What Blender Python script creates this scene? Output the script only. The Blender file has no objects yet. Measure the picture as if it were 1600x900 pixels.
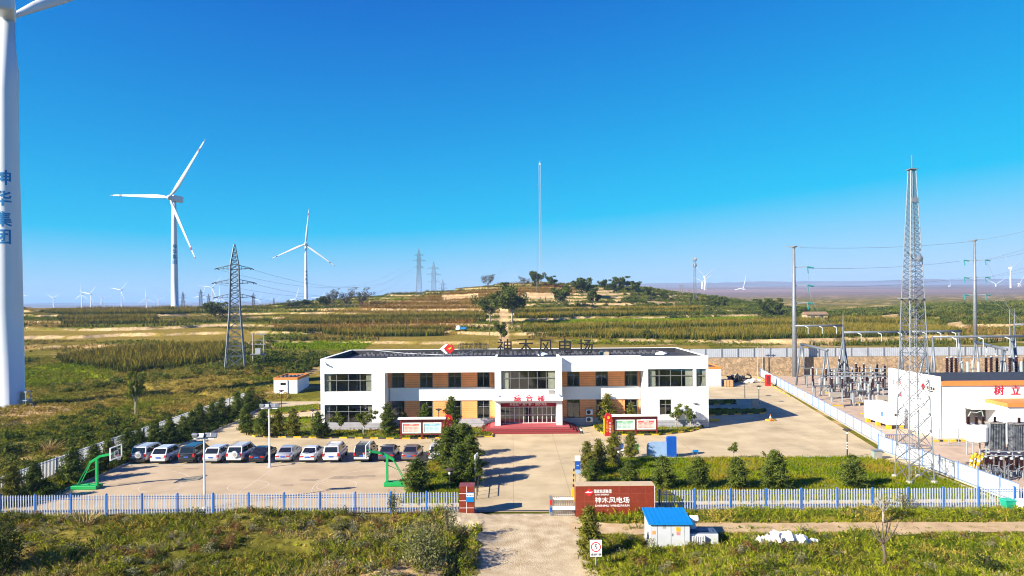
import bpy, bmesh, math, random
import numpy as np
from mathutils import Vector, Matrix, Euler
random.seed(7); RNG = np.random.default_rng(11)
SC = bpy.context.scene
COL = SC.collection
rad = math.radians
# ------------------------------------------------------------------ survey of the place (metres)
F, HC, HY, TILT = 1067.0, 17.0, 470.0, 0.00785
def un(px, py): return px + (450 - py) * TILT, py + (px - 800) * TILT
def at(px, py, Y):
    u, v = un(px, py); return Vector(((u - 800) * Y / F, Y, HC - (v - HY) * Y / F))
def gp(px, py, z=0.0):
    u, v = un(px, py); Y = (HC - z) * F / (v - HY); return Vector(((u - 800) * Y / F, Y, z))
def proj(X, Y, Z):
    u = 800 + X * F / Y; v = HY + (HC - Z) * F / Y
    return u - (450 - v) * TILT, v - (u - 800) * TILT
# ------------------------------------------------------------------ mesh helpers
class MB:
    def __init__(s): s.v = []; s.f = []
    def quad(s, a, b, c, d):
        n = len(s.v); s.v += [tuple(a), tuple(b), tuple(c), tuple(d)]; s.f.append((n, n+1, n+2, n+3)); return s
    def box(s, x0, x1, y0, y1, z0, z1, M=None):
        n = len(s.v)
        p = [(x0,y0,z0),(x1,y0,z0),(x1,y1,z0),(x0,y1,z0),(x0,y0,z1),(x1,y0,z1),(x1,y1,z1),(x0,y1,z1)]
        if M is not None: p = [tuple(M @ Vector(q)) for q in p]
        s.v += p
        for f in ((3,2,1,0),(4,5,6,7),(0,1,5,4),(1,2,6,5),(2,3,7,6),(3,0,4,7)): s.f.append(tuple(n+i for i in f))
        return s
    def cbox(s, c, d, M=None):
        return s.box(c[0]-d[0]/2, c[0]+d[0]/2, c[1]-d[1]/2, c[1]+d[1]/2, c[2]-d[2]/2, c[2]+d[2]/2, M)
    def bar(s, a, b, w, h=None):
        a, b = Vector(a), Vector(b); h = h or w; d = b - a; L = d.length
        if L < 1e-6: return s
        q = d.to_track_quat('Z', 'Y').to_matrix().to_4x4(); q.translation = a
        return s.box(-w/2, w/2, -h/2, h/2, 0, L, q)
    def tube(s, pts, r, n=8, cap=True):
        pts = [Vector(p) for p in pts]; rs = r if isinstance(r, (list, tuple)) else [r]*len(pts)
        base = len(s.v); up = None
        for i, p in enumerate(pts):
            d = (pts[min(i+1, len(pts)-1)] - pts[max(i-1, 0)]).normalized()
            if up is None: up = Vector((0,0,1)) if abs(d.z) < .9 else Vector((1,0,0))
            x = d.cross(up).normalized(); y = x.cross(d).normalized(); up = y
            for k in range(n):
                a = 2*math.pi*k/n; s.v.append(tuple(p + (x*math.cos(a) + y*math.sin(a))*rs[i]))
        for i in range(len(pts)-1):
            for k in range(n):
                a = base+i*n+k; b = base+i*n+(k+1) % n; s.f.append((a, a+n, b+n, b))
        if cap:
            s.f.append(tuple(base+k for k in range(n)))
            s.f.append(tuple(base+(len(pts)-1)*n+n-1-k for k in range(n)))
        return s
    def lathe(s, prof, n=16, M=None, c=(0,0)):
        base = len(s.v)
        for r, z in prof:
            for k in range(n):
                a = 2*math.pi*k/n; q = Vector((c[0]+r*math.cos(a), c[1]+r*math.sin(a), z))
                s.v.append(tuple(M @ q) if M is not None else tuple(q))
        for i in range(len(prof)-1):
            for k in range(n):
                a = base+i*n+k; b = base+i*n+(k+1) % n; s.f.append((a, b, b+n, a+n))
        s.f.append(tuple(base+n-1-k for k in range(n))); s.f.append(tuple(base+(len(prof)-1)*n+k for k in range(n)))
        return s
    def prism(s, poly, z0, z1, M=None):
        n = len(s.v); k = len(poly)
        p = [(x, y, z0) for x, y in poly] + [(x, y, z1) for x, y in poly]
        if M is not None: p = [tuple(M @ Vector(q)) for q in p]
        s.v += p; s.f.append(tuple(n+k-1-i for i in range(k))); s.f.append(tuple(n+k+i for i in range(k)))
        for i in range(k): j = (i+1) % k; s.f.append((n+i, n+j, n+k+j, n+k+i))
        return s
    def add(s, o, M=None):
        n = len(s.v); s.v += [tuple(M @ Vector(q)) for q in o.v] if M is not None else o.v
        s.f += [tuple(n+i for i in f) for f in o.f]; return s
    def build(s, name, m, parent=None, loc=None, bevel=0, smooth=False, rz=0):
        me = bpy.data.meshes.new(name); me.from_pydata(s.v, [], s.f); me.update()
        return link(name, me, m, parent, loc, bevel, smooth, rz)
def link(name, me, m, parent=None, loc=None, bevel=0, smooth=False, rz=0):
    if m is not None: me.materials.append(m)
    if smooth: me.polygons.foreach_set('use_smooth', [True]*len(me.polygons))
    o = bpy.data.objects.new(name, me); COL.objects.link(o)
    if parent is not None: o.parent = parent
    if loc is not None: o.location = loc
    o.rotation_euler.z = rz
    if bevel:
        b = o.modifiers.new('edge', 'BEVEL'); b.width = bevel; b.segments = 2; b.limit_method = 'ANGLE'; b.angle_limit = rad(35)
    return o
def np_mesh(name, verts, loops_per, m, parent=None, smooth=False, col=None):
    """verts (N*k,3), every k verts in turn one face"""
    verts = np.ascontiguousarray(verts, dtype=np.float32).reshape(-1, 3); n = len(verts); k = loops_per
    me = bpy.data.meshes.new(name); me.vertices.add(n); me.vertices.foreach_set('co', verts.ravel())
    me.loops.add(n); me.loops.foreach_set('vertex_index', np.arange(n, dtype=np.int32))
    me.polygons.add(n//k); me.polygons.foreach_set('loop_start', np.arange(0, n, k, dtype=np.int32))
    me.update(calc_edges=True)
    if col is not None:
        ca = me.color_attributes.new('Tint', 'FLOAT_COLOR', 'POINT')
        ca.data.foreach_set('color', np.concatenate([col, np.ones((n, 1))], 1).astype(np.float32).ravel())
    return link(name, me, m, parent, smooth=smooth)
def tag(o, label=None, cat=None, group=None, kind=None):
    if label: o['label'] = label
    if cat: o['category'] = cat
    if group: o['group'] = group
    if kind: o['kind'] = kind
    return o
def thing(name, label, cat, loc=(0,0,0), rz=0, group=None):
    o = bpy.data.objects.new(name, None); COL.objects.link(o); o.empty_display_size = .3
    o.location = loc; o.rotation_euler.z = rz
    return tag(o, label, cat, group)
KIDS = {}
def kids(o): return [c for c in bpy.data.objects if c.parent is o]
def dup(root, loc, rz=0, label=None, group=None, scale=None, cat=None):
    r = root.copy(); COL.objects.link(r); r.location = loc; r.rotation_euler.z = rz
    if label: r['label'] = label
    if group: r['group'] = group
    if cat: r['category'] = cat
    if scale is not None: r.scale = scale if hasattr(scale, '__len__') else (scale,)*3
    ck = root.get('_k')
    key = root.name
    if key not in KIDS: KIDS[key] = [(c, kids(c)) for c in kids(root)]
    for c, gs in KIDS[key]:
        d = c.copy(); COL.objects.link(d); d.parent = r
        for g in gs:
            e = g.copy(); COL.objects.link(e); e.parent = d
    return r
def text(name, s, size, m, parent, M, ext=.02, align='CENTER', sx=1.0, bold=0):
    """lettering as solid mesh; M maps the text plane (x right, y up, z out)"""
    cu = bpy.data.curves.new(name, 'FONT'); cu.body = s; cu.size = size; cu.extrude = ext; cu.align_x = align; cu.align_y = 'CENTER'; cu.resolution_u = 2; cu.offset = bold
    t = bpy.data.objects.new('tmp_text', cu); COL.objects.link(t)
    dg = bpy.context.evaluated_depsgraph_get(); dg.update()
    me = bpy.data.meshes.new_from_object(t.evaluated_get(dg)); bpy.data.objects.remove(t); bpy.data.curves.remove(cu)
    me.transform(M @ Matrix.Diagonal((sx, 1, 1, 1))); me.name = name; me.materials.clear()
    return link(name, me, m, parent)
def facing(loc, yaw=0.0):
    """text plane standing upright, reading from -Y (towards the camera side), yawed about Z"""
    return Matrix.Translation(loc) @ Matrix.Rotation(yaw, 4, 'Z') @ Matrix.Rotation(rad(90), 4, 'X')
# ------------------------------------------------------------------ noise
def vnoise(x, y, seed=0):
    xi = np.floor(x).astype(np.int64); yi = np.floor(y).astype(np.int64); fx = x - xi; fy = y - yi
    fx = fx*fx*(3-2*fx); fy = fy*fy*(3-2*fy)
    def h(a, b):
        n = (a*374761393 + b*668265263 + seed*982451653) & 0xffffffff
        n = ((n ^ (n >> 13)) * 1274126177) & 0xffffffff
        return ((n ^ (n >> 16)) & 0xffff) / 65535.0
    return (h(xi,yi)*(1-fx)+h(xi+1,yi)*fx)*(1-fy) + (h(xi,yi+1)*(1-fx)+h(xi+1,yi+1)*fx)*fy
def fbm(x, y, oct=4, seed=0):
    t = 0; a = .5; s = 1.0
    for i in range(oct): t = t + a*(vnoise(x*s, y*s, seed+i)-.5); a *= .5; s *= 2.03
    return t * 1.4
def sstep(a, b, x):
    t = np.clip((x-a)/(b-a), 0, 1); return t*t*(3-2*t)
def inpoly(px, py, poly):
    inside = np.zeros(px.shape, bool); n = len(poly); j = n-1
    for i in range(n):
        xi, yi = poly[i]; xj, yj = poly[j]
        if yi != yj:
            c = ((yi > py) != (yj > py)) & (px < (xj-xi)*(py-yi)/(yj-yi)+xi); inside ^= c
        j = i
    return inside
# ------------------------------------------------------------------ materials
def newmat(name):
    m = bpy.data.materials.new(name); m.use_nodes = True; nt = m.node_tree
    return m, nt, nt.nodes, nt.links, nt.nodes['Principled BSDF']
def mat(name, c, rough=.6, var=.08, scale=3.0, metal=0.0, bump=0.0, bscale=None, spec=.5, c2=None):
    m, nt, N, L, P = newmat(name)
    P.inputs['Roughness'].default_value = rough; P.inputs['Metallic'].default_value = metal
    P.inputs['Specular IOR Level'].default_value = spec
    if var or c2:
        tc = N.new('ShaderNodeNewGeometry'); nz = N.new('ShaderNodeTexNoise'); nz.inputs['Scale'].default_value = scale; nz.inputs['Detail'].default_value = 5
        L.new(tc.outputs['Position'], nz.inputs['Vector'])
        mx = N.new('ShaderNodeMix'); mx.data_type = 'RGBA'
        rp = N.new('ShaderNodeMapRange'); rp.inputs[1].default_value = .3; rp.inputs[2].default_value = .7
        L.new(nz.outputs['Fac'], rp.inputs[0]); L.new(rp.outputs[0], mx.inputs[0])
        lo = [max(0, x*(1-var)) for x in c]; hi = list(c2) if c2 else [min(1, x*(1+var)) for x in c]
        mx.inputs[6].default_value = (*lo, 1); mx.inputs[7].default_value = (*hi, 1)
        L.new(mx.outputs[2], P.inputs['Base Color'])
        if bump:
            nb = N.new('ShaderNodeTexNoise'); nb.inputs['Scale'].default_value = bscale or scale*4; nb.inputs['Detail'].default_value = 6
            L.new(tc.outputs['Position'], nb.inputs['Vector'])
            b = N.new('ShaderNodeBump'); b.inputs['Strength'].default_value = bump; b.inputs['Distance'].default_value = .05
            L.new(nb.outputs['Fac'], b.inputs['Height']); L.new(b.outputs[0], P.inputs['Normal'])
    else: P.inputs['Base Color'].default_value = (*c, 1)
    return m
def leafmat(name, dark, light, trans=.25, nscale=.6, rough=.6):
    m, nt, N, L, P = newmat(name)
    g = N.new('ShaderNodeNewGeometry'); nz = N.new('ShaderNodeTexNoise'); nz.inputs['Scale'].default_value = nscale; nz.inputs['Detail'].default_value = 3
    L.new(g.outputs['Position'], nz.inputs['Vector'])
    ad = N.new('ShaderNodeMath'); ad.operation = 'MULTIPLY_ADD'; ad.inputs[1].default_value = 1.6; ad.inputs[2].default_value = -.55
    L.new(nz.outputs['Fac'], ad.inputs[0])
    a2 = N.new('ShaderNodeMath'); a2.operation = 'MULTIPLY_ADD'; a2.inputs[1].default_value = .6; a2.use_clamp = True
    L.new(g.outputs['Random Per Island'], a2.inputs[0]); L.new(ad.outputs[0], a2.inputs[2])
    mx = N.new('ShaderNodeMix'); mx.data_type = 'RGBA'; mx.inputs[6].default_value = (*dark, 1); mx.inputs[7].default_value = (*light, 1)
    L.new(a2.outputs[0], mx.inputs[0]); L.new(mx.outputs[2], P.inputs['Base Color'])
    P.inputs['Roughness'].default_value = rough; P.inputs['Specular IOR Level'].default_value = .04
    tr = N.new('ShaderNodeBsdfTranslucent'); L.new(mx.outputs[2], tr.inputs['Color'])
    ms = N.new('ShaderNodeMixShader'); ms.inputs[0].default_value = trans
    L.new(P.outputs[0], ms.inputs[1]); L.new(tr.outputs[0], ms.inputs[2]); L.new(ms.outputs[0], N['Material Output'].inputs['Surface'])
    return m
def tintmat(name, trans=.32):
    """plants coloured by the kind of each plant (Tint), with per-leaf variation"""
    m, nt, N, L, P = newmat(name)
    a = N.new('ShaderNodeVertexColor'); a.layer_name = 'Tint'; g = N.new('ShaderNodeNewGeometry')
    mr = N.new('ShaderNodeMapRange'); mr.inputs[3].default_value = .7; mr.inputs[4].default_value = 1.3
    L.new(g.outputs['Random Per Island'], mr.inputs[0])
    vm = N.new('ShaderNodeVectorMath'); vm.operation = 'SCALE'; L.new(a.outputs['Color'], vm.inputs[0]); L.new(mr.outputs[0], vm.inputs['Scale'])
    L.new(vm.outputs[0], P.inputs['Base Color']); P.inputs['Roughness'].default_value = .75; P.inputs['Specular IOR Level'].default_value = .0
    tr = N.new('ShaderNodeBsdfTranslucent'); L.new(vm.outputs[0], tr.inputs['Color'])
    ms = N.new('ShaderNodeMixShader'); ms.inputs[0].default_value = trans
    L.new(P.outputs[0], ms.inputs[1]); L.new(tr.outputs[0], ms.inputs[2]); L.new(ms.outputs[0], N['Material Output'].inputs['Surface'])
    return m
def glassmat(name, tint=(.66,.72,.72), refl=.12):
    m, nt, N, L, P = newmat(name); N.remove(P)
    t = N.new('ShaderNodeBsdfTransparent'); t.inputs[0].default_value = (*tint, 1)
    g = N.new('ShaderNodeBsdfGlossy'); g.inputs['Roughness'].default_value = .02; g.inputs[0].default_value = (.9,.95,1,1)
    f = N.new('ShaderNodeMath'); f.operation = 'POWER'; lw = N.new('ShaderNodeLayerWeight'); lw.inputs[0].default_value = .5; L.new(lw.outputs['Facing'], f.inputs[0]); f.inputs[1].default_value = 4.0
    a = N.new('ShaderNodeMath'); a.operation = 'ADD'; a.inputs[1].default_value = refl; a.use_clamp = True; L.new(f.outputs[0], a.inputs[0])
    ms = N.new('ShaderNodeMixShader'); L.new(a.outputs[0], ms.inputs[0]); L.new(t.outputs[0], ms.inputs[1]); L.new(g.outputs[0], ms.inputs[2])
    L.new(ms.outputs[0], N['Material Output'].inputs['Surface']); return m
M = {}
M['white'] = mat('white_render', (.78,.78,.78), .7, .03, .5)
M['white_metal'] = mat('white_metal', (.75,.76,.78), .4, .03, 1)
M['turbine'] = mat('turbine_white', (.60,.63,.67), .35, .02, .3)
M['plinth'] = mat('grey_plinth', (.42,.42,.45), .8, .1, 4, bump=.2)
M['orange'] = None
M['orange_trim'] = mat('orange_trim', (.60,.20,.04), .6, .06)
M['frame'] = mat('window_frame', (.17,.175,.175), .4, .03)
M['darkframe'] = mat('dark_frame', (.05,.05,.05), .5, .05)
M['glass'] = glassmat('window_glass')
M['carglass'] = mat('car_glass', (.012,.014,.018), .06, 0, spec=.7)
M['curtain'] = mat('curtain_cloth', (.75,.68,.56), .9, .12, 6)
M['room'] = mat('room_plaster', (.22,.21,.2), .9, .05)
M['roof'] = mat('bitumen_roof', (.022,.024,.032), .75, .3, 1.5, bump=.3)
M['rooftile'] = mat('roof_tile_grey', (.10,.10,.12), .6, .3, 4)
M['concrete'] = mat('concrete_grey', (.30,.27,.235), .85, .12, 2, bump=.2)
M['kerbwhite'] = mat('kerb_concrete', (.38,.35,.30), .85, .12, 3)
M['yellow'] = mat('yellow_paint', (.62,.36,.012), .5, .1, 4)
M['black'] = mat('black_paint', (.02,.02,.022), .5, .2, 4)
M['red'] = mat('red_paint', (.50,.012,.014), .5, .08, 3)
M['maroon'] = mat('maroon_paint', (.16,.01,.012), .5, .1, 3)
M['carpet'] = mat('red_carpet', (.24,.016,.018), .9, .12, 5)
M['pink'] = mat('faded_carpet', (.36,.06,.07), .9, .1, 5)
M['blue'] = mat('blue_paint', (.004,.07,.36), .45, .08, 3)
M['skyblue'] = mat('sky_blue_sheet', (.004,.18,.50), .35, .06, 2)
M['paleblue'] = mat('pale_blue_panel', (.24,.36,.55), .5, .05, 2)
M['green'] = mat('green_paint', (.004,.30,.07), .4, .08, 3)
M['steel'] = mat('galvanised_steel', (.20,.22,.25), .45, .12, 2, metal=.3)
M['steelpale'] = mat('pale_galvanised_steel', (.30,.33,.37), .45, .1, 2, metal=.2)
M['insul'] = mat('brown_porcelain', (.03,.011,.009), .25, .1, 4)
M['greyporc'] = mat('grey_porcelain', (.36,.41,.41), .3, .05, 4)
M['teal'] = mat('teal_insulator', (.02,.22,.22), .35, .1, 4)
M['mast'] = mat('mast_steel', (.13,.15,.18), .45, .12, 2, metal=.2)
M['wire'] = mat('aluminium_wire', (.16,.17,.19), .5, 0)
M['bark'] = mat('bark_brown', (.10,.075,.055), .9, .3, 8, bump=.4)
M['palebark'] = mat('pale_bark', (.28,.25,.21), .9, .2, 8)
M['rubber'] = mat('tyre_rubber', (.015,.015,.016), .8, .1)
M['alloy'] = mat('alloy_rim', (.5,.51,.53), .3, 0, metal=.6)
M['lampred'] = mat('tail_light', (.4,.01,.015), .2, 0)
M['plate'] = mat('number_plate_blue', (.03,.10,.45), .4, 0)
M['cyan_text'] = mat('blue_lettering', (.004,.18,.42), .5, 0)
M['redtext'] = mat('red_lettering', (.55,.01,.035), .5, 0)
M['whitetext'] = mat('white_lettering', (.8,.8,.8), .5, 0)
M['yellowtext'] = mat('yellow_lettering', (.8,.5,.04), .5, 0)
M['darktext'] = mat('dark_lettering', (.012,.010,.009), .5, 0)
M['wood'] = mat('weathered_wood', (.16,.12,.09), .85, .25, 5)
M['crate'] = mat('plywood', (.45,.27,.13), .8, .15, 5)
def clad(name, c, pitch, axis='Z', depth=.25, dark=.55):
    """boards: fine dark joints every pitch metres"""
    m = mat(name, c, .6, .1, 1.2); nt = m.node_tree; N = nt.nodes; L = nt.links; P = N['Principled BSDF']
    g = N.new('ShaderNodeNewGeometry'); sp = N.new('ShaderNodeSeparateXYZ'); L.new(g.outputs['Position'], sp.inputs[0])
    md = N.new('ShaderNodeMath'); md.operation = 'MODULO'; md.inputs[1].default_value = pitch; L.new(sp.outputs[axis], md.inputs[0])
    ls = N.new('ShaderNodeMath'); ls.operation = 'LESS_THAN'; ls.inputs[1].default_value = pitch*.14; L.new(md.outputs[0], ls.inputs[0])
    src = P.inputs['Base Color'].links[0].from_socket
    mx = N.new('ShaderNodeMix'); mx.data_type = 'RGBA'; mx.inputs[7].default_value = (*[x*dark for x in c], 1)
    L.new(ls.outputs[0], mx.inputs[0]); L.new(src, mx.inputs[6]); L.new(mx.outputs[2], P.inputs['Base Color'])
    return m
M['orange'] = clad('orange_boards', (.86,.33,.11), .3)
# ------------------------------------------------------------------ camera, sky, sun
cam = bpy.data.cameras.new('camera'); camo = bpy.data.objects.new('camera', cam); COL.objects.link(camo); SC.camera = camo
cam.sensor_width = 36; cam.lens = 36*F/1600; cam.shift_y = 20/1600; cam.clip_start = .5; cam.clip_end = 60000
camo.matrix_world = Matrix.Translation((0,0,HC)) @ Matrix.Rotation(rad(90), 4, 'X') @ Matrix.Rotation(-TILT, 4, 'Z')
SUN_TO = Vector((-15.2, -8.6, 9.2)).normalized()      # towards the sun
el = math.asin(SUN_TO.z); az = math.atan2(SUN_TO.x, SUN_TO.y)
EXPO = 1.45
w = bpy.data.worlds.new('World'); SC.world = w; w.use_nodes = True; nt = w.node_tree; N = nt.nodes; L = nt.links
sky = N.new('ShaderNodeTexSky'); sky.sky_type = 'NISHITA'; sky.sun_disc = False; sky.sun_elevation = el; sky.sun_rotation = az
sky.altitude = 1200; sky.air_density = .7; sky.dust_density = .1; sky.ozone_density = 6
# deep, saturated autumn blue: grade the sky channel by channel
scl = N.new('ShaderNodeVectorMath'); scl.operation = 'SCALE'; scl.inputs['Scale'].default_value = .1; L.new(sky.outputs[0], scl.inputs[0])
sp = N.new('ShaderNodeSeparateXYZ'); L.new(scl.outputs[0], sp.inputs[0]); cb = N.new('ShaderNodeCombineXYZ')
def mth(op, a, b):
    n = N.new('ShaderNodeMath'); n.operation = op; L.new(a, n.inputs[0]); n.inputs[1].default_value = b; return n.outputs[0]
def satur(x, off, k, amp):      # amp * (1 - exp(-k (x - off)))
    e = N.new('ShaderNodeMath'); e.operation = 'EXPONENT'; L.new(mth('MULTIPLY', mth('SUBTRACT', x, off), -k), e.inputs[0])
    return mth('MULTIPLY', mth('MAXIMUM', mth('MULTIPLY', mth('SUBTRACT', e.outputs[0], 1.0), -1.0), .002), amp)
KS = 10*1.932/2**EXPO
L.new(satur(sp.outputs[0], .158, 6.2, .325*KS), cb.inputs[0])
L.new(satur(sp.outputs[1], .055, 4.7, .40*KS), cb.inputs[1])
L.new(satur(sp.outputs[2], 0.0, 4.0, .52*KS), cb.inputs[2])
L.new(cb.outputs[0], N['Background'].inputs[0]); N['Background'].inputs[1].default_value = .1
sl = bpy.data.lights.new('sun', 'SUN'); sl.energy = 5.0; sl.angle = rad(.5); sl.color = (1,.90,.74)
so = bpy.data.objects.new('sun', sl); COL.objects.link(so); so.rotation_euler = SUN_TO.to_track_quat('Z', 'Y').to_euler()
so.location = (-60, 0, 80)
SC.view_settings.view_transform = 'Standard'; SC.view_settings.look = 'None'; SC.view_settings.exposure = EXPO; SC.view_settings.gamma = 1
cy = SC.cycles; cy.max_bounces = 6; cy.diffuse_bounces = 4; cy.glossy_bounces = 3; cy.transmission_bounces = 4; cy.transparent_max_bounces = 12; cy.volume_bounces = 0
SC.render.film_transparent = False; cy.filter_width = 1.05; cy.use_denoising = True; cy.use_adaptive_sampling = True; cy.adaptive_threshold = .02; cy.caustics_reflective = False; cy.caustics_refractive = False
# ------------------------------------------------------------------ terrain
RXs = np.array([-600,-300,-198,-150,-112,-75,-37,-19,15,37,75,97,124,161,187,225,244,300,420,700.])
RZs = np.array([15,15.2,14.6,14.8,17.4,21.4,23.6,26,27.4,25.9,24,20.4,17.2,10.2,8.2,10.2,12.0,13.2,12,9])
WALL_Y = 151.0
def smooth_height(X, Y):
    Lz = np.interp(Y, [0,104,118,150,200,250,300,350,400,430,520,700,1000,2000,4000,8000,12000,16000], [0,0,.3,2.4,5,7.5,10.3,13,15,15,11,3,-12,-16,-16,-2,20,42])
    up = sstep(-30, 8, X)
    Lz = np.where(Y > WALL_Y+.6, np.maximum(Lz, (3.9+(Y-152)*.022)*up), Lz*(1-up))
    t = np.clip((Y-170)/230, 0, 1)
    S = t**2.2*(1-sstep(425, 640, Y))
    R = np.interp(X*400/np.maximum(Y, 300), RXs, RZs)
    return Lz + (R-15)*S
def height(X, Y):
    X = np.asarray(X, float); Y = np.asarray(Y, float)
    z = smooth_height(X, Y)
    z = z + fbm(X/60, Y/45, 4, 3)*2.2*sstep(165, 260, Y)*(1-sstep(900,1500,Y)) + fbm(X/9, Y/9, 3, 9)*.5*sstep(150, 220, Y)
    # field terraces on the slopes
    h = 1.75; wv = fbm(X/38, Y/60, 3, 21)*1.1
    q = (z+wv)/h; fr = q-np.floor(q); tr = np.where(fr < .93, fr*.30, .279+(fr-.93)/.07*.721)
    zt = (np.floor(q)+tr)*h - wv
    msk = sstep(168, 190, Y)*(1-sstep(405, 440, Y))*(1-.75*sstep(95,130,X)*sstep(260,320,Y))
    msk = msk*np.clip(.5+vnoise(X/50, Y/40, 5)*1.1, 0, 1)
    z = z*(1-msk)+zt*msk
    # far ridges
    far = sstep(1600, 5000, Y)
    z = z + far*(fbm(X/1300, Y/1000, 5, 31)*85*sstep(1500,9000,Y) + sstep(-.1, .6, X/Y)*48*sstep(5000, 11000, Y))
    # rough ground left of the station, gullies
    rough = (1-sstep(-52, -47.5, X))*sstep(58, 66, Y)*(1-sstep(150, 170, Y))
    z = z + rough*(fbm(X/14, Y/14, 4, 41)*2.0 + .1)
    gl = np.abs(X*.55 + Y - 92 - 14*fbm(X/20, Y/30, 2, 44)); z = z - rough*1.0*np.clip(1-gl/2.2, 0, 1)
    # foreground: bumpy verge beside the gravel road
    fg = 1-sstep(53.2, 54.8, Y)
    road = np.clip(np.minimum(X+2.6-(50-Y)*.0, 6.4-X+(54-Y)*-.12)/1.2, 0, 1)
    track = sstep(48.6, 49.4, Y)*(1-sstep(51.6, 52.4, Y))*sstep(4, 8, X)
    pad = sstep(8.2, 9, X)*(1-sstep(14.4, 15.2, X))*sstep(45.6, 46.3, Y)*(1-sstep(50.2, 51, Y))
    bump = .25+fbm(X/3.5, Y/3.0, 4, 51)*1.0 + .35*sstep(7, 12, X)*(1-sstep(15, 22, X))*(1-sstep(46, 50, Y))
    z = z + fg*(1-road)*(1-track)*(1-pad)*bump
    z = z - fg*.75*np.clip(1-np.abs(X+3.5)/.75, 0, 1)*(1-sstep(50.5, 52.5, Y))    # ditch along the road
    site = (X > -46.5)*(Y > 54.2)*(Y < WALL_Y+.6)
    lim = np.where(X < -20, 118., 400.)
    z = np.where(site & (Y < lim), np.minimum(z, -.06), z)
    return z
def hit(px, py, y0=56., y1=1200.):
    u, v = un(px, py); Ys = np.concatenate([np.arange(y0, 500, .4), np.arange(500, y1, 2.)]); Xs = (u-800)*Ys/F; Zs = HC-(v-HY)*Ys/F
    d = height(Xs, Ys)-Zs; k = np.argmax(d >= 0) if (d >= 0).any() else len(Ys)-1
    return Vector((Xs[k], Ys[k], float(height(Xs[k:k+1], Ys[k:k+1])[0])))
def hz(x, y): return float(height(np.array([x]), np.array([y]))[0])
# fields, outlined where they lie on the slopes: kind, outline
FIELDS = [
 ('tall', [(812,512),(900,509),(1130,501),(1230,499),(1400,499),(1450,508),(1510,520),(1240,533),(1000,530),(825,525)]),
 ('green', [(815,501),(1100,498),(1178,493),(1186,500),(1000,508),(830,510)]),
 ('tall', [(800,487),(1095,483),(1100,490),(860,497),(808,498)]),
 ('tall', [(440,497),(760,494),(760,503),(460,506)]),
 ('red', [(420,508),(745,503),(705,515),(440,517)]),
 ('tall', [(425,517),(700,515),(690,526),(560,526)]),
 ('tall', [(90,560),(200,545),(352,540),(342,566),(200,584),(108,578)]),
 ('tall', [(90,497),(245,496),(240,505),(100,507)]),
 ('tall', [(60,488),(270,483),(330,489),(120,494)]),
 ('red', [(720,456),(880,446),(905,456),(880,466),(620,472)]),
 ('red', [(560,474),(740,470),(760,482),(560,484)]),
 ('bare', [(690,463),(748,459),(748,466),(690,469)]),
 ('bare', [(820,459),(884,459),(884,467),(815,467)]),
 ('bare', [(1375,493),(1440,487),(1440,493),(1380,497)]),
 ('bare', [(1478,505),(1502,502),(1510,511),(1484,513)]),
 ('bare', [(1010,470),(1060,473),(1060,478),(1012,476)]),
 ('green', [(35,575),(90,568),(180,580),(175,592),(60,606),(34,600)]),
 ('green', [(425,536),(560,532),(705,536),(690,546),(520,546),(430,544)]),
 ('dry', [(35,516),(340,512),(420,520),(400,534),(35,532)]),
 ('dry', [(600,528),(820,520),(830,538),(1110,540),(1110,556),(560,548)]),
 ('dry', [(150,610),(300,590),(430,585),(430,610),(300,640),(160,640)]),
 ('bare', [(0,640),(90,628),(110,640),(60,660),(0,668)]),
 ('bare', [(778,480),(792,482),(798,505),(792,520),(800,540),(786,545),(776,515),(782,498)]),
 ('bare', [(1185,530),(1600,524),(1600,530),(1200,537)]),
 ('bare', [(640,868),(700,872),(690,900),(560,900)]),
]
TINTS = {'grass': (.11,.11,.012), 'dry': (.20,.15,.032), 'tall': (.09,.08,.012), 'red': (.17,.09,.022), 'green': (.14,.18,.006), 'bare': (.42,.29,.15), 'scrub': (.055,.07,.012)}
def classify(X, Y, Z):
    """which field a point lies in: index in FIELDS or -1"""
    u, v = proj(X, np.maximum(Y, 1), Z); k = np.full(X.shape, -1)
    for i, (kind, poly) in enumerate(FIELDS):
        if i == len(FIELDS)-1: ok = inpoly(u, v, poly)
        else: ok = inpoly(u, v, poly) & (Y > 57) & (Y < 520)
        k[ok] = i
    return k
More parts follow.
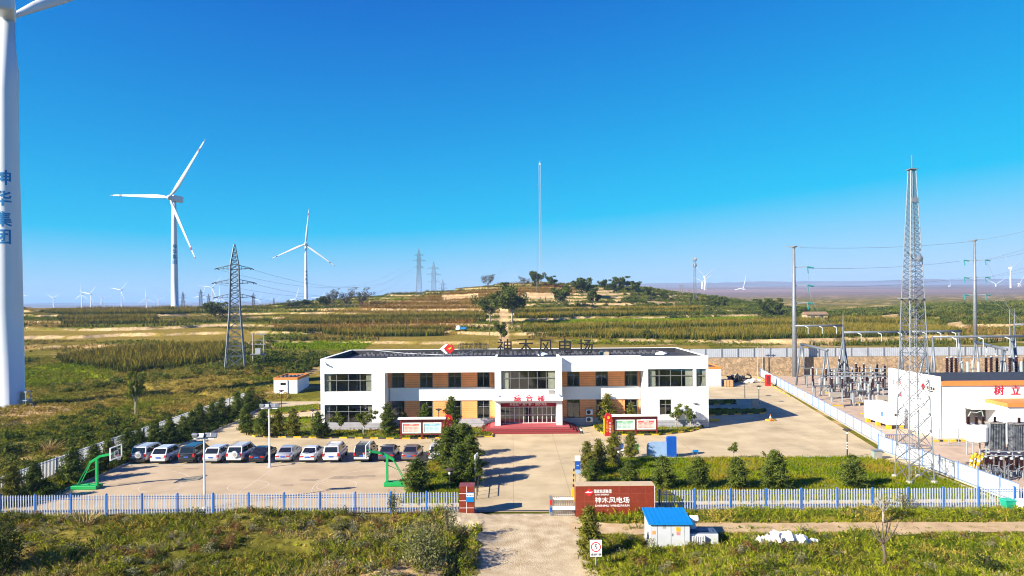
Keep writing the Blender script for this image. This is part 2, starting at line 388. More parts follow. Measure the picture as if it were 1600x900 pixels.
def build_terrain():
    ys = np.concatenate([np.arange(-60, 38, 6.), np.arange(38, 56, .3), np.arange(56, 150, .9), np.array([150.4,151.6,151.9]), np.arange(152.4, 440, .6), np.geomspace(441, 16000, 130)])
    us = np.arange(-1.12, 1.1201, .0042)
    U, Yg = np.meshgrid(us, ys); Xg = U*(np.maximum(Yg, 0)+14)
    Z = height(Xg, Yg); nr, nc = Z.shape
    V = np.stack([Xg, Yg, Z], -1).reshape(-1, 3)
    idx = np.arange(nr*nc).reshape(nr, nc); Q = np.stack([idx[:-1,:-1], idx[:-1,1:], idx[1:,1:], idx[1:,:-1]], -1).reshape(-1, 4)
    me = bpy.data.meshes.new('ground'); me.vertices.add(len(V)); me.vertices.foreach_set('co', V.astype(np.float32).ravel())
    me.loops.add(len(Q)*4); me.loops.foreach_set('vertex_index', Q.astype(np.int32).ravel()); me.polygons.add(len(Q)); me.polygons.foreach_set('loop_start', np.arange(0, len(Q)*4, 4, dtype=np.int32))
    me.update(calc_edges=True); me.polygons.foreach_set('use_smooth', np.ones(len(Q), bool))
    # colour of what covers the soil, plus a painted haze tint far off
    X, Y = Xg, Yg
    g = np.array(TINTS['grass']); d = np.array(TINTS['dry']); b = np.array(TINTS['bare']); s = np.array(TINTS['scrub'])
    n1 = np.clip(.5+fbm(X/18, Y/14, 4, 61)*1.5, 0, 1)[..., None]; n2 = np.clip(.5+fbm(X/7, Y/6, 4, 63)*1.6, 0, 1)[..., None]
    C = g*(1-n1)+d*n1; C = C*(1-.5*n2)+s*.5*n2
    n3 = sstep(.62, .8, .5+fbm(X/11, Y/9, 4, 67)*1.3)[..., None]*(Y > 56)[..., None]; C = C*(1-.6*n3)+b*.6*n3
    k = classify(X, Y, Z)
    for i, (kind, poly) in enumerate(FIELDS): C[k == i] = np.array(TINTS[kind])
    C *= (1+.35*fbm(X/2.5, Y/2.5, 3, 71))[..., None]
    dz = np.abs(np.gradient(Z, axis=0)/np.gradient(Yg, axis=0))
    st = (sstep(.38, .75, dz)*sstep(170, 185, Y)*(1-sstep(420, 440, Y))*sstep(.2,.45,vnoise(X/16, Y/16, 77)+.15))[..., None]
    C = C*(1-st)+np.array((.46,.33,.18))*st
    # fallow bands on the slopes
    mid = (sstep(185, 210, Y)*(1-sstep(430, 450, Y))*(k < 0))[..., None]
    band = np.floor((Z+fbm(X/38, Y/60, 3, 21)*1.1)/1.75); hsh = vnoise(band*3.7, np.floor(X/60+band*.37)+.5, 81)[..., None]
    C = np.where((mid > .5) & (st < .3), C*.35+.65*np.where(hsh < .3, np.array((.14,.09,.02)), np.where(hsh < .72, np.array((.095,.105,.010)), np.array((.17,.13,.025)))), C)
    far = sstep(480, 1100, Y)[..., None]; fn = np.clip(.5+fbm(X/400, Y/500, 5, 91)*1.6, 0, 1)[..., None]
    C = C*(1-far)+far*(np.array((.24,.18,.19))*fn+np.array((.14,.12,.13))*(1-fn))  # far ground blended to lavender grey: distance haze put into its colour
    fg = (Y < 54.5)
    road = np.clip(np.minimum(X+2.4, 6.0-X-(54-Y)*.12+fbm(X/2, Y/2, 2, 95))/.8, 0, 1)*fg
    road = np.maximum(road, .8*((X > -5.4+.8*fbm(X, Y, 2, 9)) & (X < -2) & (Y > 51.2+.6*fbm(X*2, Y, 2, 7)) & (Y < 54.6)))
    C = C*(1-road[..., None])+np.array((.45,.36,.26))*road[..., None]
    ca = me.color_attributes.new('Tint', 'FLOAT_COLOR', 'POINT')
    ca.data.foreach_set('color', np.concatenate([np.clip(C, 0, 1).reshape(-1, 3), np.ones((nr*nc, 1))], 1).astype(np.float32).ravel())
    m, nt, N, L, P = newmat('ground_cover')
    a = N.new('ShaderNodeVertexColor'); a.layer_name = 'Tint'; ge = N.new('ShaderNodeNewGeometry')
    nz = N.new('ShaderNodeTexNoise'); nz.inputs['Scale'].default_value = 1.4; nz.inputs['Detail'].default_value = 8; L.new(ge.outputs['Position'], nz.inputs['Vector'])
    mr = N.new('ShaderNodeMapRange'); mr.inputs[1].default_value = .25; mr.inputs[2].default_value = .75; mr.inputs[3].default_value = .62; mr.inputs[4].default_value = 1.35; L.new(nz.outputs['Fac'], mr.inputs[0])
    vm = N.new('ShaderNodeVectorMath'); vm.operation = 'SCALE'; L.new(a.outputs['Color'], vm.inputs[0]); L.new(mr.outputs[0], vm.inputs['Scale']); L.new(vm.outputs[0], P.inputs['Base Color'])
    P.inputs['Roughness'].default_value = .95; P.inputs['Specular IOR Level'].default_value = 0
    bp = N.new('ShaderNodeBump'); bp.inputs['Strength'].default_value = .7; bp.inputs['Distance'].default_value = .25; L.new(nz.outputs['Fac'], bp.inputs['Height']); L.new(bp.outputs[0], P.inputs['Normal'])
    o = link('ground', me, m); tag(o, 'rolling loess farmland of terraces and scrub running to the horizon', kind='structure'); return o
build_terrain()
# ------------------------------------------------------------------ sheets on the ground
def sheet(name, poly, z, m, label=None, sub=1):
    mb = MB(); n = len(poly); mb.v = [(x, y, z) for x, y in poly]; mb.f = [tuple(range(n))]
    o = mb.build(name, m); 
    if o.data.polygons[0].normal.z < 0: o.data.flip_normals()
    return tag(o, label, kind='structure')
m = mat('yard_concrete', (.405,.315,.18), .85, .10, .30, bump=.12, bscale=6, c2=(.51,.41,.25))
_nt = m.node_tree; _N = _nt.nodes; _L = _nt.links      # slab joints and tyre-dark stains
_g = _N.new('ShaderNodeNewGeometry'); _w = _N.new('ShaderNodeTexWave'); _P = _N['Principled BSDF']
_br = _N.new('ShaderNodeTexBrick'); _br.offset = 0; _br.inputs['Scale'].default_value = 1; _br.inputs['Mortar Size'].default_value = .04; _br.inputs['Brick Width'].default_value = 5; _br.inputs['Row Height'].default_value = 4.2
_br.inputs['Color1'].default_value = (1,1,1,1); _br.inputs['Color2'].default_value = (.95,.95,.955,1); _br.inputs['Mortar'].default_value = (.76,.74,.72,1)
_L.new(_g.outputs['Position'], _br.inputs['Vector'])
_n2 = _N.new('ShaderNodeTexNoise'); _n2.inputs['Scale'].default_value = .16; _n2.inputs['Detail'].default_value = 7; _n2.inputs['Roughness'].default_value = .65; _L.new(_g.outputs['Position'], _n2.inputs['Vector'])
_mr = _N.new('ShaderNodeMapRange'); _mr.inputs[1].default_value = .56; _mr.inputs[2].default_value = .68; _mr.inputs[3].default_value = 1; _mr.inputs[4].default_value = .80; _L.new(_n2.outputs['Fac'], _mr.inputs[0])
_src = _P.inputs['Base Color'].links[0].from_socket
_m1 = _N.new('ShaderNodeMix'); _m1.data_type = 'RGBA'; _m1.blend_type = 'MULTIPLY'; _m1.inputs[0].default_value = 1; _L.new(_src, _m1.inputs[6]); _L.new(_br.outputs['Color'], _m1.inputs[7])
_vs = _N.new('ShaderNodeVectorMath'); _vs.operation = 'SCALE'; _L.new(_m1.outputs[2], _vs.inputs[0]); _L.new(_mr.outputs[0], _vs.inputs['Scale']); _L.new(_vs.outputs[0], _P.inputs['Base Color'])
M['yard'] = m
M['court'] = mat('court_concrete', (.375,.28,.17), .85, .1, .35, c2=(.455,.35,.225), bump=.1, bscale=6)
M['subyard'] = mat('switchyard_paving', (.38,.28,.205), .9, .12, .7, c2=(.46,.345,.25), bump=.3, bscale=5)
M['gravel'] = mat('road_gravel', (.36,.265,.145), .95, .12, .9, c2=(.50,.41,.27), bump=.9, bscale=9)
M['track'] = mat('track_dirt', (.42,.29,.155), .95, .2, .8, c2=(.48,.345,.195), bump=.8, bscale=6)
M['lawnsoil'] = mat('lawn_soil', (.09,.12,.018), .95, .3, 1.2, c2=(.16,.17,.035))
FENCE_Y = 54.9
sheet('yard', [(-43.5, FENCE_Y+.1),(40.8, FENCE_Y+.1),(40.8,76),(54.2,150.6),(-21,150.6),(-24,119),(-43.5,119)], .0, M['yard'], 'pale tan concrete yard around the office building')
sheet('basketball_court', [(-41.4,56.2),(-10.2,56.2),(-10.2,71.6),(-41.4,71.6)], .008, M['court'], 'bare tan concrete basketball court behind the front fence')
sheet('switchyard_ground', [(41.4, FENCE_Y+.25),(130, FENCE_Y+.25),(130,150.6),(55,150.6),(41.6,76)], .004, M['subyard'], 'pinkish tan paved ground of the switchyard')
def rwob(x, y, a=.35): return x + fbm(np.array([x*.7+y*.45]), np.array([y*.8]), 4, 5)[0]*a*3.2
gr = [(rwob(-2.5, y, .5), y) for y in np.arange(36, 54.9, .7)] + [(4.9, 55.1)] + [(rwob(4.7+(54-y)*-.02, y, .5), y) for y in np.arange(54.4, 36, -.7)]
for cxs, cys, sr in ((-33, 70.2, .55), (-19.5, 65.3, .6), (-16.5, 66.2, .9), (-14.2, 66.6, .6), (-21, 63.6, .4)):      # old puddle stains on the court
    sheet('court_stain', [(cxs+sr*(1.5+.3*math.sin(3*a+cxs))*math.cos(a), cys+sr*.8*math.sin(a)*(1+.25*math.cos(2*a))) for a in np.linspace(0, 6.28, 22)[:-1]], .0105, mat('damp_concrete', (.27,.205,.135), .8, .2, 2), 'dark damp stain on the court')
def ribbon(name, left, right, m, label, lift=.05):
    mb = MB(); n = len(left)
    for (a, b) in zip(left, right):
        for t in np.linspace(0, 1, 9):
            x = a[0]+(b[0]-a[0])*t; y = a[1]+(b[1]-a[1])*t; mb.v.append((x, y, max(hz(x, y), -.02)+lift))
    for i in range(n-1):
        for j in range(8): k = i*9+j; mb.f.append((k, k+1, k+10, k+9))
    o = mb.build(name, m, smooth=True); return tag(o, label, kind='structure')
yy = np.arange(34, 55.9, .6)
ribbon('gravel_road', [(rwob(-2.55, y, .6), y) for y in yy], [(rwob(5.0-.012*(54-y)**1.5*.6, y, .6), y) for y in yy], M['gravel'], 'pale gravel road climbing from the bottom edge to the gate', .03)
ya = np.arange(48.4, 53.9, .3); ribbon('dirt_apron', [(3.6, y) for y in ya], [(4.3+4.6*math.exp(-((y-50.9)/1.25)**2)+.5*float(fbm(np.array([y*1.7]), np.array([3.]), 3, 8)[0]), y) for y in ya], M['gravel'], 'sandy apron where the dirt lane joins the gravel road', .04)
xx = np.arange(4.2, 60, .8)
for off, nm in ((0, 'single'),):
    ribbon('dirt_track', [(x, 51.95+fbm(np.array([x/6]), np.array([1.+off]), 3, 8)[0]*.5-.012*(x-4)) for x in xx], [(x, 49.55+fbm(np.array([x/4]), np.array([4.+off]), 3, 8)[0]*.9-.012*(x-4)) for x in xx], M['track'], 'sandy dirt lane with two ruts outside the front fence', .045)
# lawns (grass-topped beds edged with kerbs)
LAWN_R = [(7.2,61.2),(7.6,71.5),(10,73.2),(37.6,72.6),(40.2,68.6),(40.2,57.0),(7.2,57.0)]
LAWN_L = [(-9.6,57.0),(-3.9,57.0),(-3.7,70.5),(-4.6,72.4),(-8.6,72.4),(-9.6,70.5)]
def gpl(*p): return [tuple(gp(x, y)[:2]) for x, y in p]
BED_L = gpl((378,676),(400,683),(628,686),(770,683),(770,671),(502,674),(498,652),(400,655),(374,668))
BED_R = gpl((926,664),(934,673),(948,680),(1030,680),(1078,675),(1100,668),(1104,664),(938,662))
BED_H = [(-45.1,55.6),(-41.0,57.5),(-40.9,76),(-39.6,84),(-39.6,100),(-41.6,117),(-45.1,117),(-45.1,56.6)]
BED_S = [(27.6,99.5),(37.5,101.2),(38.6,104.5),(27.6,105.2)]
BED_S2 = [(27.6,109.5),(36.2,110.5),(37,113.8),(27.6,113.6)]
BED_N = gpl((402,642),(498,632),(498,641),(410,650))
LAWNS = [LAWN_R, LAWN_L, BED_L, BED_R, BED_H, BED_S, BED_S2, BED_N]
for i, p in enumerate(LAWNS):
    c = Vector((sum(q[0] for q in p)/len(p), sum(q[1] for q in p)/len(p)))
    inn = [tuple(c+(Vector(q)-c)*.985) for q in p]
    sheet('lawn', inn, .10, M['lawnsoil'], 'green planted lawn inside the station')
def kerb(poly, closed=True, striped=False, wall=.14, h=.16):
    out = []; n = len(poly)
    pts = [Vector(p) for p in poly]
    wm, ym = MB(), MB(); t = 0
    for i in range(n if closed else n-1):
        a, b = pts[i], pts[(i+1) % n]; L_ = (b-a).length; d = (b-a)/L_; k = max(1, round(L_/1.0))
        for j in range(k):
            p, q = a+d*(L_*j/k), a+d*(L_*(j+1)/k-.012); tgt = ym if (striped and t % 2) else wm; t += 1
            tgt.bar((p.x, p.y, h/2), (q.x, q.y, h/2), h, wall)
    return wm, ym
for nm, p, stp in (('lawn', LAWN_R, 0), ('island', LAWN_L, 0), ('bed', BED_L, 1), ('bed', BED_R, 1), ('shaded', BED_S, 1), ('shaded', BED_S2, 1), ('hedge', BED_H[1:6], 0), ('north', BED_N, 1)):
    wm, ym = kerb(p, closed=(nm != 'hedge'), striped=stp)
    o = wm.build('kerb', M['black'] if stp else M['kerbwhite']); tag(o, 'kerb edging a planted bed', kind='structure')
    if ym.v: o2 = ym.build('kerb_stripe', M['yellow']); tag(o2, 'yellow painted kerb stones edging a planted bed', kind='structure')
# court lines
ml = MB(); zc = .013
def ring(c, r, w=.06, a0=0, a1=360, n=48):
    for k in range(n):
        t0 = rad(a0+(a1-a0)*k/n); t1 = rad(a0+(a1-a0)*(k+1)/n); ri, ro = r-w/2, r+w/2
        ml.quad((c[0]+ri*math.cos(t0), c[1]+ri*math.sin(t0), zc),(c[0]+ro*math.cos(t0), c[1]+ro*math.sin(t0), zc),(c[0]+ro*math.cos(t1), c[1]+ro*math.sin(t1), zc),(c[0]+ri*math.cos(t1), c[1]+ri*math.sin(t1), zc))
def strip(a, b, w=.06):
    a, b = Vector(a), Vector(b); d = (b-a).normalized(); n = Vector((-d.y, d.x))*w/2
    ml.quad((*(a-n), zc), (*(b-n), zc), (*(b+n), zc), (*(a+n), zc))
cxm, cym = -24.6, 63.4
strip((cxm, cym-6.6), (cxm, cym+7.4)); ring((cxm, cym), 1.8)
for sx in (-1, 1):
    ring((cxm+sx*12.4, cym), 6.25, a0=90 if sx > 0 else -90, a1=270 if sx > 0 else 90)
    ring((cxm+sx*8.2, cym), 1.8)
for yv in (cym-6.6, cym+7.4): strip((cxm-14, yv), (cxm+13.6, yv))
tag(ml.build('court_markings', mat('worn_white_line', (.55,.47,.36), .8, .15, 3)), 'worn white court lines', kind='structure')
# ------------------------------------------------------------------ plants
def leaf_quads(P, size, rng, up=.4, asp=.55, tri=False):
    """one small leaf blade at every point: (n,4,3)"""
    n = len(P); a = rng.normal(size=(n,3)); a[:,2] += up; a /= np.linalg.norm(a, axis=1, keepdims=True)
    b = rng.normal(size=(n,3)); b -= a*np.sum(a*b, 1, keepdims=True); b /= np.linalg.norm(b, axis=1, keepdims=True); c = np.cross(a, b)
    s = (size*(.6+.8*rng.random(n)))[:,None] if np.isscalar(size) else size[:,None]
    b = b*s*.5; c = c*s*.5*asp
    return np.stack([P-b, P+c*.9-b*.1, P+b, P-c*.9+b*.1], 1)
def blades(n, h, spread, w, rng, lean=.35):
    """grass tuft: n tapering blades as quads bent once -> (n*2,4,3)"""
    a = rng.random(n)*2*np.pi; r = spread*np.sqrt(rng.random(n)); base = np.stack([r*np.cos(a), r*np.sin(a), np.full(n, -.03)], 1)
    hh = h*(.55+.6*rng.random(n)); la = a+rng.normal(size=n)*.7; ln = lean*hh*(.4+rng.random(n))
    d = np.stack([np.cos(la), np.sin(la), np.zeros(n)], 1); mid = base+d*(ln*.3)[:,None]; mid[:,2] = hh*.6; tip = base+d*ln[:,None]; tip[:,2] = hh
    yaw = rng.random(n)*np.pi; sd = np.stack([np.cos(yaw), np.sin(yaw), np.zeros(n)], 1)*w/2
    q1 = np.stack([base-sd, base+sd, mid+sd*.7, mid-sd*.7], 1); q2 = np.stack([mid-sd*.7, mid+sd*.7, tip+sd*.12, tip-sd*.12], 1)
    return np.concatenate([q1, q2])
def bush_pts(n, rx, rz, rng, lob=4):
    """leaf positions of a bush: several overlapping leafy heads"""
    out = []
    for k in range(lob):
        a = rng.random()*6.28; r = rx*.5*rng.random(); c = np.array([r*np.cos(a), r*np.sin(a), rz*(.35+.3*rng.random())]); s = .55+.35*rng.random()
        v = rng.normal(size=(n//lob,3)); v /= np.linalg.norm(v, axis=1, keepdims=True); v *= (rng.random(n//lob)**.35)[:,None]
        out.append(c+v*np.array([rx*s*.8, rx*s*.8, rz*s*.75]))
    p = np.concatenate(out); p[:,2] = np.abs(p[:,2]); return p
def scatter(protos, pos, scale, rng, tints=None, part=None):
    """protos: list of (k,4,3). returns verts (N,3) and colours (N,3)"""
    pick = rng.integers(0, len(protos), len(pos)); V = []; C = []
    for i, pr in enumerate(protos):
        s = np.nonzero(pick == i)[0]
        if not len(s): continue
        a = rng.random(len(s))*6.2832; ca, sa = np.cos(a), np.sin(a); sc = scale[s]
        q = pr.reshape(-1, 3)
        x = (q[None,:,0]*ca[:,None]-q[None,:,1]*sa[:,None])*sc[:,None]+pos[s,0:1]; y = (q[None,:,0]*sa[:,None]+q[None,:,1]*ca[:,None])*sc[:,None]+pos[s,1:2]; z = q[None,:,2]*sc[:,None]+pos[s,2:3]
        V.append(np.stack([x, y, z], -1).reshape(-1, 3))
        if tints is not None: C.append(np.repeat(tints[s], len(q), 0) if part is None else (tints[s][:,None,:]*part[i][None,:,:]).reshape(-1, 3))
    return np.concatenate(V), (np.concatenate(C) if tints is not None else None)
def rnd_pts(n, x0, x1, y0, y1, rng, wedge=True):
    Y = np.sqrt(y0**2+(y1**2-y0**2)*rng.random(n)) if wedge else y0+(y1-y0)*rng.random(n)
    X = x0+(x1-x0)*rng.random(n); X = X*Y if wedge else X
    return X, Y
TINT = tintmat('meadow_plants'); TINT2 = tintmat('crop_plants', .15)
def stuff(name, V, C, label, m=None):
    o = np_mesh(name, V, 4, m or TINT, col=C); return tag(o, label, kind='stuff')
rg = np.random.default_rng(5)
# --- meadow in the foreground
def meadow():
    n = 60000
    X, Y = rnd_pts(n, -1.0, 1.0, 38, 54.7, rg)
    Z = height(X, Y)
    onroad = (X > -2.5+.5*fbm(X, Y/2, 2, 4)) & (X < 4.6+.6*fbm(X, Y/2, 2, 6)-(54-Y)*.03)
    tc_ = 50.7-.012*(X-4); trk = (X > 3.5) & (np.abs(Y-tc_) < 1.15+.4*fbm(X/3, Y, 3, 12)) & ~((np.abs(Y-tc_+.1) < .22) & (rg.random(n) < .45*(vnoise(X/4, Y, 19) > .35)))
    padk = (X > 8.6) & (X < 14.6) & (Y > 45.2) & (Y < 50.2)
    bare = sstep(.53, .68, .5+fbm(X/4, Y/2.6, 4, 101)*1.4)*(X < -4) + inpoly(*proj(X, Y, Z), FIELDS[-1][1])*.75
    gate = ((X > -5.2) & (X < 5.2) & (Y > 51.6)) | ((X > 0) & (X < 11.5) & (Y > 53.7)) | ((X > 3.5) & (X < 8.0) & (Y > 49.6) & (Y < 52.2))
    keep = ~(onroad | trk | padk | gate) & (rg.random(n) > bare*.92)
    X, Y, Z = X[keep], Y[keep], Z[keep]; n = len(X)
    k1 = fbm(X/6, Y/5, 3, 111)+.28*rg.normal(size=n)*.5; right = sstep(2, 9, X)
    pal = np.array([(.22,.155,.032),(.125,.12,.014),(.05,.062,.012),(.125,.145,.010),(.25,.185,.06),(.12,.105,.05)])
    q = np.clip(((k1+.5)*6), 0, 5.99).astype(int); T = pal[q]
    gr = np.array([(.10,.13,.007),(.16,.17,.010),(.06,.085,.007),(.21,.17,.03)])[np.clip(((fbm(X/4, Y/3, 3, 117)+.5)*4+rg.normal(size=n)*.4), 0, 3.99).astype(int)]
    T = np.where((right*.72 > rg.random(n)*(.6+.8*vnoise(X/3, Y/2.2, 123)))[:,None], gr, T*.9)*(.8+.4*rg.random((n,1)))
    kind_ = rg.random(n); sc = (.40+.50*rg.random(n))*(1+.9*fbm(X/3, Y/3, 2, 121))*np.where((Y > 52.8) & (X > 6), 1.45, 1.0)*np.where((np.abs(Y-49.3) < 1.2)&(X>4), .55, 1)
    pr = [blades(7, .38, .3, .07, rg, 1.1), blades(5, .7, .15, .05, rg, .6), blades(9, .26, .36, .09, rg, 1.6), leaf_quads(bush_pts(18, .30, .3, rg, 3), .15, rg), leaf_quads(bush_pts(22, .38, .42, rg, 3), .13, rg), leaf_quads(bush_pts(14, .24, .22, rg, 2), .12, rg)]
    V, C = scatter(pr, np.stack([X, Y, Z], 1), sc, rg, T*1.85)
    stuff('meadow_grass', V, C, 'rough olive and straw coloured meadow grass outside the front fence')
    # sage bushes through it
    n = 3000; X, Y = rnd_pts(n, -1.0, 1.0, 38, 54.2, rg); Z = height(X, Y)
    k = fbm(X/5, Y/4, 3, 131); ok = ((X < -5) & (k > -.05)) | ((X > 7) & (k > .03)); ok &= ~((X > 3.5) & (Y > 48.4) & (Y < 52.6)) & ~((X > 8) & (X < 15.6) & (Y > 45.5) & (Y < 51)) & ~((X > -19) & (X < -13) & (Y < 49))
    X, Y, Z = X[ok], Y[ok], Z[ok]; n = len(X)
    T = np.array([(.26,.245,.14),(.17,.17,.08),(.06,.08,.012),(.20,.205,.02),(.19,.11,.04)])[rg.integers(0, 5, n)]
    pr = [leaf_quads(bush_pts(150, .62, .62, rg), .13, rg) for _ in range(5)]
    V, C = scatter(pr, np.stack([X, Y, Z-.05], 1), .35+.75*rg.random(n)**1.5, rg, T)
    stuff('sage_scrub', V, C, 'grey green sage bushes growing through the meadow')
meadow()
# --- lawns
def lawns():
    P = []
    for i, p in enumerate(LAWNS):
        xs = [q[0] for q in p]; ys = [q[1] for q in p]; A = (max(xs)-min(xs))*(max(ys)-min(ys)); n = int(A*(16 if i < 2 else 9))
        X = min(xs)+(max(xs)-min(xs))*rg.random(n); Y = min(ys)+(max(ys)-min(ys))*rg.random(n); ok = inpoly(X, Y, p); P.append(np.stack([X[ok], Y[ok], np.full(ok.sum(), .1)], 1))
    P = np.concatenate(P); n = len(P); k = fbm(P[:,0]/4, P[:,1]/4, 4, 141)+.12*rg.normal(size=n)
    T = np.array([(.11,.17,.004),(.17,.22,.005),(.22,.235,.007),(.30,.22,.025)])[np.clip((k+.5)*4, 0, 3.99).astype(int)]
    pr = [blades(9, .22, .2, .04, rg), blades(10, .3, .2, .035, rg), blades(9, .16, .25, .045, rg, .8)]
    V, C = scatter(pr, P, .7+.6*rg.random(n), rg, T); stuff('lawn_grass', V, C, 'uncut bright green grass of the planted beds and lawns')
lawns()
# --- crops on the terraces
def crops():
    Vs, Cs = [], []
    corn = [np.concatenate([blades(6, 1.6, .25, .17, rg, .6), blades(2, 2.0, .05, .12, rg, .2)]) for _ in range(5)]
    CP = [np.where(((p.reshape(-1, 3)[:,2] > 1.15) | (np.arange(len(p)*4) >= 48))[:,None], np.array((.175,.14,.022)), np.array((.042,.068,.008))) for p in corn]
    sorg = [np.concatenate([blades(4, 1.1, .25, .18, rg, .4), leaf_quads(rg.normal(size=(4,3))*[.15,.15,.12]+[0,0,1.25], .28, rg)]) for _ in range(4)]
    beans = [leaf_quads(bush_pts(18, .55, .5, rg, 3), .3, rg, up=1.0) for _ in range(4)]
    for i, (kind, poly) in enumerate(FIELDS):
        if kind not in ('tall', 'red', 'green'): continue
        c = [hit(x, y) for x, y in poly]; x0, x1 = min(p.x for p in c), max(p.x for p in c); y0, y1 = min(p.y for p in c)-1, min(max(p.y for p in c)+1, 440)
        dy = {'tall': 1.15, 'red': 1.2, 'green': 1.1}[kind]; dx = .62
        gx, gy = np.meshgrid(np.arange(x0, x1, dx), np.arange(y0, y1, dy)); X = (gx+rg.normal(size=gx.shape)*.15).ravel(); Y = (gy+rg.normal(size=gx.shape)*.12+fbm(gx/25, gy*0+1, 2, 3)*1.5).ravel()
        Z = height(X, Y); u, v = proj(X, Y, Z); ok = inpoly(u, v, poly) & (classify(X, Y, Z) == i) & (rg.random(len(X)) < .93)
        X, Y, Z = X[ok], Y[ok], Z[ok]; n = len(X)
        if n > 9000: s = rg.random(n) < 9000/n; X, Y, Z = X[s], Y[s], Z[s]; n = len(X)
        if n == 0: continue
        k = np.clip(.5+fbm(X/9, Y/7, 3, 151)*1.4+.25*rg.normal(size=n), 0, 1)[:,None]
        if kind == 'tall': T = np.array((.85,.9,1.))*(1-k)+np.array((1.25,1.1,1.))*k; pr = corn
        elif kind == 'red': T = np.array((.17,.085,.02))*(1-k)+np.array((.20,.14,.03))*k; pr = sorg
        else: T = np.array((.11,.18,.003))*(1-k)+np.array((.17,.22,.005))*k; pr = beans
        V, C = scatter(pr, np.stack([X, Y, Z], 1), .8+.4*rg.random(n), rg, T, CP if kind == 'tall' else None); Vs.append(V); Cs.append(C)
    # patchy crops on the other terraces
    gx, gy = np.meshgrid(np.arange(-260, 210, 1.35), np.arange(188, 428, 2.2)); X = (gx+rg.normal(size=gx.shape)*.5).ravel(); Y = (gy+rg.normal(size=gx.shape)*.3+fbm(gx/30, gy/30, 2, 3)*6).ravel(); Z = height(X, Y)
    band = np.floor((Z+fbm(X/38, Y/60, 3, 21)*1.1)/1.75); hsh = vnoise(band*3.7, np.floor(X/60+band*.37)+.5, 81); ok = (classify(X, Y, Z) < 0) & (np.abs(X/Y) < .95) & (fbm(X/13, Y/9, 3, 155) > -.12) & ~((X > 38) & (Y > 292))
    X, Y, Z, hsh = X[ok], Y[ok], Z[ok], hsh[ok]; k = np.clip(.5+fbm(X/9, Y/7, 3, 157)*1.4+.25*rg.normal(size=len(X)), 0, 1)[:,None]
    a = hsh < .3; V, C = scatter(sorg, np.stack([X, Y, Z], 1)[a], (.7+.5*rg.random(len(X)))[a], rg, (np.array((.15,.085,.018))*(1-k)+np.array((.18,.14,.03))*k)[a]); Vs.append(V); Cs.append(C)
    b = (hsh >= .3) & (hsh < .55); V, C = scatter(corn, np.stack([X, Y, Z], 1)[b], (.6+.4*rg.random(len(X)))[b], rg, (np.array((.85,.9,1.))*(1-k)+np.array((1.2,1.1,1.))*k)[b], CP); Vs.append(V); Cs.append(C)
    c = (hsh >= .55) & (hsh < .72); V, C = scatter(beans, np.stack([X, Y, Z], 1)[c], (.8+.7*rg.random(len(X)))[c], rg, (np.array((.07,.10,.008))*(1-k)+np.array((.13,.14,.012))*k)[c]); Vs.append(V); Cs.append(C)
    d = hsh >= .72; V, C = scatter([blades(12, .5, .6, .1, rg, 1.0), blades(10, .4, .7, .12, rg, 1.4)], np.stack([X, Y, Z], 1)[d], (.9+.8*rg.random(len(X)))[d], rg, (np.array((.11,.115,.014))*(1-k)+np.array((.22,.17,.045))*k)[d]); Vs.append(V); Cs.append(C)
    stuff('field_crops', np.concatenate(Vs), np.concatenate(Cs), 'rows of maize, sorghum and low green crops on the terraced fields', TINT2)
crops()
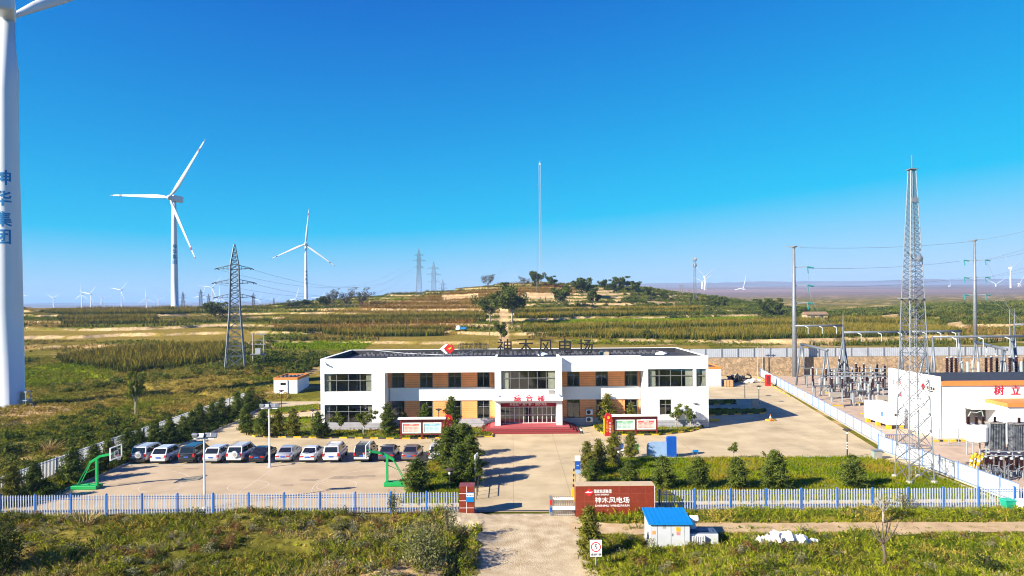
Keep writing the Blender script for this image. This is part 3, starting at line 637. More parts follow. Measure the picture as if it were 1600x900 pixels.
# --- scrub on the slopes: bushes that read as one cover
def scrub():
    P = []; S = []
    def add(n, u0, u1, y0, y1, f, s0, s1):
        X, Y = rnd_pts(n, u0, u1, y0, y1, rg); Z = height(X, Y); ok = f(X, Y, Z) & ~((X > -44) & (X < 131) & (Y > 54) & (Y < 152)) & (classify(X, Y, Z) < 0)
        P.append(np.stack([X, Y, Z-.1], 1)[ok]); S.append((s0+(s1-s0)*rg.random(n)**1.6)[ok])
    add(2600, -1.05, -.34, 57, 172, lambda X, Y, Z: (fbm(X/13, Y/12, 3, 161)+.07*rg.normal(size=len(X)) > .17) | ((rg.random(len(X)) < .05)), .7, 2.1)
    add(1500, -.95, -.2, 118, 215, lambda X, Y, Z: fbm(X/16, Y/14, 3, 163) > .05, .8, 2.2)
    add(2600, -.9, .9, 165, 430, lambda X, Y, Z: (fbm(X/22, Y/10, 3, 165) > .14), .7, 2.0)
    add(4200, .03, .42, 275, 440, lambda X, Y, Z: (fbm(X/22, Y/16, 3, 167)+.34*sstep(40, 90, X)-.15*(Y < 300) > .04), .9, 2.6)
    add(8500, .40, .98, 262, 480, lambda X, Y, Z: (fbm(X/24, Y/14, 3, 169) > -.17) & ~((X/Y < .62) & (Y < 285)), 1.0, 3.4)
    MASS = [[(60,702),(80,655),(200,630),(225,668),(150,702)], [(205,604),(230,575),(330,562),(425,570),(400,612),(300,628)], [(0,705),(40,692),(100,735),(0,765)], [(45,609),(120,601),(205,589),(212,598),(120,612),(50,618)], [(350,600),(440,575),(500,575),(500,590),(430,600),(400,628)], [(220,560),(330,548),(345,556),(240,570)]]  # the long thin outline is scrub added in place of a shadowed gully bank
    def inmass(X, Y, Z):
        u, v = proj(X, Y, Z); r = np.zeros(X.shape, bool)
        for q in MASS: r |= inpoly(u, v, q)
        return r & (rg.random(len(X)) < .8)
    add(4200, -1.05, -.26, 57, 175, inmass, .6, 1.6)
    add(500, -.42, -.27, 118, 175, lambda X, Y, Z: fbm(X/12, Y/12, 3, 168) > -.12, .9, 2.6)
    P = np.concatenate(P); S = np.concatenate(S); n = len(P)
    k = np.clip(.5+fbm(P[:,0]/14, P[:,1]/12, 3, 171)*1.3+.22*rg.normal(size=n), 0, 1)[:,None]
    T = np.array((.045,.07,.012))*(1-k)+np.array((.15,.165,.03))*k
    pr = [leaf_quads(bush_pts(130, 1.0, .85, rg, 4), .30, rg) for _ in range(6)]
    V, C = scatter(pr, P, S*.75, rg, T); stuff('hillside_scrub', V, C, 'dark green scrub covering the slopes beyond the fences')
    # tussocks of dry grass on the left slope
    n = 15000; X, Y = rnd_pts(n, -1.05, -.33, 57, 172, rg); Z = height(X, Y); ok = ~((X > -44) & (Y > 54) & (Y < 118)) & (X < -22)
    X, Y, Z = X[ok], Y[ok], Z[ok]; n = len(X); k = np.clip(.5+fbm(X/10, Y/9, 3, 173)*1.4, 0, 1)[:,None]
    T = 1.25*(np.array((.10,.125,.010))*(1-k)+np.array((.24,.175,.04))*k)*(.8+.4*rg.random((n,1)))
    V, C = scatter([blades(15, .38, .55, .065, rg, 1.2), blades(14, .3, .65, .07, rg, 1.6), leaf_quads(bush_pts(34, .6, .4, rg, 3), .2, rg, up=1.2)], np.stack([X, Y, Z], 1), .8+.9*rg.random(n), rg, T)
    stuff('slope_grass', V, C, 'tufts of olive and straw coloured grass on the left slope')
    # low dark shrubs under the boundary pines
    n = 380; X = -45+5.6*rg.random(n); Y = 57+58*rg.random(n); ok = inpoly(X, Y, BED_H); X, Y = X[ok], Y[ok]; n = len(X)
    T = np.array((.03,.05,.010))*(.7+.8*rg.random((n,1)))
    V, C = scatter(pr, np.stack([X, Y, np.full(n, .05)], 1), .45+.35*rg.random(n), rg, T); stuff('hedge_shrubbery', V, C, 'low dark shrubs under the pines along the left boundary')
    # clipped hedges in the shaded beds and along the bed edges
    B = []
    for p in (BED_S, BED_S2, BED_L, BED_R):
        for a, b in zip(p, p[1:]+p[:1]):
            L_ = math.dist(a, b); c = (sum(q[0] for q in p)/len(p), sum(q[1] for q in p)/len(p))
            for t in np.arange(0, 1, .55/max(L_, .6)):
                x = a[0]+(b[0]-a[0])*t; y = a[1]+(b[1]-a[1])*t; B.append((x+(c[0]-x)*.05, y+(c[1]-y)*.09+ (.35 if y < c[1] else -.35), .08))
    B = np.array(B); B = B[rg.random(len(B)) < .75]; T = np.array([(.045,.07,.015),(.11,.13,.02),(.035,.05,.014)])[rg.integers(0, 3, len(B))]
    V, C = scatter(pr, B, .22+.16*rg.random(len(B)), rg, T); stuff('bed_shrubbery', V, C, 'small clipped shrubs along the kerbs of the planted beds')
scrub()
# ------------------------------------------------------------------ trees (each a thing: trunk + crown)
M['pine'] = leafmat('pine_needles', (.028,.052,.012), (.135,.165,.025), .15, .9)
M['pine_olive'] = leafmat('olive_pine_needles', (.05,.065,.010), (.21,.195,.03), .15, .9)
M['broad'] = leafmat('broad_leaves', (.04,.07,.010), (.17,.195,.018), .25, .8)
M['farleaf'] = leafmat('hill_tree_leaves', (.026,.045,.010), (.11,.13,.024), .18, .3)
M['dryleaf'] = leafmat('sparse_brown_leaves', (.05,.045,.03), (.11,.10,.06), .15, .3)
M['shrubleaf'] = leafmat('pale_backed_leaves', (.035,.055,.012), (.25,.245,.10), .25, 2.0)
M['darkleaf'] = leafmat('dark_glossy_leaves', (.012,.022,.005), (.06,.08,.014), .2, 1.0)
def pine_mesh(h, r, seed, dens=1.0, sparse=0.0):
    g = np.random.default_rng(seed); P = []; T = MB()
    T.tube([(0,0,-.1),(.02*h*g.normal(),.02*h*g.normal(),h*.5),(0,0,h*.97)], [.035*h**.8*.8, .022*h**.8*.8, .006], 7)
    z = h*.10
    while z < h*.985:
        t = (z-h*.1)/(h*.9); R = r*((1-t)**.62)*(.55+.9*min(1, t*4+.3))*.82; k = int(5+3*g.random()); a0 = g.random()*6.28
        for j in range(k):
            if g.random() < sparse: continue
            a = a0+j*6.283/k+g.normal()*.25; L_ = max(.16, R*(.5+.75*g.random())); rise = .12+.5*t
            tip = np.array([math.cos(a)*L_, math.sin(a)*L_, z+L_*rise*(.5+g.random()*.7)]); bs = np.array([0,0,z])
            T.tube([tuple(bs), tuple(bs+(tip-bs)*.85)], [.018*h**.5, .006], 3, False)
            m_ = max(3, int(dens*L_*11))
            for q in range(m_):
                s = .28+.76*q/m_; c = bs+(tip-bs)*s; rr = .13+.09*r*(1-s*.5)
                P.append(c+g.normal(size=(6,3))*rr*[.8,.8,.6])
        z += (.26+.10*g.random())*max(.55, min(1.2, h/5))
    P.append(np.array([0,0,h])+np.abs(g.normal(size=(10,3)))*[.05,.05,.12]*[1,1,-1])
    P = np.concatenate(P); P[:,2] = np.clip(P[:,2], .12, None)
    return T, leaf_quads(P, .24+.03*h, g, up=.9, asp=.24)
def broad_mesh(h, r, seed, clear=.3, n=900, ls=.22, forks=3, gap=.25, lean=0, flat=1.0):
    g = np.random.default_rng(seed); T = MB(); P = []
    tr = .022*h+.02; top = np.array([lean*h*.3, 0, h*clear]); T.tube([(0,0,-.15), tuple(top*.5+[.03*h*g.normal(),0,0]), tuple(top)], [tr*1.25, tr, tr*.85], 7)
    ends = []
    for k in range(forks+2):
        a = k*6.283/(forks+2)+g.normal()*.4; L_ = r*(.45+.5*g.random()); e = top+np.array([math.cos(a)*L_+lean*h*.2, math.sin(a)*L_, (h-h*clear)*(.25+.6*g.random())])
        md = (top+e)/2+[0,0,-.06*h]; T.tube([tuple(top), tuple(md), tuple(e)], [tr*.6, tr*.4, tr*.15], 5, False); ends.append(e); ends.append((md+e)/2)
        for j in range(2):
            e2 = e+g.normal(size=3)*[r*.35, r*.35, h*.1]; T.tube([tuple(md), tuple(e2)], [tr*.25, tr*.06], 4, False); ends.append(e2)
    ends.append(top+np.array([lean*h*.3,0,(h-h*clear)*.72])); T.tube([tuple(top), tuple(ends[-1])], [tr*.7, tr*.2], 5, False)
    for e in ends:
        if g.random() < gap: continue
        rr = r*(.26+.24*g.random()); m_ = max(8, n//len(ends)); v = g.normal(size=(m_,3)); v /= np.linalg.norm(v, axis=1, keepdims=True); v *= (g.random(m_)**.4)[:,None]
        P.append(e+v*[rr, rr, rr*.75*flat])
    P = np.concatenate(P); P[:,2] = np.minimum(P[:,2], h*1.02)
    return T, leaf_quads(P, ls, g, up=.6, asp=.6)
def tree_proto(name, T, Q, bark, leaf):
    root = bpy.data.objects.new(name, None); COL.objects.link(root)
    T.build('trunk', bark, root, smooth=True); np_mesh('crown', Q, 4, leaf, root); return root
PROT = {}
def protos(key, name, gen, bark, leaf, k=3):
    PROT[key] = [[tree_proto(name, *gen(i), bark, leaf), False] for i in range(k)]
protos('pine', 'pine_tree', lambda i: pine_mesh(4.0, 1.25, 300+i), M['bark'], M['pine'], 4)
protos('pineo', 'pine_tree', lambda i: pine_mesh(4.0, 1.15, 320+i, .9, .12), M['bark'], M['pine_olive'], 3)
protos('spruce', 'spruce_tree', lambda i: pine_mesh(7.0, 1.9, 340+i, 1.0), M['bark'], M['pine'], 3)
protos('young', 'young_tree', lambda i: broad_mesh(3.4, .95, 360+i, .3, 1500, .2, 3, .05), M['palebark'], M['broad'], 3)
protos('hill', 'hill_tree', lambda i: broad_mesh(8, 3.6, 380+i, .2, 2600, .75, 4, .05), M['bark'], M['farleaf'], 4)
protos('tallhill', 'poplar_tree', lambda i: broad_mesh(14, 5.2, 395+i, .3, 4800, .8, 4, .04, 0, 1.5), M['palebark'], M['farleaf'], 3)
protos('sparse', 'sparse_tree', lambda i: broad_mesh(8, 3.6, 410+i, .2, 1100, .5, 5, .1), M['bark'], M['dryleaf'], 3)
protos('bush', 'bush', lambda i: broad_mesh(3, 2.2, 430+i, .1, 1200, .45, 4, .03), M['bark'], M['farleaf'], 3)
BASEH = {'pine': 4.0, 'pineo': 4.0, 'spruce': 7.0, 'young': 3.4, 'hill': 8.0, 'tallhill': 14., 'sparse': 8., 'bush': 3.}
def tree(key, loc, h, label, group=None, wide=1.0, cat='tree'):
    L_ = PROT[key]; i = random.randrange(len(L_)); p = L_[i]; s = h/BASEH[key]; sc = (s*wide, s*wide, s)
    if not p[1]:
        o = p[0]; o.location = loc; o.rotation_euler.z = random.random()*6.28; o.scale = sc; p[1] = True
        tag(o, label, cat, group)
    else:
        o = dup(p[0], loc, random.random()*6.28, label, group, sc)
        if not group and 'group' in o: del o['group']
        o['category'] = cat
    return o
def tree_px(key, px, base, top, label, group=None, wide=1.0, z=None, cat='tree'):
    p = gp(px, base, z) if z is not None else hit(px, base)
    h = (base-top)*p.y/F; return tree(key, p, h, label, group, wide, cat)
G1 = 'pines along the front of the right lawn'
tree_px('pine', 983, 757, 722, 'small dark pine nearest the red gate wall on the right lawn', G1, 1.4, z=.1)
tree_px('pine', 1037, 763, 714, 'dark pine behind the fence just right of the red gate wall end', G1, 1.4, z=.1)
tree_px('pine', 1092, 763, 717, 'dark pine on the right lawn standing in front of the blue panel', G1, 1.4, z=.1)
tree_px('pine', 1152, 763, 717, 'dark pine on the right lawn below the little leafy tree', G1, 1.4, z=.1)
tree_px('pine', 1211, 764, 707, 'tallest dark pine in the middle of the right lawn', G1, 1.4, z=.1)
tree_px('pine', 1333, 763, 713, 'dark pine at the right end of the lawn below the black lamp post', G1, 1.4, z=.1)
G2 = 'olive pines at the left end of the right lawn'
tree_px('pineo', 918, 745, 692, 'olive pine leaning over the notice board by the entry road', G2, z=.1)
tree_px('pineo', 936, 738, 688, 'taller olive pine just right of the entry notice board', G2, z=.1)
tree_px('pine', 925, 757, 718, 'bushy pine directly behind the left end of the red gate wall', G2, z=.1, wide=1.25)
tree_px('pineo', 960, 728, 676, 'thin yellowish pine with a bent trunk below the right bulletin board', G2, z=.1)
tree_px('pineo', 986, 716, 675, 'olive pine beside the small green sign', G2, z=.1)
tree_px('young', 1146, 716, 689, 'little leafy tree at the back edge of the right lawn', z=.1)
tree_px('young', 1194, 716, 704, 'tiny sapling at the back edge of the right lawn', z=.1)
G3 = 'dense evergreens on the island beside the entry road'
for px, b, t, lab, wd, ky in ((712, 712, 664, 'evergreen at the back of the road island nearest the parked cars', 1.6, 'spruce'),(700, 728, 668, 'left evergreen of the dense clump on the road island', 1.6, 'spruce'),(726, 726, 662, 'tallest pointed evergreen in the clump on the road island', 1.5, 'spruce'),(735, 742, 680, 'evergreen overhanging the entry road from the island', 1.35, 'spruce'),(718, 756, 694, 'front evergreen of the clump behind the red gate pillar', 1.45, 'spruce'),(740, 757, 712, 'small evergreen squeezed between the clump and the entry road', 1.2, 'pine')):
    tree_px(ky, px, b, t, lab, G3, wd, z=.1)
tree_px('pine', 652, 768, 719, 'round dark pine standing alone beside the right basketball hoop', z=.1, wide=1.6)
G4 = 'trees in the bed before the office building'
for ky, px, b, t, lab, wd in (('pine', 385, 678, 634, 'dark pine at the rounded left corner of the front bed', 1),('pine', 411, 682, 642, 'dark pine second from the left corner of the front bed', 1.1),('pineo', 434, 681, 640, 'olive pine beside the lamp post left of the building', 1),('pineo', 459, 681, 640, 'olive pine on the grass midway between hut and building', 1.1),('pine', 497, 684, 644, 'dark pine at the left corner of the building', 1),('pine', 509, 681, 660, 'low pine under the left ground floor window', 1.2),('young', 531, 678, 641, 'thin forked tree in front of the left ground floor window', 1),('young', 569, 679, 638, 'round headed young tree before the left block', 1.05),('spruce', 606, 680, 630, 'large dark conifer at the corner of the left wing', 1.1),('pineo', 632, 676, 645, 'small pine peeping over the left bulletin board', 1),('spruce', 664, 677, 631, 'yellow green conifer behind the left bulletin board', 1.1),('spruce', 706, 672, 620, 'tall conifer behind the red upright sign left of the steps', 1.0),('pineo', 949, 664, 617, 'slim conifer behind the red upright sign right of the steps', 1.1),('pineo', 986, 664, 630, 'small conifer behind the middle of the right bulletin board', 1),('pine', 1023, 664, 634, 'small dark pine behind the right end of the right bulletin board', 1),('young', 1057, 669, 629, 'young tree before the white right block, left of its neighbour', .9),('young', 1079, 670, 632, 'young tree beside the lamp post at the right end of the building', .9)):
    tree_px(ky, px, b, t, lab, G4, wd, z=.1)
G5 = 'dark pines along the left boundary fence'
ords = ['first','second','third','fourth','fifth','sixth','seventh','eighth','ninth','tenth','eleventh','twelfth','thirteenth','fourteenth','fifteenth','sixteenth','seventeenth','eighteenth','nineteenth','twentieth']
k = 0; yv = 58.6
while yv < 114 and k < 20:
    tree('pine' if random.random() < .75 else 'pineo', (-42.9+random.uniform(-.7,.9), yv, .05), 2.3+random.random()*1.2, '%s pine from the front fence in the dark row along the left boundary' % ords[k], G5, 1.15)
    yv += 2.1+yv*.011+random.random()*.7; k += 1
tree_px('young', 212, 652, 572, 'dark lone tree standing on the slope left of the boundary pines', wide=.55)
# trees on the hill
G6 = 'trees scattered over the hill behind the station'
for ky, px, b, t, wd, lab in (('tallhill', 766, 505, 456, .85, 'dark leafy tree left of the sandy hill path'),('tallhill', 801, 507, 443, .95, 'tall dark tree with a pale trunk right of the sandy hill path'),('hill', 784, 533, 505, .8, 'bent bush tree at the foot of the sandy hill path'),('hill', 880, 480, 445, .8, 'upright tree halfway up the hill'),('hill', 909, 463, 433, 1.1, 'broad dark tree on the hill right of the mast'),('hill', 836, 447, 423, .9, 'dark tree directly left of the tall mast foot'),('sparse', 763, 449, 427, 1.1, 'bare branched tree alone on the left shoulder of the hill'),('sparse', 820, 448, 432, 1.1, 'low thin tree left of the mast on the crest'),('hill', 862, 449, 432, 1, 'small tree right of the mast on the crest'),('hill', 944, 452, 437, .9, 'small round tree on the crest right of the broad tree'),('hill', 974, 456, 434, 1.2, 'wide tree clump on the right crest of the hill'),('hill', 958, 456, 438, 1, 'tree touching the left of the wide crest clump'),('hill', 992, 460, 441, 1, 'tree trailing off the right of the wide crest clump'),('hill', 926, 478, 452, .9, 'dark tree below the crest among scrub'),('hill', 1010, 462, 448, 1, 'small dark tree on the descending right ridge'),('hill', 1037, 468, 455, 1.1, 'low tree on the ridge left of the telecom mast'),('hill', 1112, 482, 467, 1, 'small tree right of the telecom mast'),('hill', 1128, 482, 468, 1, 'lone round tree right of the paired turbines'),('hill', 1196, 490, 468, 1.1, 'dark tree pair member left of the grey steel pole'),('hill', 1213, 491, 467, .9, 'dark tree just left of the grey steel pole'),('hill', 1258, 492, 480, 1, 'small tree right of the grey steel pole'),('sparse', 519, 480, 452, .9, 'leftmost brown tree of the bare row on the skyline'),('sparse', 541, 481, 450, 1.05, 'middle brown tree of the bare row on the skyline'),('sparse', 566, 480, 450, 1.0, 'rightmost brown tree of the bare row on the skyline'),('hill', 506, 481, 462, 1, 'dark low tree left of the bare skyline row'),('bush', 337, 497, 472, 1, 'round dark bush on the terrace left of the lattice pylon'),('bush', 470, 481, 468, 1.3, 'dark bush at the foot of the middle wind turbine'),('bush', 452, 481, 473, 1.2, 'low dark bush left of the middle wind turbine'),('bush', 1010, 528, 515, 1.0, 'shrub at the edge of the tall crop behind the roof')):
    tree_px(ky, px, b, t, lab, G6 if 'bush' not in ky else 'bushes on the terraces', wd, cat='bush' if ky == 'bush' else 'tree')
# shrubs in the foreground
def bushthing(name, label, loc, rx, rz, n, ls, leaf, seed, lob=7, cat='shrub'):
    g = np.random.default_rng(seed); t = thing(name, label, cat, loc)
    mb = MB()
    for k in range(9):
        a = g.random()*6.28; r = rx*.6*g.random(); mb.tube([(0,0,-.2),(r*.4*math.cos(a), r*.4*math.sin(a), rz*.45),(r*math.cos(a), r*math.sin(a), rz*(.8+.4*g.random()))], [.035,.022,.006], 4, False)
    mb.build('stem', M['bark'], t); np_mesh('foliage', leaf_quads(bush_pts(n, rx, rz, g, lob), ls, g, asp=.45), 4, leaf, t); return t
p = gp(660, 893); bushthing('willow_shrub', 'big leafy shrub with pale flecked leaves left of the gravel road', (p.x, p.y, .1), 2.05, 2.9, 3400, .17, M['shrubleaf'], 1, 9)
p = gp(702, 848); bushthing('willow_shrub', 'thin taller shoot of leaves right behind the big flecked shrub', (p.x, p.y, .1), .9, 2.6, 900, .15, M['shrubleaf'], 2, 6)
p = gp(5, 899); bushthing('dark_shrub', 'dark glossy shrub at the bottom left corner', (p.x, p.y, .1), 2.0, 2.9, 3000, .2, M['darkleaf'], 3, 7)
p = gp(613, 802); bushthing('weed_bush', 'dark upright weed against the front fence pickets', (p.x, p.y, .1), .75, 1.5, 420, .15, M['pine'], 4, 5)
p = gp(1252, 898); bushthing('flecked_shrub', 'small pale flecked shrub below the pile of white stones', (p.x, p.y, .2), .75, 1.3, 420, .13, M['shrubleaf'], 5, 5)
p = gp(728, 893); bushthing('ditch_shrub', 'bright green bush between the flecked shrub and the ditch', (p.x, p.y, 0), .8, 1.2, 600, .16, M['broad'], 6, 5)
p = gp(1413, 800); bushthing('fence_bush', 'feathery grey green bush leaning on the right front fence', (p.x, p.y, .1), .9, 1.4, 380, .16, M['shrubleaf'], 7, 5)
p = gp(1545, 893); bushthing('dark_shrub', 'dark low bush at the bottom right of the meadow', (p.x, p.y, .1), 1.2, .9, 700, .18, M['darkleaf'], 8, 5)
p = gp(65, 714)
tG = thing('pampas_tuft', 'large straw yellow grass tuft on the left slope', 'grass tuft', hit(78, 710)); np_mesh('straw', blades(160, 1.5, .5, .05, rg, .9), 4, mat('straw_yellow', (.36,.25,.08), .8, .15), tG)
p = gp(135, 825); tG = thing('pampas_tuft', 'straw coloured grass tuft before the front fence', 'grass tuft', (p.x, p.y, .1)); np_mesh('straw', blades(150, 1.2, .6, .05, rg, .9), 4, mat('straw_pale', (.27,.20,.07), .8, .15), tG)
p = gp(922, 872); T_, Q_ = pine_mesh(3.1, .75, 501, 1.5); o = tree_proto('juniper_tree', T_, Q_, M['bark'], M['pine_olive']); o.location = (p.x, p.y, .2); tag(o, 'upright juniper directly behind the speed limit sign', 'tree')
p = gp(1380, 893); T_, Q_ = broad_mesh(3.4, 1.1, 505, .45, 60, .1, 4, .5); o = tree_proto('bare_sapling', T_, Q_, M['bark'], M['dryleaf']); o.location = (p.x, p.y, .2); tag(o, 'nearly leafless sapling in the right foreground meadow', 'tree')
p = gp(1380, 818); T_, Q_ = broad_mesh(2.6, .9, 506, .3, 160, .14, 4, .3); o = tree_proto('fence_sapling', T_, Q_, M['palebark'], M['shrubleaf']); o.location = (p.x, p.y, .1); tag(o, 'thin sapling with feathery leaves before the right front fence', 'tree')

for L_ in PROT.values():
    for o, used in L_:
        if not used:
            for c in kids(o): bpy.data.objects.remove(c)
            bpy.data.objects.remove(o)
# ------------------------------------------------------------------ office building
BY = 90.4
def fx(px, y=610): return at(px, y, BY).x
def fz(y, px=800): return at(px, y, BY).z
B = thing('office_building', 'long white two storey office building with orange panels and red entrance steps', 'building', (0, BY, 0))
XL, XR, ZT = fx(501), fx(1107), 9.45
DEP = 17.0; REC = 2.5; PRO = .75       # depth, recess of the wings, projection of the entrance block
def wallholes(mb, x0, x1, z0, z1, y0, y1, holes):
    xs = sorted({x0, x1, *[h[0] for h in holes], *[h[1] for h in holes]}); zs = sorted({z0, z1, *[h[2] for h in holes], *[h[3] for h in holes]})
    for i in range(len(xs)-1):
        j = 0
        while j < len(zs)-1:
            solid = lambda q: not any(h[0] <= (xs[i]+xs[i+1])/2 <= h[1] and h[2] <= (zs[q]+zs[q+1])/2 <= h[3] for h in holes)
            if solid(j):
                k = j
                while k+1 < len(zs)-1 and solid(k+1): k += 1
                mb.box(xs[i], xs[i+1], y0, y1, zs[j], zs[k+1]); j = k
            j += 1
ZU1, ZU0, ZL1, ZL0 = fz(581.2), fz(608.5), fz(629), fz(660)       # recess: upper panel top/bottom, lower top/bottom
wm = MB()
LB, RB = (XL, fx(601.5)), (fx(1006.5), XR); CB = (fx(773.5), fx(877.8))
winL = [(fx(507), fx(581), fz(610), fz(582)), (fx(507), fx(581.5), fz(659), fz(630.5))]
rz = lambda y, px=1050: at(px, y, BY).z
winR = [(fx(1013), fx(1083.5), rz(604.5), rz(576.5)), (fx(1088.3), fx(1104), rz(604.5), rz(576.5)), (fx(1030.5), fx(1049.5), rz(648), rz(624))]
PL = 1.05                                                        # plinth top
wallholes(wm, LB[0], LB[1], PL, ZT-.01, 0, .35, winL); wallholes(wm, RB[0], RB[1], PL, ZT-.01, 0, .35, winR)
for x0, x1, dx in ((LB[1], CB[0], 0), (CB[1], RB[0], 0)): wm.box(x0, x1, 0, REC+.3, ZU1, ZT-.01)          # parapet beam over the recessed wings
# entrance block
cw = (fx(783.5), fx(867.5), fz(607.5), fz(578.5)); zdoor = fz(628.5); zst = .62
wallholes(wm, CB[0], CB[1], fz(619.5), ZT-.012, -PRO, -PRO+.35, [cw])
wm.box(CB[0], CB[0]+.72, -PRO, .6, zst, fz(619.5)); wm.box(CB[1]-.72, CB[1], -PRO, .6, zst, fz(619.5))
wm.box(CB[0]+.72, CB[1]-.72, -PRO+.02, 1.5, zdoor, fz(619.5))
wm.box(CB[0], CB[0]+.3, -PRO+.35, 6, fz(619.5), ZT-.014); wm.box(CB[1]-.3, CB[1], -PRO+.35, 6, fz(619.5), ZT-.014)
wm.box(CB[0]-.28, CB[1]+.06, -PRO-.55, -PRO, fz(624.5), fz(619.2))                                   # ledge with the red letters
# outer walls and returns of the recesses
wm.box(XL, XL+.35, .35, DEP, 0, ZT-.02); wm.box(XR-.35, XR, .35, DEP, 0, ZT-.02); wm.box(XL+.35, XR-.35, DEP-.35, DEP, 0, ZT-.02)
wm.box(LB[1]-.35, LB[1], .35, REC+.3, 0, ZU1); wm.box(RB[0], RB[0]+.35, .35, REC+.3, 0, ZU1)
wm.box(CB[0], CB[0]+.3, .6, REC+.3, 0, ZU1); wm.box(CB[1]-.3, CB[1], .6, REC+.3, 0, ZU1)
for x0, x1 in ((LB[1], CB[0]), (CB[1], RB[0])):
    wm.box(x0, x1, REC-.12, REC+.28, ZL1, ZU0); wm.box(x0, x1, REC-.12, REC+.28, PL, ZL0)
wm.build('wall', M['white'], B)
PLM = clad('plinth_blocks', (.33,.33,.37), .35)
for x0, x1, y in ((LB[0]-.03, LB[1], -.03), (RB[0], RB[1]+.03, -.03), (LB[1], CB[0], REC-.16), (CB[1], RB[0], REC-.16)): MB().box(x0, x1, y, y+.33, 0, PL).build('plinth', PLM, B)
MB().box(XL-.03, XL-.001, .301, DEP, 0, PL).build('plinth', PLM, B); MB().box(XR+.001, XR+.03, .301, DEP, 0, PL).build('plinth', PLM, B)
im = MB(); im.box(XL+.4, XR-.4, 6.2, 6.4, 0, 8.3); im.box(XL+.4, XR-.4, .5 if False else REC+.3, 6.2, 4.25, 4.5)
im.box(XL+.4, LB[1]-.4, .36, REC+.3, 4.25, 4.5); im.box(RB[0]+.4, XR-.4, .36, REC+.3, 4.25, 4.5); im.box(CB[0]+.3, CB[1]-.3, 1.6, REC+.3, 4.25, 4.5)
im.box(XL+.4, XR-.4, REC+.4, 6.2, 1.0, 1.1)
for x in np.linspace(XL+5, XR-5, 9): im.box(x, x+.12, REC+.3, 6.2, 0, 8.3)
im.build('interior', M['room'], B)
# orange boarding between the windows, and the windows
def window(x0, x1, z0, z1, y, cols=2, trans=.62, curtain=0, blinds=False, door=False):
    fm = MB(); t = .07
    fm.box(x0, x1, y, y+.08, z0, z0+t); fm.box(x0, x1, y, y+.08, z1-t, z1); fm.box(x0, x0+t, y, y+.08, z0+t, z1-t); fm.box(x1-t, x1, y, y+.08, z0+t, z1-t)
    zt = z0+(z1-z0)*trans; fm.box(x0+t, x1-t, y, y+.08, zt-.04, zt+.04)
    for c in range(1, cols): xx = x0+(x1-x0)*c/cols; fm.box(xx-.035, xx+.035, y+.005, y+.075, z0+t, zt-.04); fm.box(xx-.035, xx+.035, y+.005, y+.075, zt+.04, z1-t)
    o = fm.build('window', M['frame'], B)
    g = MB(); g.quad((x0+.03, y+.04, z0+.03), (x1-.03, y+.04, z0+.03), (x1-.03, y+.04, z1-.03), (x0+.03, y+.04, z1-.03)); g.build('pane', M['glass'], o)
    if curtain:
        for s0, s1 in ((x0+.1, x0+curtain), (x1-curtain, x1-.1)):
            c = MB(); n = 14
            for k in range(n):
                a = s0+(s1-s0)*k/n; b = s0+(s1-s0)*(k+1)/n; ya, yb = y+.12+.06*(k % 2), y+.12+.06*((k+1) % 2); c.quad((a, ya, z0+.05), (b, yb, z0+.05), (b, yb, z1-.05), (a, ya, z1-.05))
            c.build('curtain', M['curtain'], o)
    return o
for i, (x0, x1, z0, z1) in enumerate(winL): window(x0, x1, z0, z1, .16, 4, .62, .8 if i == 0 else .6)
window(*winR[0], .16, 4, .62, 1.0); window(*winR[1], .16, 1, .62, .5); window(*winR[2], .16, 2, .66)
window(*cw, -PRO+.16, 6, .6, .95)
def wing(x0, x1, z0, z1, spans, y):
    e = x0; em = []
    for a, b in spans:
        em.append((e, a)); e = b
    em.append((e, x1))
    for a, b in em:
        if b-a > .05: MB().box(a+.02, b-.02, y, y+.25, z0, z1).build('orange_panel', M['orange'], B)
    for a, b in spans:
        window(a, b, z0+.02, z1-.02, y+.1, 2, .66); MB().box(a-.02, a+.0, y-.04, y+.2, z0, z1).build('window_trim', M['frame'], B); MB().box(b, b+.02, y-.04, y+.2, z0, z1).build('window_trim', M['frame'], B)
def adj(l, y): return [(at(a, y, BY+REC).x, at(b, y, BY+REC).x) for a, b in l]
wing(LB[1], CB[0], ZU0, ZU1, adj([(612.5,632),(656.5,676),(701,720.5),(746,765)], 595), REC)
wing(LB[1], CB[0], ZL0, ZL1, adj([(613,632),(656.5,676),(701,720.5),(746,765)], 640), REC)
wing(CB[1], RB[0], ZU0, ZU1, adj([(886.5,905.5),(931,950),(976.5,996)], 592), REC)
wing(CB[1], RB[0], ZL0, ZL1, adj([(886.5,906),(932,950),(976.5,996)], 638), REC)
# entrance doors
dm = MB(); dx0, dx1 = CB[0]+.72, CB[1]-.72; yd = .9; zt = zdoor-.02; zb = zst+2.15
for z in (zst+.03, zb, zt-.05, zst+1.1): dm.box(dx0, dx1, yd, yd+.08, z-.035, z+.035)
for k in range(13):
    x = dx0+(dx1-dx0)*k/12; dm.box(x-.03, x+.03, yd+.004, yd+.076, zst, zt)
D = dm.build('entrance_door', M['white_metal'], B)
g = MB(); xm = dx0+(dx1-dx0)*.46
g.quad((dx0, yd+.04, zst), (xm, yd+.04, zst), (xm, yd+.04, zt), (dx0, yd+.04, zt)); g.quad((xm+.6, yd+.04, zst), (dx1, yd+.04, zst), (dx1, yd+.04, zt), (xm+.6, yd+.04, zt)); g.build('door_glass', M['glass'], D)
bn = MB(); bn.box(dx0+.05, dx1-.05, yd-.07, yd-.02, zb+.08, zt-.06); bn = bn.build('door_banner', mat('banner_cloth', (.30,.015,.03), .8, .1, 2), B)
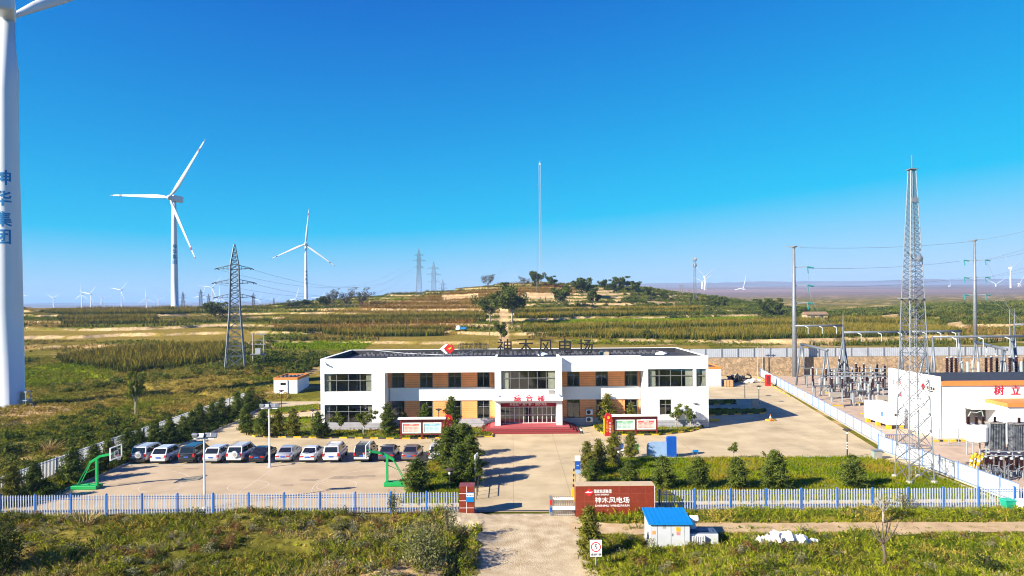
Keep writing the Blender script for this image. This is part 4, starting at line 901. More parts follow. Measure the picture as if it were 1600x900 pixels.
text('banner_lettering', '安全生产 责任第一 预防为主', .40, M['whitetext'], B, facing(((dx0+dx1)/2, yd-.09, (zb+zt)/2)), .005, bold=.008)
# steps
sm, tm = MB(), MB(); s0, s1 = fx(766.5, 664), fx(888.5, 664)
for k in range(4):
    e = .36*(3-k); z1 = zst*(k+1)/4
    (tm if k == 3 else sm).box(s0-e*1.05, s1+e*1.05, -PRO-1.5-e, 2.4-.01*k, zst*k/4 if k else 0, z1)
S_ = sm.build('entrance_steps', M['carpet'], B); tm.build('carpeted_landing', M['pink'], S_)
em = MB()
for k in range(4):
    e = .36*(3-k); z1 = zst*(k+1)/4; y = -PRO-1.5-e; em.box(s0-e*1.05, s1+e*1.05, y-.012, y-.001, z1-.05, z1+.003); em.box(s1+e*1.05+.001, s1+e*1.05+.015, y, 2.2, z1-.05, z1+.003); em.box(s0-e*1.05-.015, s0-e*1.05-.001, y, 2.2, z1-.05, z1+.003)
em.build('step_nosing', mat('nosing', (.12,.05,.05), .6, .1), S_)
for px, ch in ((808.5, '综'), (827, '合'), (845.5, '楼')):
    p = at(px, 622, BY-PRO-.55); text('red_character', ch, .95, M['redtext'], B, facing((p.x, -PRO-.58, at(px, 621.8, BY-PRO).z)), .03, bold=.008)
vm_ = MB(); p = at(861, 612, BY-PRO); vm_.box(p.x-.3, p.x+.35, -PRO-.12, -PRO-.001, p.z-.22, p.z+.22); vm_.build('wall_vent', M['concrete'], B)
for px, py in ((776, 615), (870.5, 613.5), (504, 566)):
    p = at(px, py, BY-PRO); c = MB(); yb = -PRO if px > 600 else 0; c.tube([(p.x, yb-.001, p.z), (p.x, yb-.35, p.z-.05)], .05, 6); c.tube([(p.x-.18, yb-.3, p.z-.1), (p.x+.25, yb-.5, p.z-.22)], .1, 8); c.build('security_camera', M['white_metal'], B)
# roof with dark inner slopes, kerbs and paving rows
rf = MB(); rf.box(XL+.35, XR-.35, .35, DEP-.35, 8.5, 8.8); R_ = rf.build('roof', M['roof'], B)
cp = MB(); cp.box(XL-.02, XR+.02, -.02, .42, ZT-.01, ZT+.05); cp.box(XL-.02, XL+.42, .42, DEP-.4, ZT-.02, ZT+.05); cp.box(XR-.42, XR+.02, .42, DEP-.4, ZT-.02, ZT+.05); cp.box(XL-.02, XR+.02, DEP-.4, DEP+.02, ZT-.02, ZT+.05)
cp.box(CB[0]-.01, CB[1]+.01, -PRO-.02, -.02, ZT-.012, ZT+.05); cp.build('parapet_coping', M['white'], R_)
dk = MB(); dk.box(XL+.353, XL+.40, .36, DEP-.36, 8.8, ZT-.03); dk.box(XR-.40, XR-.353, .36, DEP-.36, 8.8, ZT-.03); dk.box(XL+.41, XR-.41, DEP-.40, DEP-.353, 8.8, ZT-.03); dk.build('parapet_lining', M['roof'], R_); dk = MB()
dk.quad((XL+.42, DEP-.42, 8.52), (XR-.42, DEP-.42, 8.52), (XR-.42, DEP-.42, ZT-.15), (XL+.42, DEP-.42, ZT-.15)); dk.quad((XL+.36, .4, 8.5), (XL+.36, DEP-.4, 8.5), (XL+.36, DEP-.4, ZT-.1), (XL+.36, .4, ZT-.1))
tl = MB()
for k in range(70):
    x = XL+2.2+k*(XR-XL-4.4)/70; tl.box(x, x+.42, 13.0, 13.5, 8.8, 9.0+.1*random.random()); 
    if k % 3: tl.box(x, x+.38, 15.2, 15.6, 8.8, 9.15)
tag(tl.build('roof_tiles', M['rooftile'], R_), kind='stuff')
pp = MB(); pp.tube([(XL+4, 15.5, 9.5), (XL+9, 14.0, 9.1), (XL+15, 12.0, 8.95), (XL+18, 12.5, 9.0), (XL+20, 14.0, 9.6)], .06, 6); pp.build('roof_pipe', M['steelpale'], R_)
for x in (4.6, 22.3):
    v = MB(); v.lathe([(.9,8.8),(.9,8.95),(.3,9.2),(.05,9.28)], 10, c=(x, 12)); v.build('roof_vent', M['white'], R_)
v = MB(); v.box(13.1, 14.4, 11.5, 12.5, 8.8, 9.25); v.build('roof_hatch', mat('hatch_beige', (.45,.38,.28), .7), R_)
dn = MB()
for x in (LB[1]+.22, RB[0]-.15): dn.tube([(x, REC-.2, .2), (x, REC-.2, ZU1-.02)], .06, 8)
dn.build('drain_pipe', M['steelpale'], B)
# roof sign: emblem, board and characters standing on the roof
YS = 101.0; zs0 = 8.8
E = thing('roof_emblem', 'red and white diamond emblem standing on the office roof', 'emblem', (0, YS, 0))
e0 = at(694, 545, YS); e1 = at(702, 545, YS); ex = Matrix.Rotation(rad(90), 4, 'X')
def poly3(name, pts, m, parent, y0, th=.12):
    mb = MB(); mb.prism([(p.x, p.z) for p in pts], -th/2, th/2, Matrix.Translation((0, y0, 0)) @ ex); return mb.build(name, m, parent)
q = lambda x, y: at(x, y, YS)
poly3('white_chevron', [q(687,545),(q(697,537)),(q(700,538)),(q(693,545)),(q(700,552)),(q(697,553))], M['white'], E, -.02)
poly3('red_diamond', [q(694,545),q(701,537.3),q(703.5,540),q(706,537.3),q(711,545),q(703.5,553)], M['red'], E, -.08)
poly3('gold_flash', [q(699,545.5),q(707,541),q(704.5,544.3),q(706.5,544.6),q(701,546.6),q(702.5,545)], M['yellowtext'], E, -.17, .03)
sp_ = MB()
for px in (693, 706): x = q(px, 545).x; sp_.tube([(x, .02, zs0), (x, .02, q(px, 550).z)], .05, 6); sp_.tube([(x, 1.2, zs0), (x, .03, q(px, 545).z)], .04, 6)
sp_.build('support', M['steel'], E)
T_ = thing('roof_sign_board', 'dark open framed company name board on the roof right of the emblem', 'sign', (0, YS, 0))
fm = MB()
x0, x1 = q(717, 545).x, q(763, 545).x
for z in (q(740, 538).z, q(740, 545.5).z): fm.bar((x0, 0, z), (x1, 0, z), .06)
for x in (x0, x1): fm.bar((x, 0, zs0), (x, 0, q(740, 538).z), .07)
fm.build('sign_frame', M['darkframe'], T_)
text('sign_lettering', '国家能源集团', 1.08, M['darktext'], T_, facing(((x0+x1)/2, -.08, q(740, 541.5).z)), .04, sx=.62)
text('sign_small_lettering', 'CHN ENERGY', .62, M['darktext'], T_, facing(((x0+x1)/2, -.08, q(740, 549.6).z)), .04, sx=.95)
for ch, px, nm in (('神', 789, 'first'), ('木', 822, 'second'), ('风', 853, 'third'), ('电', 883, 'fourth'), ('场', 915.5, 'fifth')):
    p = q(px, 546.2); o = thing('roof_character', 'dark standing Chinese character %s on the roof edge, %s of five' % (ch, nm), 'sign letter', (p.x, YS, zs0), group='characters of the roof sign')
    text('character', ch, 2.35, M['darktext'], o, facing((0, 0, p.z-zs0+.3)), .08, bold=.018)
    s_ = MB(); s_.bar((-.4, .12, 0), (-.4, .12, p.z-zs0), .06); s_.bar((.4, .12, 0), (.4, .12, p.z-zs0), .06); s_.bar((-.4, 1.1, 0), (-.4, .14, p.z-zs0), .05); s_.bar((.4, 1.1, 0), (.4, .14, p.z-zs0), .05); s_.build('support', M['darkframe'], o)
# air conditioners on the wall
for px, py, lb in ((920.5, 643, 'upper white outdoor air conditioner on the wall right of the entrance'), (920.5, 654.5, 'lower white outdoor air conditioner on the wall right of the entrance'), (1007.5, 644, 'single white air conditioner beside the right block corner')):
    p = at(px, py, BY+REC); t = thing('air_conditioner', lb, 'air conditioner', (p.x, BY+REC-.35, p.z)); b = MB(); b.box(-.45, .45, -.2, .2, -.35, .35); b.build('casing', M['white_metal'], t, bevel=.02)
    f = MB(); f.lathe([(.27,0),(.27,.015),(.06,.03)], 16, Matrix.Translation((-.1, -.2, 0)) @ Matrix.Rotation(rad(90), 4, 'X')); f.build('fan_grille', M['black'], t)
    h = MB(); h.bar((-.3, .34, -.36), (-.3, -.2, -.36), .04); h.bar((.3, .34, -.36), (.3, -.2, -.36), .04); h.build('bracket', M['steel'], t)
# ------------------------------------------------------------------ small buildings
def hut(name, label, x0, x1, y0, y1, h, win=None, pipe=None, slope=0):
    t = thing(name, label, 'building', (x0, y0, 0)); W, D_ = x1-x0, y1-y0
    b = MB()
    holes = [win] if win else []
    wallholes(b, 0, W, .35, h-.45, 0, .2, holes); b.box(0, .2, .2, D_, .35, h-.45); b.box(W-.2, W, .2, D_, .35, h-.45); b.box(.2, W-.2, D_-.2, D_, .35, h-.45); b.build('wall', M['white'], t)
    MB().box(-.02, W+.02, -.02, D_+.02, 0, .35).build('plinth', M['plinth'], t)
    o = MB(); o.box(-.05, W+.05, -.05, .2, h-.45, h); o.box(-.05, .2, .2, D_+.05, h-.45, h); o.box(W-.2, W+.05, .2, D_+.05, h-.45, h); o.box(.2, W-.2, D_-.15, D_+.05, h-.45, h); o.build('orange_fascia', M['orange_trim'], t)
    r = MB(); r.box(.2, W-.2, .2, D_-.15, h-.4, h-.22); r_ = r.build('roof', M['roof'], t)
    if win:
        f = MB(); f.box(win[0], win[1], .1, .14, win[2], win[3]); f.build('window', M['carglass'], t)
    if pipe: MB().tube([(pipe, -.08, .1), (pipe, -.08, h-.5)], .06, 8).build('drain_pipe', M['steel'], t)
    return t, r_
p0 = gp(424.5, 620.5); p1 = gp(463, 621)
t, r_ = hut('pump_house', 'small white pump house with orange roof band left of the office', p0.x+.4, p1.x, p0.y, p0.y+7, 3.5, (1.2, 2.2, 2.1, 2.6), 2.55)
c = MB()
for k in range(6): c.lathe([(.3,3.28),(.3,3.5),(.1,3.6)], 8, c=(.8+k*.55, 2+k*.6))
c.build('roof_vent', M['rooftile'], t)
p = gp(1107, 604.5); p2 = gp(1127.5, 604.5)
hut('garage_building', 'small white garage with orange band behind the right end of the office', p.x-8, p2.x, p.y, p.y+9, 3.9)
# switchgear building on the right
GX, GY = 51.6, 82.4; Hh = 6.9
G = thing('switchgear_building', 'white switchgear hall with orange fascia and red safety slogan at the right edge', 'building', (GX, GY, 0))
w_ = MB(); wallholes(w_, 0, 34, 0, Hh-.55, 0, .3, [(3.0, 7.4, .5, 3.6)]); w_.box(-.3, 0, -.12, 10.8, 0, Hh+.55); w_.box(33.7, 34, .3, 10.8, 0, Hh-.55); w_.box(0, 34, 10.5, 10.8, 0, Hh-.5); w_.build('wall', M['white'], G)
w_ = MB(); w_.box(2.9, 7.5, 1.5, 1.7, 0, 3.7); w_.box(2.9, 3.0, .3, 1.5, 0, 3.7); w_.box(7.4, 7.5, .3, 1.5, 0, 3.7); w_.build('porch_wall', M['white'], G)
MB().box(2.6, 8.6, -1.9, -.001, 3.75, 3.98).build('porch_canopy', M['white'], G)
w_ = MB(); w_.box(7.2, 7.5, -1.7, -.002, 0, 3.74); w_.build('porch_screen', mat('porch_grey', (.5,.5,.52), .7), G)
MB().box(3.2, 6.6, 1.4, 1.49, .3, 3.1).build('roller_door', M['concrete'], G)
MB().box(0, 34.1, -.2, .3, Hh-.55, Hh).build('orange_fascia', M['orange_trim'], G)
MB().box(0, 34, .3, 10.5, Hh-.5, Hh-.1).build('roof', M['roof'], G)
for i, ch in enumerate('树立安全发展理念'):
    x = at(1560.5, 611, GY).x-GX+i*2.02; z = at(1560, 611, GY).z
    text('slogan_character', ch, 1.22, M['redtext'], G, facing((x, -.035, z)), .03, bold=.008)
mk = Matrix.Translation((-.33, 0, 0)) @ Matrix.Rotation(rad(-90), 4, 'Z') @ Matrix.Rotation(rad(90), 4, 'X')
def side(name, s, size, mm, y, z, **kw): return text(name, s, size, mm, G, Matrix.Translation((-.33, y, z)) @ Matrix.Rotation(rad(-90), 4, 'Z') @ Matrix.Rotation(rad(90), 4, 'X'), .02, **kw)
for s_, y in (('安', 9.5), ('全', 8.7), ('区', 7.9)): side('side_character', s_, .62, M['redtext'], y, 5.6)
side('side_character', '域', .6, M['redtext'], 7.9, 4.1)
d = MB(); d.prism([(-.45,0),(0,.5),(.45,0),(0,-.5)], 0, .03, Matrix.Translation((-.32, 2.9, 5.9)) @ Matrix.Rotation(rad(-90), 4, 'Z') @ Matrix.Rotation(rad(90), 4, 'X')); d.build('red_emblem', M['red'], G)
side('emblem_lettering', '国家能源', .42, M['darktext'], 1.4, 5.85); side('emblem_small_lettering', 'CHN ENERGY', .2, M['darktext'], 1.4, 5.5)
ax = at(1572, 650, 79).x-GX
a = MB(); a.box(ax, ax+14, -3.6, -.002, 0, 4.3); a.build('annex_wall', M['white'], G); MB().box(ax-.1, ax+14, -3.8, -.003, 4.3, 4.75).build('annex_fascia', M['orange_trim'], G)
# retaining wall and the wall-top fence behind the yard
rw = MB(); rw.box(-22, 140, WALL_Y, WALL_Y+1.1, -.2, 4.02)
m = mat('rubble_stone', (.32,.225,.135), .9, .2, 1.5, bump=.6); _nt = m.node_tree; _N = _nt.nodes; _L = _nt.links
_g = _N.new('ShaderNodeNewGeometry'); _v = _N.new('ShaderNodeTexVoronoi'); _v.feature = 'DISTANCE_TO_EDGE'; _v.inputs['Scale'].default_value = 2.2; _L.new(_g.outputs['Position'], _v.inputs['Vector'])
_v2 = _N.new('ShaderNodeTexVoronoi'); _v2.inputs['Scale'].default_value = 2.2; _L.new(_g.outputs['Position'], _v2.inputs['Vector'])
_r = _N.new('ShaderNodeMapRange'); _r.inputs[2].default_value = .07; _r.inputs[3].default_value = .55; _L.new(_v.outputs['Distance'], _r.inputs[0])
_hs = _N.new('ShaderNodeSeparateColor'); _L.new(_v2.outputs['Color'], _hs.inputs[0]); _r2 = _N.new('ShaderNodeMapRange'); _r2.inputs[3].default_value = .75; _r2.inputs[4].default_value = 1.35; _L.new(_hs.outputs[0], _r2.inputs[0])
_m = _N.new('ShaderNodeMath'); _m.operation = 'MULTIPLY'; _L.new(_r.outputs[0], _m.inputs[0]); _L.new(_r2.outputs[0], _m.inputs[1])
_P = _N['Principled BSDF']; _s = _P.inputs['Base Color'].links[0].from_socket; _vs = _N.new('ShaderNodeVectorMath'); _vs.operation = 'SCALE'; _L.new(_s, _vs.inputs[0]); _L.new(_m.outputs[0], _vs.inputs['Scale']); _L.new(_vs.outputs[0], _P.inputs['Base Color'])
RW = rw.build('retaining_wall', m); tag(RW, 'tan rubble stone retaining wall behind the yard and switchyard', 'wall')
tf = thing('hilltop_fence', 'pale grey panel fence running along the top of the retaining wall', 'fence', (0, WALL_Y+.7, 4.02))
f = MB(); f.box(-22, 140, -.04, .04, .05, 1.95); f.build('panel', clad('fence_sheet', (.36,.39,.44), .45, 'X'), tf)
for x in np.arange(-22, 140, 3.6): MB().box(x-.09, x+.09, -.16, -.05, 0, 2.08).build('post', M['steel'], tf)
for px in (1184, 1192): 
    p = at(px, 570, WALL_Y-1); t = thing('thin_pole', 'thin dark pole before the stone wall, %s of two' % ('left' if px < 1188 else 'right'), 'pole', (p.x, WALL_Y-1, 0)); MB().tube([(0,0,0),(0,0,6.5)], [.09,.06], 8).build('pole', M['concrete'], t); MB().box(-.5,.5,-.05,.05,6.1,6.22).build('crossarm', M['concrete'], t)
# ------------------------------------------------------------------ fences
def picket_fence(name, label, x0, x1, y, h, tint, post_x, pitch=.21, z=0.0):
    t = thing(name, label, 'fence', (0, y, z))
    p = MB()
    for x in np.arange(x0+.1, x1-.02, pitch): p.box(x-.033, x+.033, -.02, .02, .12, h); p.v += [(x-.033,-.02,h),(x+.033,-.02,h),(x+.033,.02,h),(x-.033,.02,h),(x,0,h+.07)]; n = len(p.v)-5; p.f += [(n,n+1,n+4),(n+1,n+2,n+4),(n+2,n+3,n+4),(n+3,n,n+4)]
    p.build('pickets', FP, t)
    for zz in (.35, h-.32, h-.14): MB().box(x0, x1, .022, .062, zz-.022, zz+.022).build('rail', tint, t)
    for x in post_x: 
        b = MB(); b.box(x-.065, x+.065, -.055, .075, 0, h+.06); b.lathe([(.08,h+.06),(.09,h+.1),(.03,h+.15)], 8, c=(x, .01)); b.build('post', tint, t)
    return t
FP = mat('picket_paint', (.38,.43,.52), .45, .05)
FB = mat('fence_blue', (.03,.13,.42), .45, .06)
picket_fence('front_fence', 'white picket fence with blue posts in front of the basketball court', -50, -4.35, FENCE_Y, 1.62, FB, np.arange(-49.9, -4.5, 2.86))
picket_fence('front_fence', 'white picket fence with blue posts in front of the right lawn', 11.6, 60, FENCE_Y+.1, 1.62, FB, np.arange(11.75, 60, 2.86))
def run_fence(name, label, a, b, h, pitch, solid, tint, pm, slope=0):
    a, b = Vector(a), Vector(b); L_ = (b-a).length; t = thing(name, label, 'fence', (a.x, a.y, 0), math.atan2(b.y-a.y, b.x-a.x))
    if solid:
        MB().box(0, L_, -.03, .03, .12, h-.16).build('panel', pm, t)
    else:
        p = MB()
        for x in np.arange(.1, L_, .2): p.box(x-.04, x+.04, -.02, .02, .12, h)
        p.build('pickets', pm, t)
    for zz in (.16, h-.12): MB().box(0, L_, -.075, -.032, zz-.03, zz+.03).build('rail', tint, t)
    MB().box(0, L_, -.12, .12, -.05, .1).build('footing', M['kerbwhite'], t)
    for x in np.arange(0, L_+.1, pitch): MB().box(x-.05, x+.05, -.13, -.035, 0, h+.08).build('post', tint, t)
    return t
PB = mat('pale_blue_rail', (.14,.23,.42), .45, .05)
run_fence('boundary_fence', 'white boundary fence climbing behind the dark pines on the left', (-45.5, 55.2), (-45.5, 119), 1.75, 3.2, False, PB, M['white_metal'])
PW = mat('fence_panel_white', (.50,.52,.55), .6, .04, 1)
run_fence('yard_fence', 'long white panel fence between the yard and the switchyard', (54.6, 150), (42.2, 77.5), 1.75, 3.3, True, PB, PW)
run_fence('yard_fence', 'short white panel fence between the lattice mast lawn and switchyard', (40.95, 76.4), (41.6, 56.2), 1.75, 2.6, True, PB, PW)
tG = thing('fence_gate', 'grey barred gate gap between the two white panel fences', 'gate', (42.0, 77.0, 0)); b = MB()
for x in np.arange(0, 3.2, .22): b.box(x-.025, x+.025, -.02, .02, .1, 1.5)
b.build('bars', M['steel'], tG); b = MB(); b.box(-.05, 3.2, -.03, .03, 1.5, 1.58); b.box(-.05, 3.2, -.03, .03, .05, .1); b.build('gate_frame', M['blue'], tG)
t = thing('notice_plate', 'small grey notice plate hung on the long white panel fence', 'sign', (48.32, 112.4, .55), rad(-99)); MB().box(-.6, .6, -.18, -.14, 0, .9).build('plate', M['concrete'], t)
# ------------------------------------------------------------------ gate
gt = mat('granite_red', (.19,.03,.014), .35, .18, 5, spec=.5)
def tiles(mb_, x0, x1, z0, z1, y, nx, nz, w=.022):
    for k in range(1, nx): x = x0+(x1-x0)*k/nx; mb_.box(x-w/2, x+w/2, y-.004, y, z0, z1)
    for k in range(1, nz): z = z0+(z1-z0)*k/nz; mb_.box(x0, x1, y-.006, y-.002, z-w/2, z+w/2)
p = gp(717.5, 806); t = thing('gate_pillar', 'red tiled gate pillar with blue notice at the left of the entrance', 'pillar', (p.x, p.y, 0)); W = 1.2
MB().box(0, W, 0, 1.2, .06, 2.32).build('pillar_body', gt, t); MB().box(-.12, W+.15, -.12, 1.3, 0, .06).build('base', M['kerbwhite'], t)
j = MB(); tiles(j, 0, W, .06, 2.32, 0, 2, 4, .03); j.box(W-.02, W+.004, -.006, 1.2, .06, 2.32) if False else None; j.build('tile_joints', M['white'], t)
b = MB(); b.box(.58, 1.18, -.05, -.008, 1.1, 1.85); N_ = b.build('notice', M['skyblue'], t); MB().box(.6, 1.16, -.056, -.051, 1.5, 1.8).build('notice_panel', M['white'], N_); text('notice_lettering', '来访登记', .13, M['darktext'], N_, facing((.88, -.06, 1.62)), .003)
p = gp(900, 808); q_ = gp(1023, 807)
W = q_.x-p.x; t = thing('gate_wall', 'long red granite gate wall with white lettering right of the entrance', 'wall', (p.x, p.y, 0))
MB().box(0, W, 0, 1.15, 0, 2.42).build('wall_body', gt, t); MB().box(-.02, W+.02, -.02, 1.17, 2.42, 2.47).build('coping', mat('coping_cream', (.45,.34,.22), .7, .08), t)
j = MB(); tiles(j, 0, W, 0, 2.42, 0, 9, 4, .015); j.build('tile_joints', mat('joint_red', (.30,.07,.04), .7), t)
MB().box(W+.001, W+.03, -.01, .03, 0, 2.42).build('corner_trim', M['white'], t)
d = MB(); d.prism([(-.34,0),(0,.3),(.34,0),(0,-.3)], 0, .03, facing((1.06, -.008, 1.92))); em_ = d.build('red_emblem', mat('emblem_red', (.8,.02,.03), .4, 0), t)
d = MB(); d.prism([(-.34,0),(-.08,.12),(.0,.05),(.3,.08),(.05,-.03)], .031, .04, facing((1.06, -.008, 1.92))); d.build('emblem_flash', M['white'], em_)
text('company_lettering', '国家能源集团', .30, M['whitetext'], t, facing((2.12, -.012, 1.99)), .015, sx=.78); text('company_small_lettering', 'CHN ENERGY', .17, M['whitetext'], t, facing((2.08, -.012, 1.74)), .012, sx=1.05)
text('station_lettering', '神木风电场', .52, M['whitetext'], t, facing((2.86, -.012, 1.28)), .02, sx=1.06); text('station_small_lettering', 'SHENMU WINDFARM', .24, M['whitetext'], t, facing((2.86, -.012, .87)), .015, sx=1.18)
# retractable gate, folded against the wall
g0 = gp(859, 806); g1 = gp(899, 806); t = thing('sliding_gate', 'folded stainless steel concertina gate beside the red granite wall', 'gate', (g0.x, g0.y+.2, 0)); W = g1.x-g0.x
b = MB(); b.box(0, .22, -.35, .35, .08, 1.45); hd = b.build('gate_head', M['steel'], t); MB().box(.02, .2, -.362, -.351, .9, 1.3).build('head_plate', M['red'], hd); MB().box(.02,.2,-.363,-.352,.35,.7).build('head_label', M['blue'], hd)
b = MB(); n = 12
for k in range(n):
    x = .3+(W-.32)*k/n
    for y in (-.28, .28): b.tube([(x, y, .1), (x, y, 1.3), (x+.04, y*.8, 1.42)], .028, 6)
    b.tube([(x, -.28, 1.3), (x+.11, -.28, .9), (x, -.28, .5), (x+.11, -.28, .12)], .018, 5); b.tube([(x+.04, -.22, 1.42), (x+.04, .22, 1.42)], .02, 5); b.lathe([(.06,.0),(.06,.1)], 8, c=(x, -.28))
b.build('scissor_bars', mat('stainless', (.55,.53,.5), .25, .1, metal=.85), t); MB().box(.24, W-.02, -.36, -.32, .5, .78).build('white_band', M['white'], t)
tr = MB(); tr.box(-3.0, 4.85, FENCE_Y-.3+.55, FENCE_Y-.3+.78, .0, .02); tag(tr.build('gate_rail', M['black']), 'dark sliding gate rail across the entry road', 'rail')
def lamp(px, base, top, lab, z=0.0, group='dark mushroom topped lamp posts'):
    p = gp(px, base, z); h = (base-top)*p.y/F; t = thing('lamp_post', lab, 'lamp post', p, group=group)
    MB().tube([(0,0,0),(0,0,.35*h),(0,0,h-.25)], [.08,.06,.05], 10).build('pole', M['black'], t)
    b = MB(); b.lathe([(.05,h-.28),(.12,h-.2),(.42,h-.06),(.44,h-.02),(.2,h+.05),(.03,h+.09)], 16); b.build('lamp_hat', mat('lamp_hat_dark', (.06,.045,.035), .5), t); MB().lathe([(.09,h-.45),(.1,h-.3),(.06,h-.27)], 10).build('lamp_globe', M['white'], t)
    if px == 1324:
        b = MB()
        for z_ in (1.0, 1.3, 1.6): b.lathe([(.085,z_),(.085,z_+.12)], 10)
        b.build('white_band', M['white'], t)
    return t
lamp(1324, 716, 671, 'black lamp post with white bands at the back edge of the right lawn'); lamp(1186, 631, 603, 'lamp post at the tip of the shaded bed right of the office'); lamp(1164, 622, 593, 'lamp post behind the shaded bed near the stone wall')
lamp(1087, 668, 630, 'lamp post before the right end of the office'); lamp(440, 650, 610, 'lamp post in front of the white pump house'); lamp(489, 682, 640, 'lamp post at the left corner of the office')
lamp(686, 675, 639, 'lamp post between two conifers left of the entrance steps'); lamp(703, 768, 733, 'lamp post on the road island behind the front fence'); lamp(967, 740, 700, 'lamp post with bent head among olive pines right of the entry road')
def flood(px, base, top, lab, n=2):
    p = gp(px, base); h = (base-top)*p.y/F; t = thing('floodlight_pole', lab, 'floodlight', p, group='white floodlight poles at the court')
    MB().tube([(0,0,0),(0,0,h)], [.10,.065], 12).build('pole', M['white_metal'], t); MB().box(-.85,.85,-.04,.04,h-.12,h-.02).build('crossarm', M['white_metal'], t); MB().lathe([(.2,0),(.2,.06)], 10).build('base_plate', M['white_metal'], t)
    for x in (-.7, -.2, .35, .75): b = MB(); b.box(-.26, .26, -.12, .12, -.2, .2, Matrix.Translation((x, -.05 if x < 0 else .1, h+.18)) @ Matrix.Rotation(rad(-25 if x > -.3 else 30), 4, 'X') @ Matrix.Rotation(.3*x, 4, 'Z')); b.build('lamp_head', M['steel'], t, bevel=.03)
flood(320, 794, 684, 'white floodlight pole just inside the front fence'); flood(421.5, 730, 637, 'white floodlight pole at the parked cars edge of the court')
# ------------------------------------------------------------------ court and yard furniture
def hoop(loc, flip, lab):
    t = thing('basketball_hoop', lab, 'basketball hoop', loc, math.pi if flip else 0, 'green basketball hoops')
    b = MB(); b.box(-2.0, .35, -.55, -.12, .02, .34); b.box(-2.0, .35, .12, .55, .02, .34); b.box(-1.9, -1.1, -.12, .12, .05, .3); b.box(0, .3, -.12, .12, .05, .3); b.build('base', M['green'], t, bevel=.03)
    MB().bar((.1, 0, .3), (.1, 0, 2.75), .2).build('post', M['green'], t)
    b = MB(); b.bar((-.55, 0, 2.35), (.4, 0, 2.95), .17, .22); b.bar((.4, 0, 2.95), (1.5, 0, 3.15), .17, .2); b.bar((1.5, -.06, 3.15), (1.85, -.06, 3.3), .09); b.bar((1.5, .06, 3.1), (1.85, .06, 2.9), .09); b.build('arm', M['green'], t)
    b = MB(); b.bar((-1.6, -.3, .3), (-.5, -.12, 2.35), .06); b.bar((-1.6, .3, .3), (-.5, .12, 2.35), .06); b.bar((-.85, -.2, 1.4), (.1, 0, 1.9), .05); b.build('brace', M['green'], t)
    b = MB(); b.box(1.86, 1.90, -.9, .9, 2.75, 3.85); bb = b.build('backboard', glassmat('acrylic', (.8,.85,.85), .08), t)
    b = MB()
    for z in (2.75, 3.85): b.box(1.84, 1.92, -.94, .94, z-.045, z+.045)
    for y in (-.9, .9): b.box(1.84, 1.92, y-.045, y+.045, 2.795, 3.805)
    for z in (3.0, 3.45): b.box(1.905, 1.915, -.3, .3, z-.03, z+.03)
    for y in (-.3, .3): b.box(1.905, 1.915, y-.03, y+.03, 3.03, 3.42)
    b.build('backboard_frame', M['white'], bb)
    b = MB(); b.tube([(2.12+.225*math.cos(a), .225*math.sin(a), 3.02) for a in np.linspace(0, 6.283, 21)], .02, 5, False); rg_ = b.build('rim', M['redtext'], t)
    b = MB()
    for k in range(10):
        a = k*.6283; a2 = (k+.5)*.6283; b.bar((2.12+.22*math.cos(a), .22*math.sin(a), 3.0), (2.12+.13*math.cos(a2), .13*math.sin(a2), 2.6), .012); b.bar((2.12+.22*math.cos(a2+.3), .22*math.sin(a2+.3), 3.0), (2.12+.13*math.cos(a), .13*math.sin(a), 2.6), .012)
    b.build('net', M['white'], rg_)
p = gp(150, 763); hoop((p.x, p.y, .01), False, 'green basketball hoop at the left end of the court by the pines')
p = gp(607, 758.5); hoop((p.x, p.y, .01), True, 'green basketball hoop at the right end of the court by the road island')
def board(pxs, base, ytop, lab, left):
    p = gp(pxs[0], base); Y = p.y; t = thing('bulletin_board', lab, 'bulletin board', (p.x, Y, 0), group='red framed bulletin boards'); X = [at(x, base, Y).x-p.x for x in pxs]; h = (base-ytop)*Y/F
    for x in X: MB().box(x-.09, x+.09, -.09, .09, 0, h-.25).build('post', M['maroon'], t)
    MB().box(X[0]-.35, X[-1]+.45, -.45, .45, h-.22, h-.06).build('roof', M['white'], t, bevel=.03); MB().box(X[0]-.1, X[-1]+.1, -.06, .06, h-.62, h-.23).build('header', M['maroon'], t); MB().box(X[0], X[-1], -.05, .05, .52, .62).build('bottom_rail', M['maroon'], t)
    cols = ((('公示栏', (.62,.14,.12)), ('安全文化', (.16,.42,.55))) if left else (('绿水青山', (.15,.38,.2)), ('党建园地', (.62,.08,.08))))
    for k in range(2):
        a, b_ = X[k]+.14, X[k+1]-.14; z0, z1 = .72, h-.68
        f = MB(); f.box(a, b_, -.07, .05, z0, z0+.1); f.box(a, b_, -.07, .05, z1-.1, z1); f.box(a, a+.1, -.07, .05, z0+.1, z1-.1); f.box(b_-.1, b_, -.07, .05, z0+.1, z1-.1); f_ = f.build('case', M['white'], t)
        MB().box(a+.1, b_-.1, -.02, .02, z0+.1, z1-.1).build('poster', mat('poster_paper', (.42,.50,.50) if k == (1 if left else 0) else (.50,.43,.38), .6, .06, 2), f_)
        tt, c = cols[k]; mm = mat('poster_print', c, .6, .15, 6); cx = (a+b_)/2
        hb = MB(); hb.box(a+.2, b_-.2, -.028, -.022, z1-.36, z1-.16)
        for r in range(4):
            for q in range(3): x0 = a+.3+q*(b_-a-.6)/3; hb.box(x0, x0+(b_-a-.6)/3*(.55+.35*random.random()), -.027, -.022, z0+.22+r*.16, z0+.27+r*.16)
        for q in range(2): x0 = a+.35+q*.8; hb.box(x0, x0+.55, -.029, -.0225, z0+.9, z0+1.15)
        hb.build('print', mm, f_); text('poster_title', tt, .17, M['whitetext'], f_, facing((cx, -.032, z1-.26)), .002)
board((627, 659.5, 691.5), 686, 652, 'two panel red bulletin board before the left wing', True)
